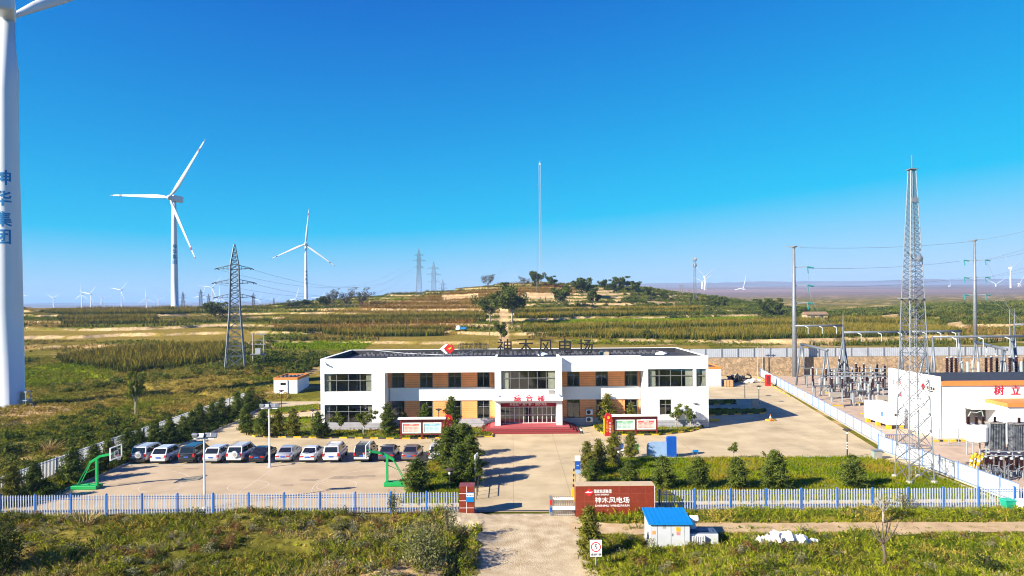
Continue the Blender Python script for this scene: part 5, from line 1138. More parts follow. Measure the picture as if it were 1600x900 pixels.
board((960, 993.5, 1026.5), 680, 647.5, 'two panel red bulletin board before the right wing', False)
def upright(px, base, top, w, lab):
    p = gp(px, base); h = (base-top)*p.y/F; t = thing('upright_sign', lab, 'sign', p, rad(12)); b = MB()
    b.prism([(-w/2,0),(w/2,0),(w/2,h-.3),(w*.2,h),(-w*.3,h),(-w/2,h-.35)], -.12, .12, Matrix.Rotation(rad(90), 4, 'X')); b.build('sign_body', M['red'], t); MB().box(-w/2-.13, -w/2-.005, -.1, .1, .3, h-.6).build('yellow_edge', M['yellow'], t)
    for k, ch in enumerate('不忘初心'): text('yellow_character', ch, .34, M['yellowtext'], t, facing((-.2, -.125, h-1.05-k*.36)), .01)
    for k, ch in enumerate('牢记使命'): text('white_character', ch, .3, M['whitetext'], t, facing((.18, -.125, h-1.25-k*.34)), .01)
    e = MB(); e.lathe([(.2,0),(.2,.02)], 5, facing((-.02, -.125, h-.5))); e.build('yellow_emblem', M['yellowtext'], t)
upright(701, 684, 648, .95, 'red upright slogan sign right of the left bulletin board'); upright(951, 681, 646, .95, 'red upright slogan sign left of the right bulletin board')
p = gp(1012.5, 716.5); t = thing('photo_wall', 'pale blue and dark blue backdrop wall at the lawn edge', 'display wall', (p.x, p.y+.6, 0)); sc = p.y/F
b = MB(); w1, h1 = 31*sc, 24.5*sc; b.prism([(0,0),(w1,0),(w1,h1),(.35,h1),(.08,h1-.25),(0,h1-.55)], -.08, .08, Matrix.Rotation(rad(90), 4, 'X')); b.build('pale_panel', M['paleblue'], t)
b = MB(); w2, h2 = 15*sc, 32.5*sc; b.prism([(w1,0),(w1+w2,0),(w1+w2,h2),(w1+.18,h2),(w1+.02,h2-.12),(w1,h2-.25)], -.28, .3, Matrix.Rotation(rad(90), 4, 'X')); b.build('blue_panel', M['blue'], t)
def signpost(name, lab, px, base, top, w, panels, z=0):
    p = gp(px, base, z); s = p.y/F; h = (base-top)*s; t = thing(name, lab, 'sign', p); W = w*s
    b = MB(); b.tube([(-W*.4,.06,0),(-W*.4,.06,h)], .035, 6); b.tube([(W*.4,.06,0),(W*.4,.06,h)], .035, 6); b.build('posts', M['steel'], t)
    for (f0, f1, mm, tx) in panels:
        b = MB().box(-W/2, W/2, -.03, .02, h*f0, h*f1).build('panel', mm, t)
        if tx: text('panel_lettering', tx, W*.24, M['whitetext'] if mm is not M['white'] else M['darktext'], b, facing((0, -.034, h*(f0+f1)/2)), .002)
    return t
signpost('notice_board', 'tall blue and grey notice board at the right of the entry road', 903, 757, 712, 8.5, ((.82,1,M['white'],None),(.52,.8,M['blue'],'须知'),(.38,.5,M['paleblue'],None)))
signpost('parking_sign', 'small blue and white sign between two olive pines', 971, 706, 693, 7, ((.1,.5,M['white'],None),(.5,1,M['blue'],'P')))
signpost('green_sign', 'small dark green sign right of an olive pine', 994.5, 712, 694, 7, ((.4,1,M['green'],None),))
signpost('blue_notice', 'small blue label on a stake at the lawn edge right of the backdrop', 1087, 717, 703, 9, ((.75,1,M['skyblue'],None),))
p = gp(738.5, 760); t = thing('white_sign_board', 'narrow white board standing at the hedge beside the entry road', 'sign', (p.x+.35, p.y+.4, 0), rad(78)); MB().box(-.5,.5,-.04,.04,.5,2.9).build('board', M['white_metal'], t); b = MB(); b.tube([(-.4,.06,0),(-.4,.06,2.9)], .04, 6); b.tube([(.4,.06,0),(.4,.06,2.9)], .04, 6); b.build('posts', M['steel'], t)
p = gp(746, 768); t = thing('hedge_rail', 'dark slanted guard rail along the island edge of the entry road', 'railing', (-3.15, 58.5, 0)); b = MB()
for y in np.arange(0, 10, 1.2): b.bar((0,y,0),(0,y,1.1), .05)
b.bar((0,0,1.1),(0,9.7,1.1), .05); b.bar((0,0,.6),(0,9.7,.6), .04); b.build('rail', M['black'], t)
p = gp(896, 782); t = thing('folding_barrier', 'yellow and black folded arm barrier behind the concertina gate', 'barrier', p); b = MB(); b.box(-.15,.15,-.15,.15,0,.95); b.build('post', M['yellow'], t)
for k in range(8): MB().box(-.06+.01*k,.06+.01*k,-.04,.04,.95+k*.22,1.17+k*.22).build('arm_band', M['yellow'] if k % 2 == 0 else M['black'], t)
def cone(px, base, h, lab, c1, c2, z=0):
    t = thing('traffic_cone', lab, 'traffic cone', gp(px, base, z)); MB().box(-.2*h/.7,.2*h/.7,-.2*h/.7,.2*h/.7,0,.05).build('base', c1, t); MB().lathe([(.16*h/.7,.05),(.03,h)], 14).build('cone_body', c1, t)
    f = lambda z_: .16*h/.7+( .03-.16*h/.7)*(z_-.05)/(h-.05)+.006
    MB().lathe([(f(h*.4),h*.4),(f(h*.62),h*.62)], 14).build('band', c2, t)
cone(909, 677, .85, 'black cone with pale band at the right of the entrance steps', M['black'], M['white'])
tY = thing('yellow_block', 'low round yellow plinth under the orange cone in the right yard', 'plinth', gp(1204, 656.5)); MB().lathe([(.75,0),(.75,.1),(.6,.14)], 16).build('plinth_body', M['yellow'], tY)
cone(1204, 656.5, .8, 'orange and white cone on a yellow plinth in the right yard', mat('cone_orange', (.8,.16,.04), .5, 0), M['white'], .14)
t = thing('yellow_barrier', 'low yellow beam in the shade beside the right end of the office', 'barrier', gp(1116, 658)); MB().box(-.7,.7,-.25,.25,0,.32).build('beam', M['yellow'], t, bevel=.04)
t = thing('control_cabinet', 'small grey cabinet on the shaded bed right of the office', 'cabinet', (36*0+gp(1180, 638).x, gp(1180, 638).y, .1)); MB().box(-.5,.5,-.25,.25,.1,1.3).build('body', M['concrete'], t, bevel=.02); MB().box(-.55,.55,-.3,.3,1.3,1.38).build('lid', M['steel'], t); MB().box(-.4,.4,-.262,-.251,.2,1.2).build('door', M['steel'], t)
t = thing('utility_cabinet', 'grey green box at the right back corner of the lawn', 'cabinet', gp(1370, 717)); MB().box(-.45,.45,-.3,.3,0,.85).build('body', mat('box_greygreen', (.2,.28,.25), .6), t, bevel=.02); MB().box(-.5,.5,-.35,.35,.85,.92).build('lid', M['steel'], t); MB().box(-.38,.38,-.312,-.301,.1,.75).build('door', M['concrete'], t)
p = gp(1200, 603); t = thing('red_cabinet', 'tall red fire cabinet at the far end of the white panel fence', 'cabinet', p); MB().box(-.5,.5,-.35,.35,0,2.2).build('body', M['red'], t, bevel=.05); MB().box(-.3,.3,-.37,-.351,.3,2.0).build('door', M['maroon'], t)
p = gp(1138.5, 604); t = thing('plywood_crate', 'tan plywood crate beside the small garage', 'crate', p); MB().box(-.75,.75,-.6,.6,.05,1.25).build('crate_body', M['crate'], t); b = MB(); [b.box(x-.06,x+.06,-.63,-.601,.05,1.25) for x in (-.69,0,.69)]; b.build('batten', M['wood'], t)
p = gp(1153, 596); t = thing('scrap_pile', 'dark pile of scrap and old fittings before the stone wall', 'scrap pile', p); b = MB(); g_ = np.random.default_rng(8)
for k in range(40): b.box(-.5,.5,-.15,.15,-.1,.1, Matrix.Translation((g_.normal()*1.3, g_.normal()*.8, .2+abs(g_.normal())*.5)) @ Euler(tuple(g_.random(3)*3)).to_matrix().to_4x4())
tag(b.build('scrap_heap', M['black'], t), kind='stuff'); b = MB(); [b.box(-.3,.3,-.2,.2,-.15,.15, Matrix.Translation((g_.normal()*1.3, g_.normal()*.8, .8+abs(g_.normal())*.4)) @ Euler(tuple(g_.random(3)*3)).to_matrix().to_4x4()) for k in range(6)]; b.build('fitting', M['concrete'], t)
for px, lb in ((1172, 'left white sack heap before the far end of the panel fence'), (1181, 'right smaller white sack heap before the far end of the panel fence')):
    t = thing('white_sacks', lb, 'sacks', gp(px, 598)); b = MB(); [b.lathe([(.1,0),(.4,.1),(.42,.3),(.15,.42)], 8, Matrix.Translation((g_.normal()*.5, g_.normal()*.3, abs(g_.normal())*.3)) @ Euler((g_.normal()*.3, g_.normal()*.3, 0)).to_matrix().to_4x4()) for k in range(5)]; b.build('sack_heap', M['white'], t)
# yellow wheel stops along the panel fence
for k in range(9):
    y = 146-k*3.4; x = 54.4-(150-y)*.171-1.1; t = thing('wheel_stop', 'yellow painted wheel stop along the foot of the long panel fence', 'wheel stop', (x, y, 0), rad(80), 'yellow wheel stops along the panel fence') if k == 0 else t
    if k == 0: MB().prism([(-.8,-.12),(.8,-.12),(.8,.12),(-.8,.12)], 0, .16).build('stop_body', M['yellow'], t, bevel=.05)
    else: dup(t, (x, y, 0), rad(80))
# speed sign, kiosk, bins, kerb stones
p = gp(931.5, 893); t = thing('speed_sign', 'white speed limit sign with a red ringed 5 on a thin post', 'road sign', (p.x, p.y, .15)); sc = p.y/F; zc_ = (893-856)*sc-.15; wd = 18.5*sc
MB().tube([(0,.04,-.4),(0,.04,zc_+.3)], .035, 8).build('post', M['steelpale'], t); b = MB().box(-wd/2,wd/2,-.015,.015,zc_-.55,zc_+.5).build('plate', M['white'], t, bevel=.01); MB().box(-wd/2-.02,wd/2+.02,.016,.03,zc_-.57,zc_+.52).build('plate_edge', M['black'], t)
b2 = MB(); M5 = facing((0,-.017,zc_+.06)); n = 36
for k in range(n):
    a0, a1 = 2*math.pi*k/n, 2*math.pi*(k+1)/n; ri, ro = .25, .315; b2.quad(*[M5 @ Vector((r*math.cos(a), r*math.sin(a), .004)) for r, a in ((ri,a0),(ro,a0),(ro,a1),(ri,a1))])
b2.build('red_ring', M['redtext'], b); text('number', '5', .46, M['black'], b, facing((0,-.022,zc_+.055)), .004, sx=1.1); text('sign_lettering', '减速行驶', .17, M['black'], b, facing((0,-.022,zc_-.42)), .003)
p = gp(1017, 859); q_ = gp(1078.5, 859); W = q_.x-p.x; sc = p.y/F; Hk = 40.5*sc; Dk = 2.5
t = thing('transformer_kiosk', 'white metal transformer kiosk with bright blue roof in the right foreground', 'kiosk', (p.x, p.y, .0), rad(-1.5))
MB().box(-.06, W+.06, -.06, Dk+.06, 0, .1).build('base', M['concrete'], t); KW = mat('kiosk_white', (.48,.50,.53), .45, .06, 1.5); MB().box(0, W, 0, Dk, .1, Hk).build('casing', KW, t)
b = MB(); b.prism([(-.18,Hk-.02),(Dk+.2,Hk+.2),(Dk+.2,Hk+.3),(-.18,Hk+.09)], -.16, W+.16, Matrix(((0,0,1,0),(1,0,0,0),(0,1,0,0),(0,0,0,1)))); kr = b.build('roof', M['skyblue'], t)
rb_ = MB(); [rb_.bar((x, -.19, Hk+.1), (x, Dk+.2, Hk+.31), .035) for x in np.arange(-.1, W+.15, .32)]; rb_.build('roof_ribs', M['skyblue'], kr)
b = MB(); b.prism([(0,Hk-.01),(Dk,Hk-.01),(Dk,Hk+.17)], .01, W-.01, Matrix(((0,0,1,0),(1,0,0,0),(0,1,0,0),(0,0,0,1)))); b.build('gable', M['white_metal'], t)
xs = [0.02, .46, 1.38, 2.3, W-.02]
for k in range(4):
    d_ = MB().box(xs[k]+.015, xs[k+1]-.015, -.028, -.002, .16, Hk-.12).build('door', KW, t)
    if k == 0: MB().box(.1,.34,-.034,-.029,1.05,1.3).build('warning_label', mat('label_orange', (.6,.28,.1), .5), d_)
    if k == 1: MB().box(.82,1.04,-.034,-.029,1.45,1.72).build('small_grille', M['concrete'], d_)
    if k == 2:
        MB().box(1.72,2.02,-.034,-.029,1.25,1.55).build('warning_sign', M['yellow'], d_); MB().box(1.74,2.0,-.034,-.029,1.0,1.23).build('pink_notice', mat('label_pink', (.6,.2,.22), .5), d_); MB().box(1.42,1.5,-.05,-.029,.95,1.12).build('handle', M['steel'], d_)
j = MB(); [j.box(x-.012,x+.012,-.006,-.001,.12,Hk-.05) for x in xs]; j.build('door_gap', M['black'], t)
a = MB(); a.box(W+.02, W+2.0, -.1+.4, 1.5, .08, .98); tk = a.build('transformer_tank', KW, t, bevel=.03); a = MB(); a.box(W+.05, W+1.95, .35, 1.45, .982, 1.03); a.box(W+.3, W+1.7, .6, 1.2, 1.03, 1.1); a.build('tank_lid', mat('lid_slate', (.06,.09,.15), .5), tk)
a = MB(); a.prism([(W+1.02,.08),(W+1.98,.08),(W+1.98,.7),(W+1.5,.9),(W+1.02,.9)], 0, .02, Matrix.Translation((0,.29,0)) @ Matrix.Rotation(rad(90), 4, 'X')) if False else a.tube([(W+.45,1.2,1.0),(W+.45,1.2,1.5)], .22, 10); a.tube([(W+.25,1.15,1.75),(W+.8,1.15,1.75)], .22, 12); a.build('oil_conservator', M['white_metal'], tk)
a = MB(); [a.box(W+.14+k*.12, W+.18+k*.12, .02, .3, .15, .9) for k in range(8)]; a.build('cooling_fins', M['white_metal'], tk)
p = gp(1575, 798); t = thing('wheelie_bin', 'green plastic bin by the right front fence', 'bin', (p.x, p.y, .05)); b = MB(); b.prism([(-.32,-.3),(.32,-.3),(.32,.3),(-.32,.3)], 0, .1); b.v = []; b.f = []; n = 0
b.v = [(-.3,-.3,0),(.3,-.3,0),(.3,.3,0),(-.3,.3,0),(-.42,-.38,.8),(.42,-.38,.8),(.42,.38,.8),(-.42,.38,.8)]; b.f = [(3,2,1,0),(4,5,6,7),(0,1,5,4),(1,2,6,5),(2,3,7,6),(3,0,4,7)]
b.build('bin_body', mat('bin_green', (.01,.32,.2), .45), t, bevel=.03); MB().box(-.47,.47,-.43,.43,.8,.87).build('lid', mat('lid_green', (.02,.40,.26), .45), t, bevel=.02)
p = gp(1599, 800); t = thing('white_container', 'white plastic tub beside the green bin at the right edge', 'container', (p.x, p.y, .1)); MB().lathe([(.45,0),(.55,.5),(.55,.8),(.48,.85)], 16).build('tub_body', M['white'], t); MB().lathe([(.57,.78),(.57,.84)], 16).build('rim', M['paleblue'], t)
g_ = np.random.default_rng(21); t0 = None
c = gp(1227, 866)
for k in range(36):
    x = (k/35-.5)*3.9; hgt = max(0, 1-abs(x)/2.2)**.7; lv = (k % 4)/3*hgt*.85
    loc = (c.x+x+g_.normal()*.12, c.y+g_.normal()*.3+.2*(k % 3), .42+lv); rot = (g_.normal()*.25-.45, g_.normal()*.3+.35, g_.normal()*.5+.3)
    if t0 is None:
        b = MB(); b.box(-.22,.22,-.085,.085,-.36,.36); t0 = tag(b.build('kerb_stone', mat('marble_white', (.75,.73,.74), .6, .06), None, bevel=.012), 'white rectangular stone tumbled in the pile in the right meadow', 'stone slab', 'white stones piled in the right meadow'); o = t0
    else: o = t0.copy(); COL.objects.link(o)
    o.location = loc; o.rotation_euler = rot; o.scale = (.85+.4*g_.random(), 1, .8+.4*g_.random())
for px, py, s, lb in ((1107, 889, .35, 'pale rock in the grass below the transformer kiosk'), (1318, 872, .2, 'small white stone right of the stone pile')):
    p = gp(px, py); g2 = np.random.default_rng(int(px)); b = bmesh.new(); bmesh.ops.create_icosphere(b, subdivisions=2, radius=s)
    for v in b.verts: v.co *= 1+.25*g2.normal()*.6; v.co.z *= .6
    me = bpy.data.meshes.new('rock'); b.to_mesh(me); b.free(); o = link('rock', me, M['kerbwhite'], None, (p.x, p.y, .35)); tag(o, lb, 'rock')
# ------------------------------------------------------------------ cars
def car(kind, paint, lab, loc, rz, group='cars parked in a row behind the basketball court', trim=None, spare=False, rails=False, plate=True, low=None):
    t = thing('parked_car', lab, 'car', loc, rz, group)
    if kind == 'suv': Lc, Wc, zr, zb, bel, r0, r1, f0, w1 = 4.65, 1.86, 1.74, .34, 1.02, .18, 3.0, 3.55, .80; hood, nose, wr = .98, .75, .36
    elif kind == 'pickup': Lc, Wc, zr, zb, bel, r0, r1, f0, w1 = 5.0, 1.84, 1.76, .38, 1.02, .25, 3.2, 3.75, .80; hood, nose, wr = 1.0, .8, .37
    elif kind == 'crossover': Lc, Wc, zr, zb, bel, r0, r1, f0, w1 = 4.5, 1.82, 1.63, .30, .98, .45, 2.75, 3.5, .77; hood, nose, wr = .93, .68, .34
    else: Lc, Wc, zr, zb, bel, r0, r1, f0, w1 = 4.65, 1.8, 1.46, .24, .92, 1.05, 2.55, 3.45, .72; hood, nose, wr = .86, .62, .32
    # y runs from the tail (0) to the nose; loft the lower body along the car
    h = Wc/2
    if kind == 'sedan': sec = [(0,.80,.42,.80),(.06,.90,.28,.92),(.6,.98,zb,.97),(1.0,1,zb,.96),(3.4,1,zb,.93),(4.2,.96,zb,hood-.05),(4.55,.86,.3,nose),(4.65,.70,.36,nose-.12)]
    else: sec = [(0,.84,.46,.85),(.05,.93,.36,bel),(.5,.99,zb,bel),(1.0,1,zb,bel),(Lc-1.25,1,zb,bel-.02),(Lc-.5,.97,zb,hood),(Lc-.1,.88,.34,nose),(Lc,.74,.4,nose-.15)]
    b = MB()
    for (y, k, z0, z1) in sec:
        w_ = h*k; zm = (z0+z1)/2
        b.v += [(-w_*.9,y,z0),(-w_,y,z0+.14),(-w_,y,zm+.05),(-w_*.965,y,z1-.06),(-w_*.88,y,z1),(w_*.88,y,z1),(w_*.965,y,z1-.06),(w_,y,zm+.05),(w_,y,z0+.14),(w_*.9,y,z0)]
    n = 10
    for i in range(len(sec)-1):
        for k in range(n): a, c = i*n+k, i*n+(k+1) % n; b.f.append((a, a+n, c+n, c))
    b.f.append(tuple(range(n))); b.f.append(tuple((len(sec)-1)*n+n-1-k for k in range(n)))
    b.build('body', paint, t, smooth=True)
    # cabin
    bz = bel-.02 if kind != 'sedan' else .93
    wb, wt = h*.90, h*w1; y0, y3 = (r0-.9 if kind == 'sedan' else .06), f0+.45
    if kind == 'sedan': y0 = .55
    c = MB(); yt0, yt1 = (r0+.25 if kind == 'sedan' else r0+.18), r1-.1
    V = [(-wb,y0,bz),(wb,y0,bz),(wb,y3,bz-.03),(-wb,y3,bz-.03),(-wt,yt0,zr-.05),(wt,yt0,zr-.05),(wt,yt1,zr-.03),(-wt,yt1,zr-.03),(-wt*.85,yt0+.12,zr),(wt*.85,yt0+.12,zr),(wt*.85,yt1-.12,zr),(-wt*.85,yt1-.12,zr)]
    c.v = V; c.f = [(0,1,5,4),(1,2,6,5),(2,3,7,6),(3,0,4,7),(4,5,9,8),(5,6,10,9),(6,7,11,10),(7,4,8,11),(8,9,10,11)]
    cb_ = c.build('cabin', paint, t, smooth=False, bevel=.04)
    V = [Vector(v) for v in V]
    def pane(nm, a, b_, c_, d, i0, i1, j0, j1):
        """glass set proud of the face a,b,c,d (a-b bottom, d-c top)"""
        f = lambda s, r: (a.lerp(b_, s)).lerp(d.lerp(c_, s), r)
        nn = (b_-a).cross(d-a).normalized()*.012; mb = MB(); mb.quad(*[p_+nn for p_ in (f(i0,j0), f(i1,j0), f(i1,j1), f(i0,j1))]); mb.build(nm, M['carglass'], t)
    pane('rear_window', V[0], V[1], V[5], V[4], .08, .92, .12 if kind == 'sedan' else .18, .93)
    pane('windshield', V[2], V[3], V[7], V[6], .06, .94, .08, .94)
    for (a, b_, c_, d) in ((V[1], V[2], V[6], V[5]), (V[3], V[0], V[4], V[7])):
        s = (a is V[3]); rng_ = ((.10,.46),(.49,.84)) if not s else ((.16,.51),(.54,.90))
        for (u0, u1) in rng_: pane('side_window', a, b_, c_, d, u0, u1, .16, .86)
        if kind in ('suv', 'pickup', 'crossover'): pane('side_window', a, b_, c_, d, *((.03,.085) if not s else (.915,.97)), .2, .8)
    for x in (-1, 1):
        for y in (.88, Lc-.92):
            w_ = MB(); w_.lathe([(wr*.62,-.11),(wr*.97,-.10),(wr,-.05),(wr,.05),(wr*.97,.10),(wr*.62,.11)], 20, Matrix.Translation((x*(h-.09), y, wr)) @ Matrix.Rotation(rad(90), 4, 'Y')); wo = w_.build('wheel', M['rubber'], t, smooth=False)
            r_ = MB(); r_.lathe([(wr*.62,-.02),(wr*.6,.015),(.05,.03)], 14, Matrix.Translation((x*(h+.012), y, wr)) @ Matrix.Rotation(rad(90*x), 4, 'Y')); r_.build('rim', M['alloy'], wo)
        l_ = MB()
        if kind == 'sedan': l_.box(min(x*h*.42,x*h*.86), max(x*h*.42,x*h*.86), -.02, .12, .66, .80)
        else: l_.box(min(x*h*.72,x*h*.93), max(x*h*.72,x*h*.93), -.015, .12, .72, 1.05 if kind != 'crossover' else .96)
        l_.build('tail_light', M['lampred'], t)
        m_ = MB(); m_.cbox((x*(h+.1), f0-.35, bz+.1), (.2,.1,.14)); m_.build('mirror', paint, t, bevel=.02)
        h_ = MB(); h_.box(min(x*h*.5,x*h*.8), max(x*h*.5,x*h*.8), Lc-.18, Lc-.03, .55, .68); h_.build('headlight', M['alloy'], t)
    b = MB(); b.box(-h*.86,h*.86,-.07,.1,.36,.60); b.build('rear_bumper', low or paint, t, bevel=.04)
    b = MB(); b.box(-h*.8,h*.8,-.05,.06,.26,.35); b.build('underguard', M['black'], t)
    if plate: MB().box(-.23,.23,-.085 if kind == 'sedan' else -.05,-.02,.66 if kind != 'sedan' else .62,.79 if kind != 'sedan' else .75).build('number_plate', M['plate'], t)
    if spare:
        s_ = MB(); s_.lathe([(.36,-.1),(.36,.05),(.33,.1),(.05,.12)], 22, Matrix.Translation((.12, -.1, .98)) @ Matrix.Rotation(rad(90), 4, 'X')); so_ = s_.build('spare_wheel', paint, t, smooth=False); r_ = MB(); r_.lathe([(.2,.121),(.17,.13),(.03,.135)], 16, Matrix.Translation((.12,-.1,.98)) @ Matrix.Rotation(rad(90), 4, 'X')); r_.build('spare_cover', M['alloy'], so_)
    if rails:
        for x in (-1, 1): MB().tube([(x*wt*.9, yt0+.15, zr-.03),(x*wt*.9, yt0+.25, zr+.05),(x*wt*.9, yt1-.2, zr+.05),(x*wt*.9, yt1-.1, zr-.02)], .022, 6).build('roof_rail', M['alloy'], t)
    return t
def paint(name, c, metal=.0): 
    m = mat(name, c, .28, 0); m.node_tree.nodes['Principled BSDF'].inputs['Coat Weight'].default_value = .6; m.node_tree.nodes['Principled BSDF'].inputs['Metallic'].default_value = metal; return m
pw, pw2, psil, pblk, pblu, pbrn, pgr = paint('car_white', (.52,.53,.55)), paint('car_pearl', (.42,.435,.46)), paint('car_silver', (.42,.44,.47), .4), paint('car_black', (.012,.013,.016)), paint('car_dark_blue', (.03,.04,.075), .3), paint('car_bronze', (.20,.16,.145), .5), paint('car_grey', (.10,.10,.12), .4)
CARS = [(224,'suv',pw2,dict(spare=True,rails=True,low=M['black']),'pearl white off road car with spare wheel, leftmost in the parked row'),(257,'crossover',pw,{},'white crossover second from the left end beside the off road car'),(298,'suv',pblk,{},'black sport utility car behind the floodlight pole by the fence'),(336.5,'crossover',pw,dict(low=M['alloy']),'white crossover with dark bumper left of the second spare wheel car'),(370.5,'suv',pw,dict(spare=True,rails=True),'white off road car with spare wheel left of the black sedan'),(406.5,'sedan',pblk,{},'black sedan left of the floodlight pole at the court edge'),(445,'sedan',psil,{},'silver grey sedan right of the floodlight pole at the court edge'),(483.5,'sedan',pw,{},'white sedan left of the white pickup style car'),(520,'suv',pw,dict(rails=True),'white tall car with roof rails left of the dark estate'),(566.5,'suv',pblk,dict(rails=True,low=pw2),'dark estate car with pale bumper behind the green hoop backboard'),(604,'sedan',pgr,{},'dark grey sedan behind the right green hoop arm'),(640,'sedan',pbrn,{},'bronze sedan right of the right green hoop'),(682,'crossover',pw,{},'white car half hidden by the evergreens, last of the row')]
for px, k, pt, kw, lb in CARS:
    p = gp(px, 721.5); car(k, pt, lb, (p.x, 72.2+random.uniform(-.25,.25), .015), rad(random.uniform(-2,2)), **kw)
# strip of bare soil and kerb between the cars and the court
tag(MB().box(-40.5, -6.5, 71.75, 71.95, .0, .1).build('kerb', M['concrete']), 'low kerb between court and parked cars', kind='structure')
# ------------------------------------------------------------------ wind turbines
def blade_mb(L_, ch):
    """one blade along +Z from the hub: airfoil sections, twisted, thick at the root"""
    b = MB(); n = 10; st = [(0,.5,.5,0),(.04,.5,.5,0),(.12,.8,.42,14),(.22,1,.3,12),(.45,.72,.18,7),(.7,.48,.1,3),(.9,.3,.06,1),(.985,.16,.04,0),(1,.03,.02,0)]
    for s, c, th, tw in st:
        c *= ch; th *= ch*.9; a = rad(tw)
        for k in range(n):
            t = 2*math.pi*k/n; x = math.cos(t)*c*.5+(c*.18 if s > .08 else 0); y = math.sin(t)*th*.5*(1-.35*math.cos(t))
            b.v.append((x*math.cos(a)-y*math.sin(a), x*math.sin(a)+y*math.cos(a), s*L_))
    for i in range(len(st)-1):
        for k in range(n): p, q = i*n+k, i*n+(k+1) % n; b.f.append((p, q, q+n, p+n))
    b.f.append(tuple(n-1-k for k in range(n))); b.f.append(tuple((len(st)-1)*n+k for k in range(n))); return b
def turbine(label, loc, hub, angs, yaw, L_=41, rb=2.15, rt=1.25, group=None, detail=True, letters=None, lett_h=None, k=1.0, bands=True):
    t = thing('wind_turbine', label, 'wind turbine', loc, yaw, group)
    MB().lathe([(rb*1.06,-8),(rb*1.06,.25),(rb,.3),(rb*.93,hub*.25),(rb*.84,hub*.5),(rt*1.12,hub*.8),(rt,hub-1.7)], 40 if detail else 10).build('tower', M['turbine'], t, smooth=True)
    # rotor faces -Y in local axes
    b = MB(); b.box(-1.7*k,1.7*k,-2.2*k,6.5*k,hub-1.75*k,hub+1.9*k); b.build('nacelle', M['turbine'], t, bevel=.5 if detail else 0)
    b = MB(); b.lathe([(1.55*k,0),(1.7*k,.8*k),(1.55*k,2.0*k),(1.0*k,3.0*k),(.3*k,3.5*k)], 20 if detail else 8, Matrix.Translation((0,-2.2*k,hub)) @ Matrix.Rotation(rad(90), 4, 'X')); b.build('hub', M['turbine'], t, smooth=True)
    for a in angs:
        mx = Matrix.Translation((0,-3.7*k,hub)) @ Matrix.Rotation(rad(90-a), 4, 'Y')
        bl = blade_mb(L_, 2.5*k); o = MB().add(bl, mx).build('blade', M['turbine'], t, smooth=True)
        if bands and detail:
            for s0, s1 in ((.80,.85),(.955,.992)):
                tb = MB()
                for s in (s0, s1):
                    c = 2.5*k*np.interp(s, [.7,.9,.985,1], [.50,.32,.18,.06]); th = 2.5*k*.9*np.interp(s, [.7,.9,.985,1], [.115,.072,.05,.03])
                    for q in range(10):
                        tt = 2*math.pi*q/10; tb.v.append(tuple(mx @ Vector((math.cos(tt)*c*.52+2.5*k*np.interp(s, [.7,.9,.985,1], [.48,.3,.16,.03])*.18, math.sin(tt)*th*.55*(1-.35*math.cos(tt)), s*L_))))
                for q in range(10): tb.f.append((q, (q+1) % 10, 10+(q+1) % 10, 10+q))
                tb.build('tip_band', M['maroon'], o)
    if letters:
        for (ch, z, sz, ph) in letters:
            r = np.interp(z, [0,hub*.25,hub*.5,hub*.8], [rb,rb*.93,rb*.84,rt*1.12])+.03
            o = text('tower_character', ch, sz, M['cyan_text'], t, Matrix.Identity(4), .01, bold=.05)
            me = o.data; bm = bmesh.new(); bm.from_mesh(me); bmesh.ops.triangulate(bm, faces=bm.faces)
            for _ in range(4):
                es = [e for e in bm.edges if e.calc_length() > .3]
                if es: bmesh.ops.subdivide_edges(bm, edges=es, cuts=1); bmesh.ops.triangulate(bm, faces=bm.faces)
            bm.to_mesh(me); bm.free()
            for v in me.vertices:      # wrap the letter round the tower
                a = v.co.x/r+ph-math.pi/2-yaw; rr = r+v.co.z; v.co = Vector((rr*math.cos(a), rr*math.sin(a), z+v.co.y))
    return t
# big tower at the left edge
p = gp(14, 637); ub, _ = un(14, 637); hubz = at(8, 18, p.y).z
zc1 = [at(7, y, p.y).z for y in (282, 314, 346, 373)]
t1 = turbine('huge white wind turbine tower with blue lettering at the left edge', (p.x, p.y, 0), hubz, (148, 268, 28), rad(214), 41, 2.25, 1.28, letters=[(c, z, 2.6, .30) for c, z in zip('神华集团', zc1)], k=.8)
b = MB(); b.box(2.2,3.6,-.9,.4,1.2,1.35); b.box(2.3,3.5,-.8,.3,2.6,2.75); b.bar((3.4,-.8,0),(3.4,-.8,2.6),.08); b.bar((3.4,.3,0),(3.4,.3,2.6),.08); b.bar((2.4,-.8,0),(2.4,-.8,2.6),.08); b.build('entry_platform', M['steelpale'], t1, rz=rad(-214)); b = MB(); b.box(2.15,2.5,-.5,.2,1.35,2.5); b.build('door', M['steel'], t1, rz=rad(-214))
b = MB(); [b.box(3.6+.3*k,3.9+.3*k,-.7,.2,1.0-.3*k,1.1-.3*k) for k in range(4)]; b.build('entry_steps', M['steel'], t1, rz=rad(-214))
def tur_px(label, px, hub_y, base, Y, angs, yaw, group, letters=None, detail=True, bands=True, L_=41, k=1.0):
    h0 = at(px, hub_y, Y); g = hz(h0.x, Y); return turbine(label, (h0.x, Y, g), h0.z-g, angs, yaw, L_, 2.1, 1.2, group, detail, letters, None, k, bands)
GT = 'white wind turbines of the wind farm'
h2 = at(272, 310, 408); g2 = hz(h2.x, 408)
tur_px('tall wind turbine on the left plateau with one blade pointing up right', 272, 310, 480, 408, (176, 54, -65), rad(-12), GT, letters=[(c, at(272, y, 408).z-g2, 3.0, .46) for c, y in zip('神华集团', (386, 394, 402, 410))])
h3 = at(478, 382, 770); g3 = hz(h3.x, 770)
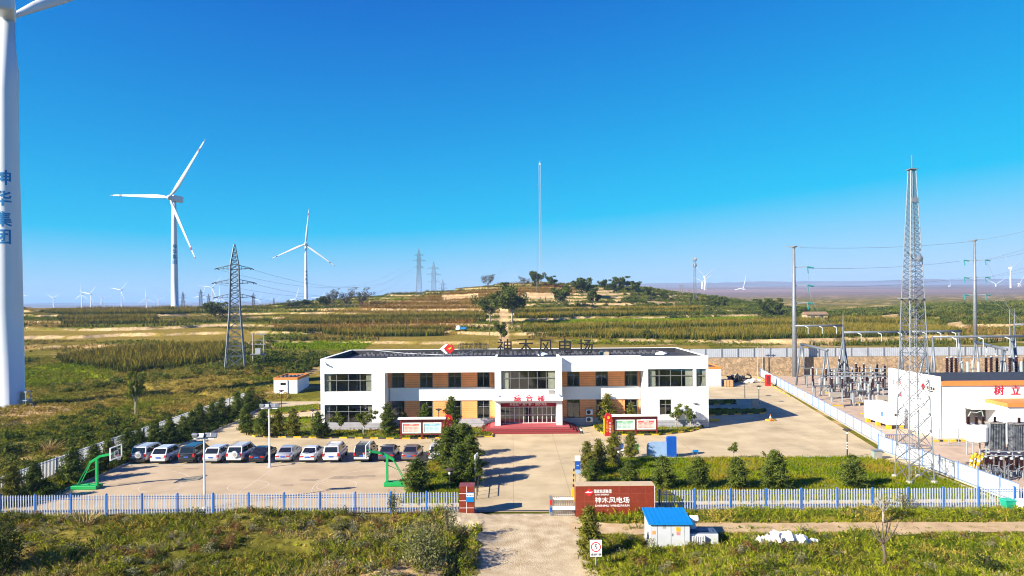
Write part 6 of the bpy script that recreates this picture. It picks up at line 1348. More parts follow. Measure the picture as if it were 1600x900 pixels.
tur_px('middle wind turbine left of the building with one blade upright', 478, 382, 472, 770, (84, 204, -37), rad(8), GT, letters=[(c, at(478, y, 770).z-g3, 3.4, .29) for c, y in zip('神华集团', (425, 431, 437, 443))])
FAR = [(36,462,2600,(5,125,245),'far turbine beside the huge tower, mostly a single blade'),(84,466,2900,(30,150,270),'tiny turbine on the horizon right of the huge tower'),(128,460,2500,(92,212,332),'small turbine with an upright blade, left of a close pair'),(142,459.5,2400,(50,168,290),'small turbine forming the right of a close pair on the left horizon'),(190,453,2250,(48,170,290),'larger far turbine midway between the big tower and the tall turbine'),(229,466,2500,(95,215,335),'tiny turbine left of the tall turbine foot'),(287,466,3100,(80,200,320),'tiny turbine right of the tall turbine foot'),(318,461,2500,(75,195,315),'small turbine left of the lattice pylon, lower of two'),(332,449,2000,(48,172,292),'far turbine left of the lattice pylon, taller of two'),(344,465,2300,(88,208,328),'thin far turbine touching the left of the lattice pylon'),(405,468,3300,(60,180,300),'tiny turbine on the horizon right of the lattice pylon'),(463,467,2300,(70,190,310),'small turbine left of the middle turbine foot'),(502,466,2500,(55,175,295),'small turbine behind the bare tree row'),(432,470,3400,(40,160,280),'tiniest turbine left of the middle turbine'),(1101,432.5,1900,(133,38,-85),'white turbine with V shaped blades right of the telecom mast'),(1097,439.5,2400,(157,33,-83),'turbine half hidden behind its V shaped neighbour'),(1161.5,450,2000,(79,192,-42),'turbine standing alone left of the grey steel pole'),(1226.5,465.5,2900,(85,205,325),'small turbine just left of the grey steel pole'),(1484,447,2800,(95,200,330),'small turbine right of the lattice mast on the ridge'),(1556,444,2500,(36,149,270),'left of three turbines on the right skyline'),(1579,418.7,1850,(122,36,-103),'largest turbine of three on the right skyline'),(1592.5,443,2400,(60,240,-60),'right of three turbines at the right edge'),(248,468,3500,(20,140,260),'faint turbine on the horizon left of the tall turbine foot'),(160,466,3000,(15,135,255),'faint turbine right of the close pair on the left horizon')]
for i, (px, hy, Y, an, lb) in enumerate(FAR): tur_px(lb, px, hy, 0, Y, an, rad(random.uniform(-20, 20)), GT, None, False, False, 41, .85)
# ------------------------------------------------------------------ lattice structures
def lattice(mb, lv, r, n=1, hor=True):
    """four-legged lattice: lv = [(z, half width)]; X bracing in every panel"""
    for i in range(len(lv)-1):
        (z0, a), (z1, c) = lv[i], lv[i+1]; q0 = [(-a,-a,z0),(a,-a,z0),(a,a,z0),(-a,a,z0)]; q1 = [(-c,-c,z1),(c,-c,z1),(c,c,z1),(-c,c,z1)]
        for k in range(4):
            j = (k+1) % 4; mb.bar(q0[k], q1[k], r*1.5); mb.bar(q0[k], q1[j], r*.8); mb.bar(q0[j], q1[k], r*.8)
            if hor: mb.bar(q1[k], q1[j], r*.8)
def levels(z0, z1, w0, w1, n, p=1.0): return [(z0+(z1-z0)*(i/n)**p, w0+(w1-w0)*(i/n)**p) for i in range(n+1)]
def pylon(label, loc, H_, k, arms, rz=0, r=.07, ins=True, base=1.0):
    t = thing('lattice_pylon', label, 'pylon', loc, rz, 'lattice transmission pylons'); b = MB()
    lattice(b, levels(0, H_*.46, 2.1*k*base, 1.15*k, 6, .85), r); lattice(b, levels(H_*.46, H_*.84, 1.15*k, .85*k, 9), r*.9); lattice(b, levels(H_*.84, H_, .85*k, .1*k, 5), r*.75); b.build('lattice_body', M['mast'], t)
    for (z, w) in arms:
        c = MB(); z *= H_; s = np.interp(z/H_, [.46,.84,1], [1.15*k,.85*k,.1*k])
        for sg in (-1, 1):
            tip = (sg*w, 0, z+.25*k)
            for y in (-s, s): c.bar((sg*s*.6, y, z), tip, r*.8); c.bar((sg*s*.6, y, z+1.0*k), tip, r*.8)
            for u in (.3, .6): x = sg*(s*.6+(w-s*.6)*u); c.bar((x, -s*(1-u), z), (x, s*(1-u), z), r*.6); c.bar((x, 0, z+1.0*k*(1-u)+.25*k*u), (x, 0, z), r*.6)
            c.bar((sg*s*.6,-s,z),(sg*s*.6,s,z), r*.7)
        a = c.build('crossarm', M['mast'], t)
        if ins:
            i_ = MB()
            for sg in (-1, 1): i_.tube([(sg*w,0,z+.2*k),(sg*w+sg*.5,-.9*k,z-.05*k)], .1*k, 6); i_.tube([(sg*w,0,z+.2*k),(sg*w-sg*.2,.9*k,z-.05*k)], .1*k, 6)
            i_.build('insulator_string', M['insul'], a)
    return t
p = hit(368, 576); PA = p; HP = (576-382)*p.y/F
pylon('near lattice pylon with three pairs of arms left of the office', p, HP, .95, ((.57,3.7),(.685,3.95),(.80,3.4)), rad(18), .14)
for px, b_, tp, Y, k, lb in ((655,462,389,300,1.0,'lattice pylon on the left flank of the hill'),(678,457,409,620,1.25,'smaller paler pylon right behind the hillside pylon'),(692,455,437,900,1.2,'tiny pylon right of the two hillside pylons'),(286,473,456,900,1.3,'small distant pylon just right of the tall turbine'),(314,474,452,900,1.3,'distant pylon second right of the tall turbine'),(326,474,459,1000,1.3,'distant pylon beside the taller far turbine'),(396,472,457,1000,1.3,'distant pylon right of the near lattice pylon'),(428,473,465,1500,1.3,'faint pylon left of the middle turbine'),(1426,474,455,1800,1.6,'faint distant pylon behind the lattice mast')):
    if Y == 300: q_ = hit(px, b_); Y = q_.y
    g = at(px, b_, Y); g.z = min(g.z, hz(g.x, Y)); H_ = at(px, tp, Y).z-g.z; s = H_/26
    pylon(lb, g, H_, s, ((.60,2.9*s),(.74,3.6*s),(.86,3.0*s)), rad(8), .12*max(1, Y/450), False, .8)
# guyed wind measuring mast on the hill
p = hit(845, 446, 300); H_ = at(842, 255, p.y).z-p.z
t = thing('measuring_mast', 'slim guyed lattice mast on the top of the hill', 'mast', p); b = MB(); lattice(b, levels(0, H_, .55, .5, 40), .06); b.build('lattice_body', M['steelpale'], t)
for fz_ in (.55, .82):
    b = MB(); b.bar((-2,0,H_*fz_),(2,0,H_*fz_),.07); [b.lathe([(.15,H_*fz_),(.2,H_*fz_+.3)], 6, c=(x,0)) for x in (-2,2)]; b.build('sensor_boom', M['steel'], t)
b = MB(); [b.tube([(0,0,H_*f),(34*math.cos(a),34*math.sin(a),hz(p.x+34*math.cos(a),p.y+34*math.sin(a))-p.z)], .018, 4, False) for f in (.4,.62,.84,.98) for a in (.4,2.5,4.6)]; b.build('guy_wire', M['wire'], t)
b = MB(); b.lathe([(.05,H_),(.04,H_+1.5)], 6); b.box(-.45,.45,-.45,.45,H_-.9,H_); b.build('mast_head', M['white'], t)
# telecom tower right of the hill
p = hit(1086, 470, 300); H_ = at(1084, 401, p.y).z-p.z
t = thing('telecom_tower', 'telecom lattice tower with white antenna rings right of the hill', 'mast', p); b = MB(); lattice(b, levels(0, H_*.95, .8, .35, 12), .05); b.build('lattice_body', M['mast'], t)
b = MB()
for z in (H_*.80, H_*.93):
    for k in range(6): a = k*1.047; b = MB(); b.box(-.16,.16,-.07,.07,0,1.6, Matrix.Translation((1.1*math.cos(a),1.1*math.sin(a),z-.5)) @ Matrix.Rotation(a+1.57, 4, 'Z')).build('antenna_panel', M['steelpale'], t)
b = MB(); b = MB(); [b.lathe([(1.05,z),(1.05,z+.08)], 14) for z in (H_*.80-.7, H_*.93-.7)]; b.tube([(0,0,H_*.93),(0,0,H_+1)], .06, 6); b.build('platform', M['steel'], t)
# near communication mast on the right lawn
p = gp(1441, 757); H_ = at(1436, 250, p.y).z
t = thing('communication_mast', 'tall galvanised lattice communication mast in front of the switchgear hall', 'mast', (p.x, p.y+1.2, 0)); b = MB()
zb_ = at(1437, 466, p.y).z; wb_, wm_, wt_ = 1.15, .95, .22
lattice(b, levels(.2, zb_*.55, wb_, .9, 6), .055); lattice(b, levels(zb_*.55, zb_, .9, .68, 6), .05); lattice(b, levels(zb_, H_-.6, .68, wt_, 24), .042); b.build('lattice_body', M['mast'], t)
b = MB(); b.box(-.95,.95,-.95,.95,zb_-.04,zb_+.04); pl = b.build('rest_platform', M['steel'], t)
b = MB(); [b.bar((x,.15,.3),(x*.4,.05,H_-1),.035) for x in (-.22,.22)]; [b.bar((-.22*(1-.6*z/H_),.12,z),(.22*(1-.6*z/H_),.12,z),.025) for z in np.arange(.6,H_-1.2,.4)]; b.build('ladder', M['steelpale'], t)
b = MB(); b.tube([(0,0,H_-.6),(0,0,H_+.7)], .03, 6); b.box(-.38,.38,-.38,.38,H_-.66,H_-.58); b.build('lightning_rod', M['steel'], t)
b = MB(); z = at(1437, 402, p.y).z; b.bar((-.9,-.6,z+.6),(0,-.1,z-.1),.07); b.lathe([(.28,0),(.3,.12),(.05,.2)], 12, Matrix.Translation((.2,-.7,z-.1)) @ Matrix.Rotation(rad(90), 4, 'X')); z2 = at(1437, 310, p.y).z; b.box(-.3,.3,-.5,-.35,z2-.2,z2+.2); tag(b.build('antenna', M['steel'], t), kind='thing')
[MB().lathe([(.3,0),(.28,.3),(.12,.34)], 10, c=(sx*wb_,sy*wb_)).build('foundation_block', M['kerbwhite'], t) for sx in (-1,1) for sy in (-1,1)]
# ------------------------------------------------------------------ switchyard
def steel_pole(px, base, top, Y, armz, lab, dirs):
    g = at(px, base, Y); z0 = min(g.z, max(hz(g.x, Y), 0)); H_ = at(px, top, Y).z-z0; t = thing('steel_pole', lab, 'power pole', (g.x, Y, z0), group='grey steel power poles'); MB().tube([(0,0,0),(0,0,H_*.5),(0,0,H_)], [.55,.42,.27], 18).build('pole', M['steel'], t, smooth=True)
    b = MB(); [b.lathe([(np.interp(z,[0,.5,1],[.62,.46,.30])+.09,H_*z),(np.interp(z,[0,.5,1],[.62,.46,.30])+.09,H_*z+.14)], 16) for z in (.33,.62)]; b.build('flange', M['steel'], t)
    for z in armz:
        zz = at(px, z, Y).z-z0
        for d in dirs:
            a = MB(); a.bar((0,0,zz),(d*2.9,0,zz+.15),.16,.2); ao = a.build('crossarm', M['steelpale'], t)
            i_ = MB(); i_.tube([(d*2.9,0,zz+.12),(d*2.9+1.35,0,zz-.12)], .17, 8); i_.tube([(d*2.9,0,zz+.05),(d*2.9+.15,-.1,zz-1.35)], .13, 8); i_.build('insulator_string', M['teal'], ao)
    a = MB(); a.bar((-1.9,0,H_-.1),(1.9,0,H_+.1),.1,.14); a.lathe([(.55,H_-.25),(.75,H_+.05)], 14); a.build('top_arm', M['steelpale'], t); return t, z0
sp1, _ = steel_pole(1242, 595, 385, 150.0-1.4, (418, 446.5, 474), 'grey steel power pole at the left of the switchyard', (1,))
sp2, _ = steel_pole(1524, 541, 375, 186, (407, 434, 461), 'grey steel power pole behind the wall at the right', (-1, 1))
# gantries: tapered A-frames of steel tube and tubular beams
def aframe(mb, x, y, h, s=.9, ax='x', r=.19):
    for d in (-1, 1): mb.tube([(x+(d*s if ax == 'x' else 0), y+(d*s if ax == 'y' else 0), 0), (x+d*.08, y, h)], [r,r*.85], 10)
    z = h*.45; f = .55; mb.tube([(x-(s*f if ax == 'x' else 0), y-(s*f if ax == 'y' else 0), z), (x+(s*f if ax == 'x' else 0), y+(s*f if ax == 'y' else 0), z)], r*.5, 6)
def gantry(label, a, b_, za, posts, spikes=(), ins=3, r=.22):
    """beam from a to b_ at height za, carried by A-frames"""
    a, b_ = Vector((*a, 0)), Vector((*b_, 0)); t = thing('switchyard_gantry', label, 'gantry', a, group='steel gantries of the switchyard'); d = b_-a
    for f in posts: m_ = MB(); q = d*f; aframe(m_, q.x, q.y, za, 1.0, 'x' if abs(d.y) > abs(d.x) else 'y'); m_.build('frame_leg', M['mast'], t, smooth=True)
    m_ = MB(); m_.tube([(0,0,za),(d.x,d.y,za)], r, 10); m_.build('beam', M['mast'], t, smooth=True)
    for f, h in spikes: q = d*f; MB().tube([(q.x,q.y,za),(q.x,q.y,za+h)], [.13,.04], 8).build('lightning_spike', M['steel'], t)
    for k in range(ins):
        f = (k+.7)/(ins+.4); q = d*f; i_ = MB(); i_.tube([(q.x,q.y-.1,za-.1),(q.x+.2,q.y-1.0,za-.35)], .09, 8); i_.tube([(q.x+.2,q.y-1.0,za-.35),(q.x+.2,q.y-1.0,za-1.6)], .075, 8); i_.build('insulator_string', M['greyporc'], t)
    return t
def gx(px, Y, py=560): return at(px, py, Y).x
def gz(px, py, Y): return at(px, py, Y).z
Y1 = 140; gantry('high gantry beam beside the left steel pole', (gx(1243,Y1),Y1), (gx(1318,Y1),Y1), gz(1280,509,Y1), (1.0,), ((1.0,2.6),))
Y2 = 124; gantry('long gantry beam left of the communication mast', (gx(1318,Y2),Y2), (gx(1425,Y2),Y2), gz(1370,519,Y2), (0,.84), ((0,3.5),))
Y3 = 132; gantry('gantry beam behind the communication mast', (gx(1425,Y3),Y3), (gx(1503,Y3),Y3), gz(1460,518,Y3), (.95,))
Y4 = 112; gantry('long high gantry beam above the switchgear hall roof', (gx(1458,Y4),Y4), (gx(1640,Y4),Y4), gz(1530,526,Y4), (0,.68), ((.66,4.3),), 4, .2)
for px, Y, h_, lb in ((1318,121,9.3,'tall grey tripod frame between the two high gantry beams'),(1446,113,8.0,'grey tripod frame hidden behind the communication mast'),(1585,113,8.6,'grey tripod frame at the right edge behind the hall')):
    t = thing('gantry_frame', lb, 'gantry', (gx(px,Y),Y,0), group='grey tripod frames of the switchyard')
    for a in (.3, 2.4, 4.5): MB().tube([(1.7*math.cos(a),1.7*math.sin(a),0),(.1*math.cos(a),.1*math.sin(a),h_)], [.22,.18], 12).build('frame_leg', M['mast'], t, smooth=True)
    b = MB(); [b.tube([(.95*math.cos(a),.95*math.sin(a),h_*.45),(.95*math.cos(a+2.1),.95*math.sin(a+2.1),h_*.45)], .07, 6) for a in (.3,2.4,4.5)]; b.build('cross_tie', M['mast'], t); MB().tube([(0,0,h_-.1),(0,0,h_+3.2)], [.16,.05], 8).build('lightning_spike', M['mast'], t)
gantry('low gantry beam left of the office side fence', (gx(1252,134),134), (gx(1293,118),118), gz(1270,541,128), (0,.95), (), 0)
gantry('low gantry beam above the brown insulators at right', (gx(1525,124),124), (gx(1573,106),106), gz(1545,538,118), (0,.9), (), 3)
gantry('high far right gantry beam at the right edge', (gx(1575,150),148), (gx(1650,150),148), gz(1590,507,148), (0,), ((0,3.5),), 2)
def post_ins(h0, h1, r, m, name='post_insulator'):
    t = thing(name, 'ribbed post insulator on a steel column in the switchyard', 'insulator'); MB().tube([(0,0,0),(0,0,h0)], .11, 8).build('column', M['steelpale'], t); MB().box(-.25,.25,-.25,.25,h0-.08,h0).build('seat_plate', M['steel'], t)
    pr = []; n = 12
    for k in range(n): z = h0+(h1-h0)*k/n; d = (h1-h0)/n; pr += [(r*.6,z),(r,z+d*.35),(r*.6,z+d*.8)]
    MB().lathe(pr+[(r*.6,h1)], 10).build('porcelain', m, t); MB().lathe([(r*.7,h1),(r*.8,h1+.12),(.05,h1+.2)], 8).build('cap', M['greyporc'], t); return t
A_ = post_ins(2.3, 3.8, .18, M['insul']); B_ = post_ins(2.0, 4.4, .22, M['insul'], 'surge_arrester'); C_ = post_ins(2.2, 3.3, .2, M['greyporc'], 'pale_insulator')
def placer(proto, pts, label, group, cat):
    for i, (x, y) in enumerate(pts):
        if i == 0: proto.location = (x, y, 0); tag(proto, label, cat, group)
        else: dup(proto, (x, y, 0), 0, label, group, cat=cat)
rr = np.random.default_rng(4)
pa = [(gx(px, Y, 590), Y) for Y in (112, 118, 124) for px in (1300, 1316, 1332, 1348, 1364, 1380)]
placer(A_, pa, 'dark brown ribbed post insulator on a steel column left of the white hall', 'brown post insulators left of the white hall', 'insulator')
pb = [(gx(px, Y, 590), Y) for px, Y in ((1270,124),(1291,122),(1297,120),(1313,130),(1338,131),(1350,130),(1371,129),(1383,127))]
placer(B_, pb, 'tall brown surge arrester on a column before the stone wall', 'brown surge arresters left of the white hall', 'surge arrester')
pc = [(gx(px, Y, 590), Y) for px, Y in ((1330,108),(1343,108),(1357,107),(1372,107),(1345,115),(1360,114),(1322,121))]
placer(C_, pc, 'pale grey insulator with a round cap among the brown insulators', 'pale insulators left of the white hall', 'insulator')
# equipment seen over the hall roof
D_ = post_ins(4.5, 7.6, .26, M['insul'], 'bushing_insulator'); pd = [(gx(px, Y, 575), Y) for px, Y in ((1480,106),(1487,107),(1494,106),(1541,108),(1549,107),(1558,108),(1578,106),(1588,107))]
placer(D_, pd, 'dark brown bushing rising above the white hall roof', 'brown bushings above the hall roof', 'insulator')
E_ = post_ins(4.8, 6.7, .26, M['greyporc'], 'roofline_insulator'); pe = [(gx(px, Y, 575), Y) for px, Y in ((1503,108),(1512,107),(1520,109),(1529,107),(1567,108),(1596,107))]
placer(E_, pe, 'pale grey insulator rising above the white hall roof', 'pale insulators above the hall roof', 'insulator')
def bus(label, pts, r=.05, name='busbar'): b = MB(); b.tube(pts, r, 6); return tag(b.build(name, M['steelpale']), label, 'busbar')
for k, Y in enumerate((112, 118, 124)): bus('pale %s busbar tube resting on the row of brown insulators' % ('nearest','middle','farthest')[k], [(gx(1296,Y,590),Y,4.15),(gx(1384,Y,590),Y,4.15)], .07)
bus('thin pipe bus above the hall roof bushings', [(gx(1478,107),107,7.55),(gx(1600,107),107,7.55)], .06)
def switch(px, base, rz, lab):
    p = gp(px, base); t = thing('disconnect_switch', lab, 'disconnect switch', p, rz, 'disconnect switches of the switchyard'); b = MB()
    for x in (-1.3, 1.3): b.tube([(x,0,0),(x,0,2.3)], .13, 8)
    b.box(-1.9,1.9,-.22,.22,2.3,2.45); b.bar((-1.3,0,.3),(1.3,0,2.2), .06); b.build('support_frame', M['steel'], t)
    for x in (-1.6,-.5,.5,1.6):
        pr = []
        for k in range(7): z = 2.45+k*.17; pr += [(.09,z),(.17,z+.06),(.09,z+.14)]
        i_ = MB(); i_.lathe(pr, 8, c=(x,0)); i_.build('porcelain', M['insul'] if abs(x) > 1 else M['greyporc'], t)
    b = MB(); b.tube([(-1.6,0,3.7),(-.5,0,3.75),(.5,0,3.75),(1.6,0,3.7)], .05, 6); b.lathe([(.1,3.65),(.16,3.75),(.1,3.85)], 8, c=(0,0)); b.build('contact_arm', M['steelpale'], t)
    MB().box(-.25,.25,-.35,-.1,.9,1.5).build('drive_box', M['concrete'], t)
for i, (px, b_, r_, lb) in enumerate(((1285,625,10,'disconnect switch nearest the long white panel fence'),(1312,622,15,'disconnect switch left of the brown insulator rows'),(1340,620,-10,'disconnect switch in the middle of the brown insulators'),(1365,618,20,'disconnect switch right among the brown insulators'),(1300,606,0,'disconnect switch deep behind the nearest one'),(1328,603,8,'disconnect switch deep behind the brown insulator rows'),(1357,602,-6,'disconnect switch before the stone wall behind the insulators'),(1380,606,12,'disconnect switch just left of the white hall corner'),(1347,634,5,'disconnect switch nearest the white cabin'),(1272,606,-12,'disconnect switch below the low left gantry beam'))): switch(px, b_, rad(r_), lb)
# disconnector frames: yellow and grey bases on the ground
def base_frame(px, base, w, lab): p = gp(px, base); t = thing('switch_mechanism', lab, 'switch cabinet', p, group='yellow edged switch mechanisms'); MB().box(-w/2,w/2,-.5,.5,0,.22).build('plinth', M['kerbwhite'], t); MB().box(-w/2-.02,w/2+.02,-.53,.53,.22,.3).build('yellow_edge', M['yellow'], t); b = MB(); b.bar((-w*.3,0,.3),(-w*.3,0,1.6),.12); b.bar((w*.3,0,.3),(w*.3,0,1.6),.12); b.box(-w*.4,w*.4,-.3,.3,1.6,2.3); b.build('mechanism_box', M['concrete'], t)
base_frame(1305, 636, 2.2, 'yellow edged base with grey box at the left of the insulator rows'); base_frame(1352, 632, 3.0, 'yellow edged base with grey box before the insulator rows'); base_frame(1290, 615, 1.8, 'yellow edged base with grey box farthest left in the switchyard'); base_frame(1378, 641, 2.0, 'yellow edged base with grey box left of the white cabin'); base_frame(1335, 612, 2.4, 'yellow edged base with grey box deep in the insulator rows')
tag(MB().box(gx(1325,104,640), gx(1392,104,640), 100, 100.3, 0, .16).build('kerb', M['yellow']), 'yellow kerb in the switchyard', kind='structure')
# white equipment cabin with yellow base
p = gp(1380, 659); t = thing('equipment_cabin', 'white box cabin on yellow feet left of the white hall', 'cabin', (at(1390,660,90).x-.2, 88.2, 0)); 
b = MB(); b.box(-1.0,1.15,0,6.0,.55,2.85); b.build('casing', M['white_metal'], t, bevel=.03); b = MB(); b.box(-1.0,1.15,-.02,6.02,2.852,2.95); b.build('roof', M['white'], t); b = MB(); [MB().box(x-.25,x+.25,y,y+.5,0,.55).build('yellow_foot', M['yellow'], t) for x in (-.7,.85) for y in (.1,2.7,5.3)]; MB().box(-.15,.35,-.025,-.001,1.7,2.0).build('vent', M['black'], t)
MB().box(-1.025,-1.001,1.0,1.7,1.5,2.1).build('side_label', mat('label_blue', (.1,.2,.5), .5), t)
# transformers at the right edge
p = gp(1526, 712); sc = p.y/F
t = thing('reactor_tank', 'white cylindrical reactor tank with brown bushings in the right switchyard', 'transformer', p)
MB().lathe([(1.0,1.6),(1.08,1.7),(1.08,3.2),(.95,3.35)], 24).build('tank', M['white_metal'], t, smooth=False); b = MB(); [b.tube([(x,y,0),(x,y,1.62)], .07, 8) for x in (-.7,.7) for y in (-.5,.5)]; b.build('leg', M['steelpale'], t)
for x in (-.85, 0.0, .75):
    b = MB(); pr = [];
    for k in range(8): z = 3.35+k*.11; pr += [(.12,z),(.24,z+.04),(.12,z+.09)]
    b.lathe(pr, 10, c=(x,0)); b.build('bushing', M['insul'], t)
b = MB(); b.tube([(-.85,0,4.25),(-.6,0,4.7),(0,0,4.6),(.6,0,4.8),(.75,0,4.25)], .05, 6); b.build('connector', M['greyporc'], t)
def radiator(px, base, h, w, lab):
    p = gp(px, base); t = thing('cooling_radiator', lab, 'radiator', p, group='grey cooling radiators'); b = MB(); [b.box(-w/2+k*w/9, -w/2+k*w/9+.05, -.5, .5, .9, h) for k in range(10)]; b.build('fins', M['steel'], t); b = MB(); [MB().box(-w/2-.05,w/2+.05,-.55,.55,z_,z_+.1).build('header', M['concrete'], t) for z_ in (h,.8)]; b = MB(); [b.tube([(x,0,0),(x,0,.8)], .06, 8) for x in (-w*.4,w*.4)]; b.build('leg', M['steelpale'], t)
    b = MB(); pr = []
    for k in range(6): z = h+.1+k*.1; pr += [(.1,z),(.2,z+.04),(.1,z+.08)]
    b.lathe(pr, 10); b.build('bushing', M['insul'], t)
radiator(1555, 714, 3.6, 1.5, 'left grey finned radiator beside the white reactor tank'); radiator(1593, 716, 3.6, 1.8, 'right grey finned radiator at the right edge')
t0 = None; pts = [(1516+k*5.5, 736-(k % 2)*3) for k in range(4)]
for i, (px, py) in enumerate(pts):
    p = gp(px, py)
    if i == 0: t0 = thing('striped_bollard', 'slanted yellow striped guard post in the right switchyard', 'bollard', p, group='yellow striped guard posts'); MB().tube([(0,0,0),(.25,0,1.6)], .16, 10).build('post', M['yellow'], t0); b = MB(); [b.tube([(.25*z/1.6,0,z),(.25*(z+.2)/1.6,0,z+.2)], .165, 10) for z in (.3,.9)]; b.build('stripe', M['white'], t0)
    else: dup(t0, p)
F_ = post_ins(.7, 1.7, .2, M['insul'], 'breaker_pole'); pf = [(gp(px, py).x, gp(px, py).y) for px, py in ((1541,742),(1549,745),(1557,741),(1565,746),(1573,742),(1581,746),(1589,742),(1597,746),(1545,735),(1561,734),(1577,735),(1593,735))]
placer(F_, pf, 'short brown breaker pole in the crowded bay at the right edge', 'short breaker poles at the right edge', 'breaker')
for k, (y, z) in enumerate(((744, 1.95), (738, 2.0))): p = gp(1538, y); bus('grey pipe bus over the short breaker poles, %s one' % ('nearer', 'farther')[k], [(p.x, p.y, z), (p.x+3.6, p.y, z)], .05)
t = thing('cable_frame', 'tangled grey steel cable frame in the crowded right bay', 'frame', gp(1568, 752)); b = MB(); g_ = np.random.default_rng(3)
for k in range(26): x = g_.uniform(-1.9,2.2); y = g_.uniform(-.2,1.4); b.bar((x,y,0),(x,y,g_.uniform(.8,1.7)), .06); b.bar((x,y,g_.uniform(.5,1.2)),(x+g_.uniform(-.8,.8),y+g_.uniform(-.4,.4),g_.uniform(.5,1.6)), .05)
b.build('frame_bars', M['steel'], t)
t = thing('mesh_enclosure', 'wire mesh enclosure before the white hall porch', 'enclosure', (at(1462,690,79).x, 78.3, 0)); b = MB(); [b.bar((x,0,0),(x,0,1.9),.06) for x in np.arange(0,4.6,1.1)]; [b.bar((0,0,z),(4.4,0,z),.05) for z in (.1,1.0,1.9)]; b.build('frame', M['steelpale'], t)
for k in range(3): p = gp(1470+k*28, 690); t = thing('yellow_edge_block', 'yellow and black edge block on the paving before the white hall', 'edge block', (p.x, 80.6, 0), group='yellow edge blocks before the white hall') if k == 0 else t; (MB().box(-.9,.9,-.15,.15,0,.2).build('block', M['yellow'], t) and MB().box(-.25,.25,-.16,.16,0,.205).build('black_stripe', M['black'], t)) if k == 0 else dup(t, (p.x, 80.6, 0))
# H-pole transformer on the left slope
p = hit(404, 571); t = thing('pole_transformer', 'two pole transformer platform right of the near lattice pylon', 'pole transformer', p); s = p.y/F
for x in (-1.2, 1.2): MB().tube([(x,0,-.3),(x,0,7.2)], [.17,.12], 10).build('pole', M['concrete'], t)
MB().box(-1.7,1.7,-.4,.4,2.4,2.6).build('platform', M['steel'], t); MB().box(-.6,.6,-.35,.35,2.6,3.8).build('transformer_case', M['steelpale'], t, bevel=.04); b = MB(); [b.box(-1.7,1.7,-.06,.06,z,z+.12) for z in (4.6,5.6,6.8)]; b.build('crossarm', M['steel'], t); b = MB(); [b.lathe([(.06,z),(.09,z+.2),(.05,z+.35)], 8, c=(x,0)) for x in (-1.4,-.5,.5,1.4) for z in (4.72,6.92)]; b.build('pin_insulator', M['greyporc'], t)
# small vehicle on the terrace
p = hit(722, 518); t = thing('farm_tricycle', 'small blue and white farm vehicle on the terrace behind the roof emblem', 'farm vehicle', p, rad(80)); b = MB(); b.box(-.7,.7,-1.6,.6,.6,1.15); b.build('cargo_bed', M['skyblue'], t, bevel=.03); b = MB(); b.prism([(.7,.4),(2.0,.4),(2.0,1.0),(1.7,1.75),(.7,1.75)], -.65, .65, Matrix(((0,0,1,0),(1,0,0,0),(0,1,0,0),(0,0,0,1)))); b.build('cab', M['white_metal'], t, bevel=.04); MB().quad((-.55,1.73,1.72),(.55,1.73,1.72),(.55,2.01,1.1),(-.55,2.01,1.1)).build('windshield', M['carglass'], t)
for x, y in ((-.65,-1),(.65,-1),(0,1.6)): MB().lathe([(.32,-.1),(.32,.1)], 14, Matrix.Translation((x,y,.32)) @ Matrix.Rotation(rad(90), 4, 'Y')).build('wheel', M['rubber'], t)
# thin poles on the ridge
for px, b_, tp in ((1036,455,437),(1041,456,438),(1063,462,446),(1067,463,447),(1077,478,453),(765,545,508),(1238,497,478),(583,512,499),(653,512,497)):
    p = hit(px, b_); h = (b_-tp)*p.y/F; t = thing('wooden_pole', 'thin wooden line pole on the hill slope at %d of the ridge' % 0, 'pole', p, group='thin wooden line poles on the hill'); del t['label']
    t['label'] = {1036:'thin pole on the right ridge of the hill, left of a close pair',1041:'thin pole on the right ridge of the hill, right of a close pair',1063:'thin pole left of the telecom tower, farther from it',1067:'thin pole left of the telecom tower, nearer to it',1077:'wooden pole below the telecom tower foot',765:'dark thin pole behind the roof lettering board',1238:'short pole beside the left steel power pole',583:'thin pole in the red brown crop strip, left one',653:'thin pole in the red brown crop strip, right one'}[px]
    MB().tube([(0,0,-.3),(0,0,h)], [.14,.09], 7).build('pole', M['wood'], t); MB().box(-.7,.7,-.05,.05,h-.35,h-.22).build('crossarm', M['wood'], t)
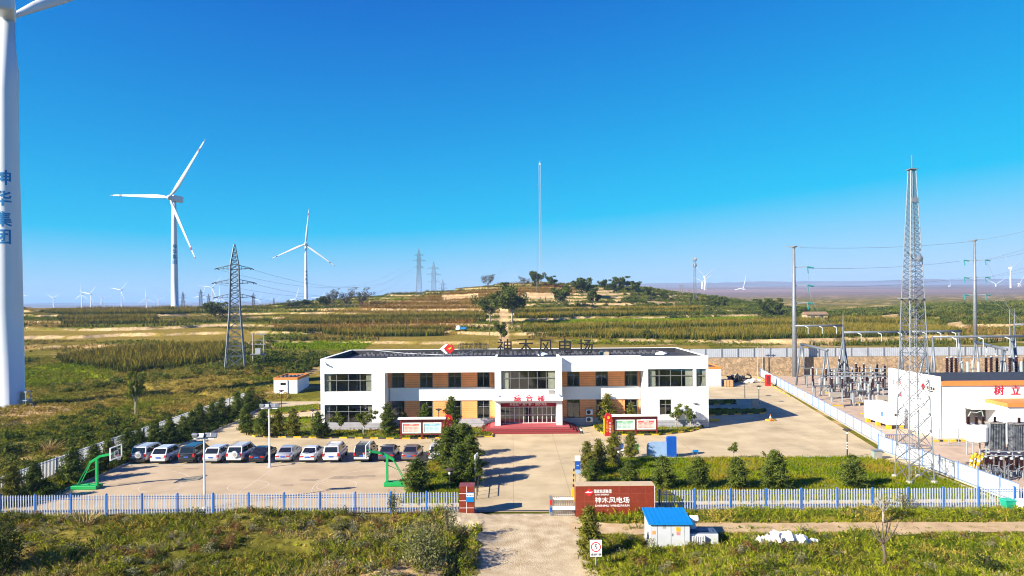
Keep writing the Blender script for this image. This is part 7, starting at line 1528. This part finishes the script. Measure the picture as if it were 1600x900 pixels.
# ------------------------------------------------------------------ wires
def wire(label, a, b_, sag, r=.022):
    a, b_ = Vector(a), Vector(b_); m_ = MB(); m_.tube([a.lerp(b_, s)-Vector((0,0,sag*4*s*(1-s))) for s in np.linspace(0,1,25)], r, 4, False); return tag(m_.build('power_line', M['wire']), label, 'power line', 'overhead power lines')
for k, (y0, y1) in enumerate(((387,377),(419,408),(448,435),(476,462))):
    nm = ('top','second','third','lowest')[k]; a = at(1250 if k == 0 else 1262, y0, 148.6); b_ = at(1520 if k == 0 else 1500, y1, 186); wire('%s of the wires strung between the two grey steel poles' % nm, a, b_, .7, .03)
    for j in range(2 if k else 1):
        c = at(1530 if k == 0 else 1540, y1-2, 186); d = at(1700, (330,365,398,428)[k]-j*16, 150); wire('%s wire leaving the right steel pole to the right edge%s' % (nm, ', upper' if j else ''), c, d, .8, .03)
for k, (sx, z) in enumerate(((-1,.57),(1,.57),(-1,.685),(1,.685),(-1,.80),(1,.80))):
    a = PA+Vector((sx*3.6*math.cos(rad(18)), sx*3.6*math.sin(rad(18)), HP*z)); b_ = at(652+sx*9, (421,421,413,413,405,405)[k], hit(655,462).y); wire('%s %s wire from the near lattice pylon to the hillside pylon' % (('lower','middle','upper')[k//2], ('near','far')[k % 2]), a, b_, 9, .022)
for k, (px, py) in enumerate(((1272,511),(1290,511),(1306,511))):
    wire('%s slack wire dropping from the left steel pole to the high gantry' % ('left','middle','right')[k], at(1262,(419,448,476)[k],148.6), at(px,py,140), .4, .02)
for k, (px, py) in enumerate(((1580,507),(1590,507),(1600,507))): wire('%s wire dropping from the right steel pole to the far right gantry' % ('left','middle','right')[k], at(1542,(408,435,462)[k],186), at(px+10,py,148), .5, .025)
# ------------------------------------------------------------------ distant village roofs
for px, py, w_, lb in ((1273,500,9,'small tan farmhouse on the ridge right of the left steel pole'),):
    p = hit(px, py, 200); t = thing('farmhouse', lb, 'building', p); MB().box(-w_/2,w_/2,-2.5,2.5,-1,2.4).build('wall', mat('earth_wall', (.42,.30,.19), .9, .15), t); b = MB(); b.prism([(-3,2.38),(3,2.38),(0,3.6)], -w_/2-.3, w_/2+.3, Matrix(((0,0,1,0),(1,0,0,0),(0,1,0,0),(0,0,0,1)))); b.build('roof', mat('clay_roof', (.22,.14,.08), .85, .2), t)
    b = MB(); b.box(-w_*.3,-w_*.12,-2.53,-2.501,.6,1.7); b.box(w_*.1,w_*.28,-2.53,-2.501,-.1,1.9); b.build('opening', M['black'], t)
# ------------------------------------------------------------------ haze
HAZE = True
if HAZE:
    hb = MB(); hb.box(-17000, 17000, -70, 16500, -40, 140); m = bpy.data.materials.new('haze'); m.use_nodes = True; n_ = m.node_tree; n_.nodes.remove(n_.nodes['Principled BSDF']); v = n_.nodes.new('ShaderNodeVolumePrincipled'); v.inputs['Color'].default_value = (.36,.60,.98,1); v.inputs['Density'].default_value = 1.35e-4; v.inputs['Anisotropy'].default_value = .0
    n_.links.new(v.outputs[0], n_.nodes['Material Output'].inputs['Volume']); tag(hb.build('haze', m), 'thin blue autumn haze over the plain', kind='stuff')
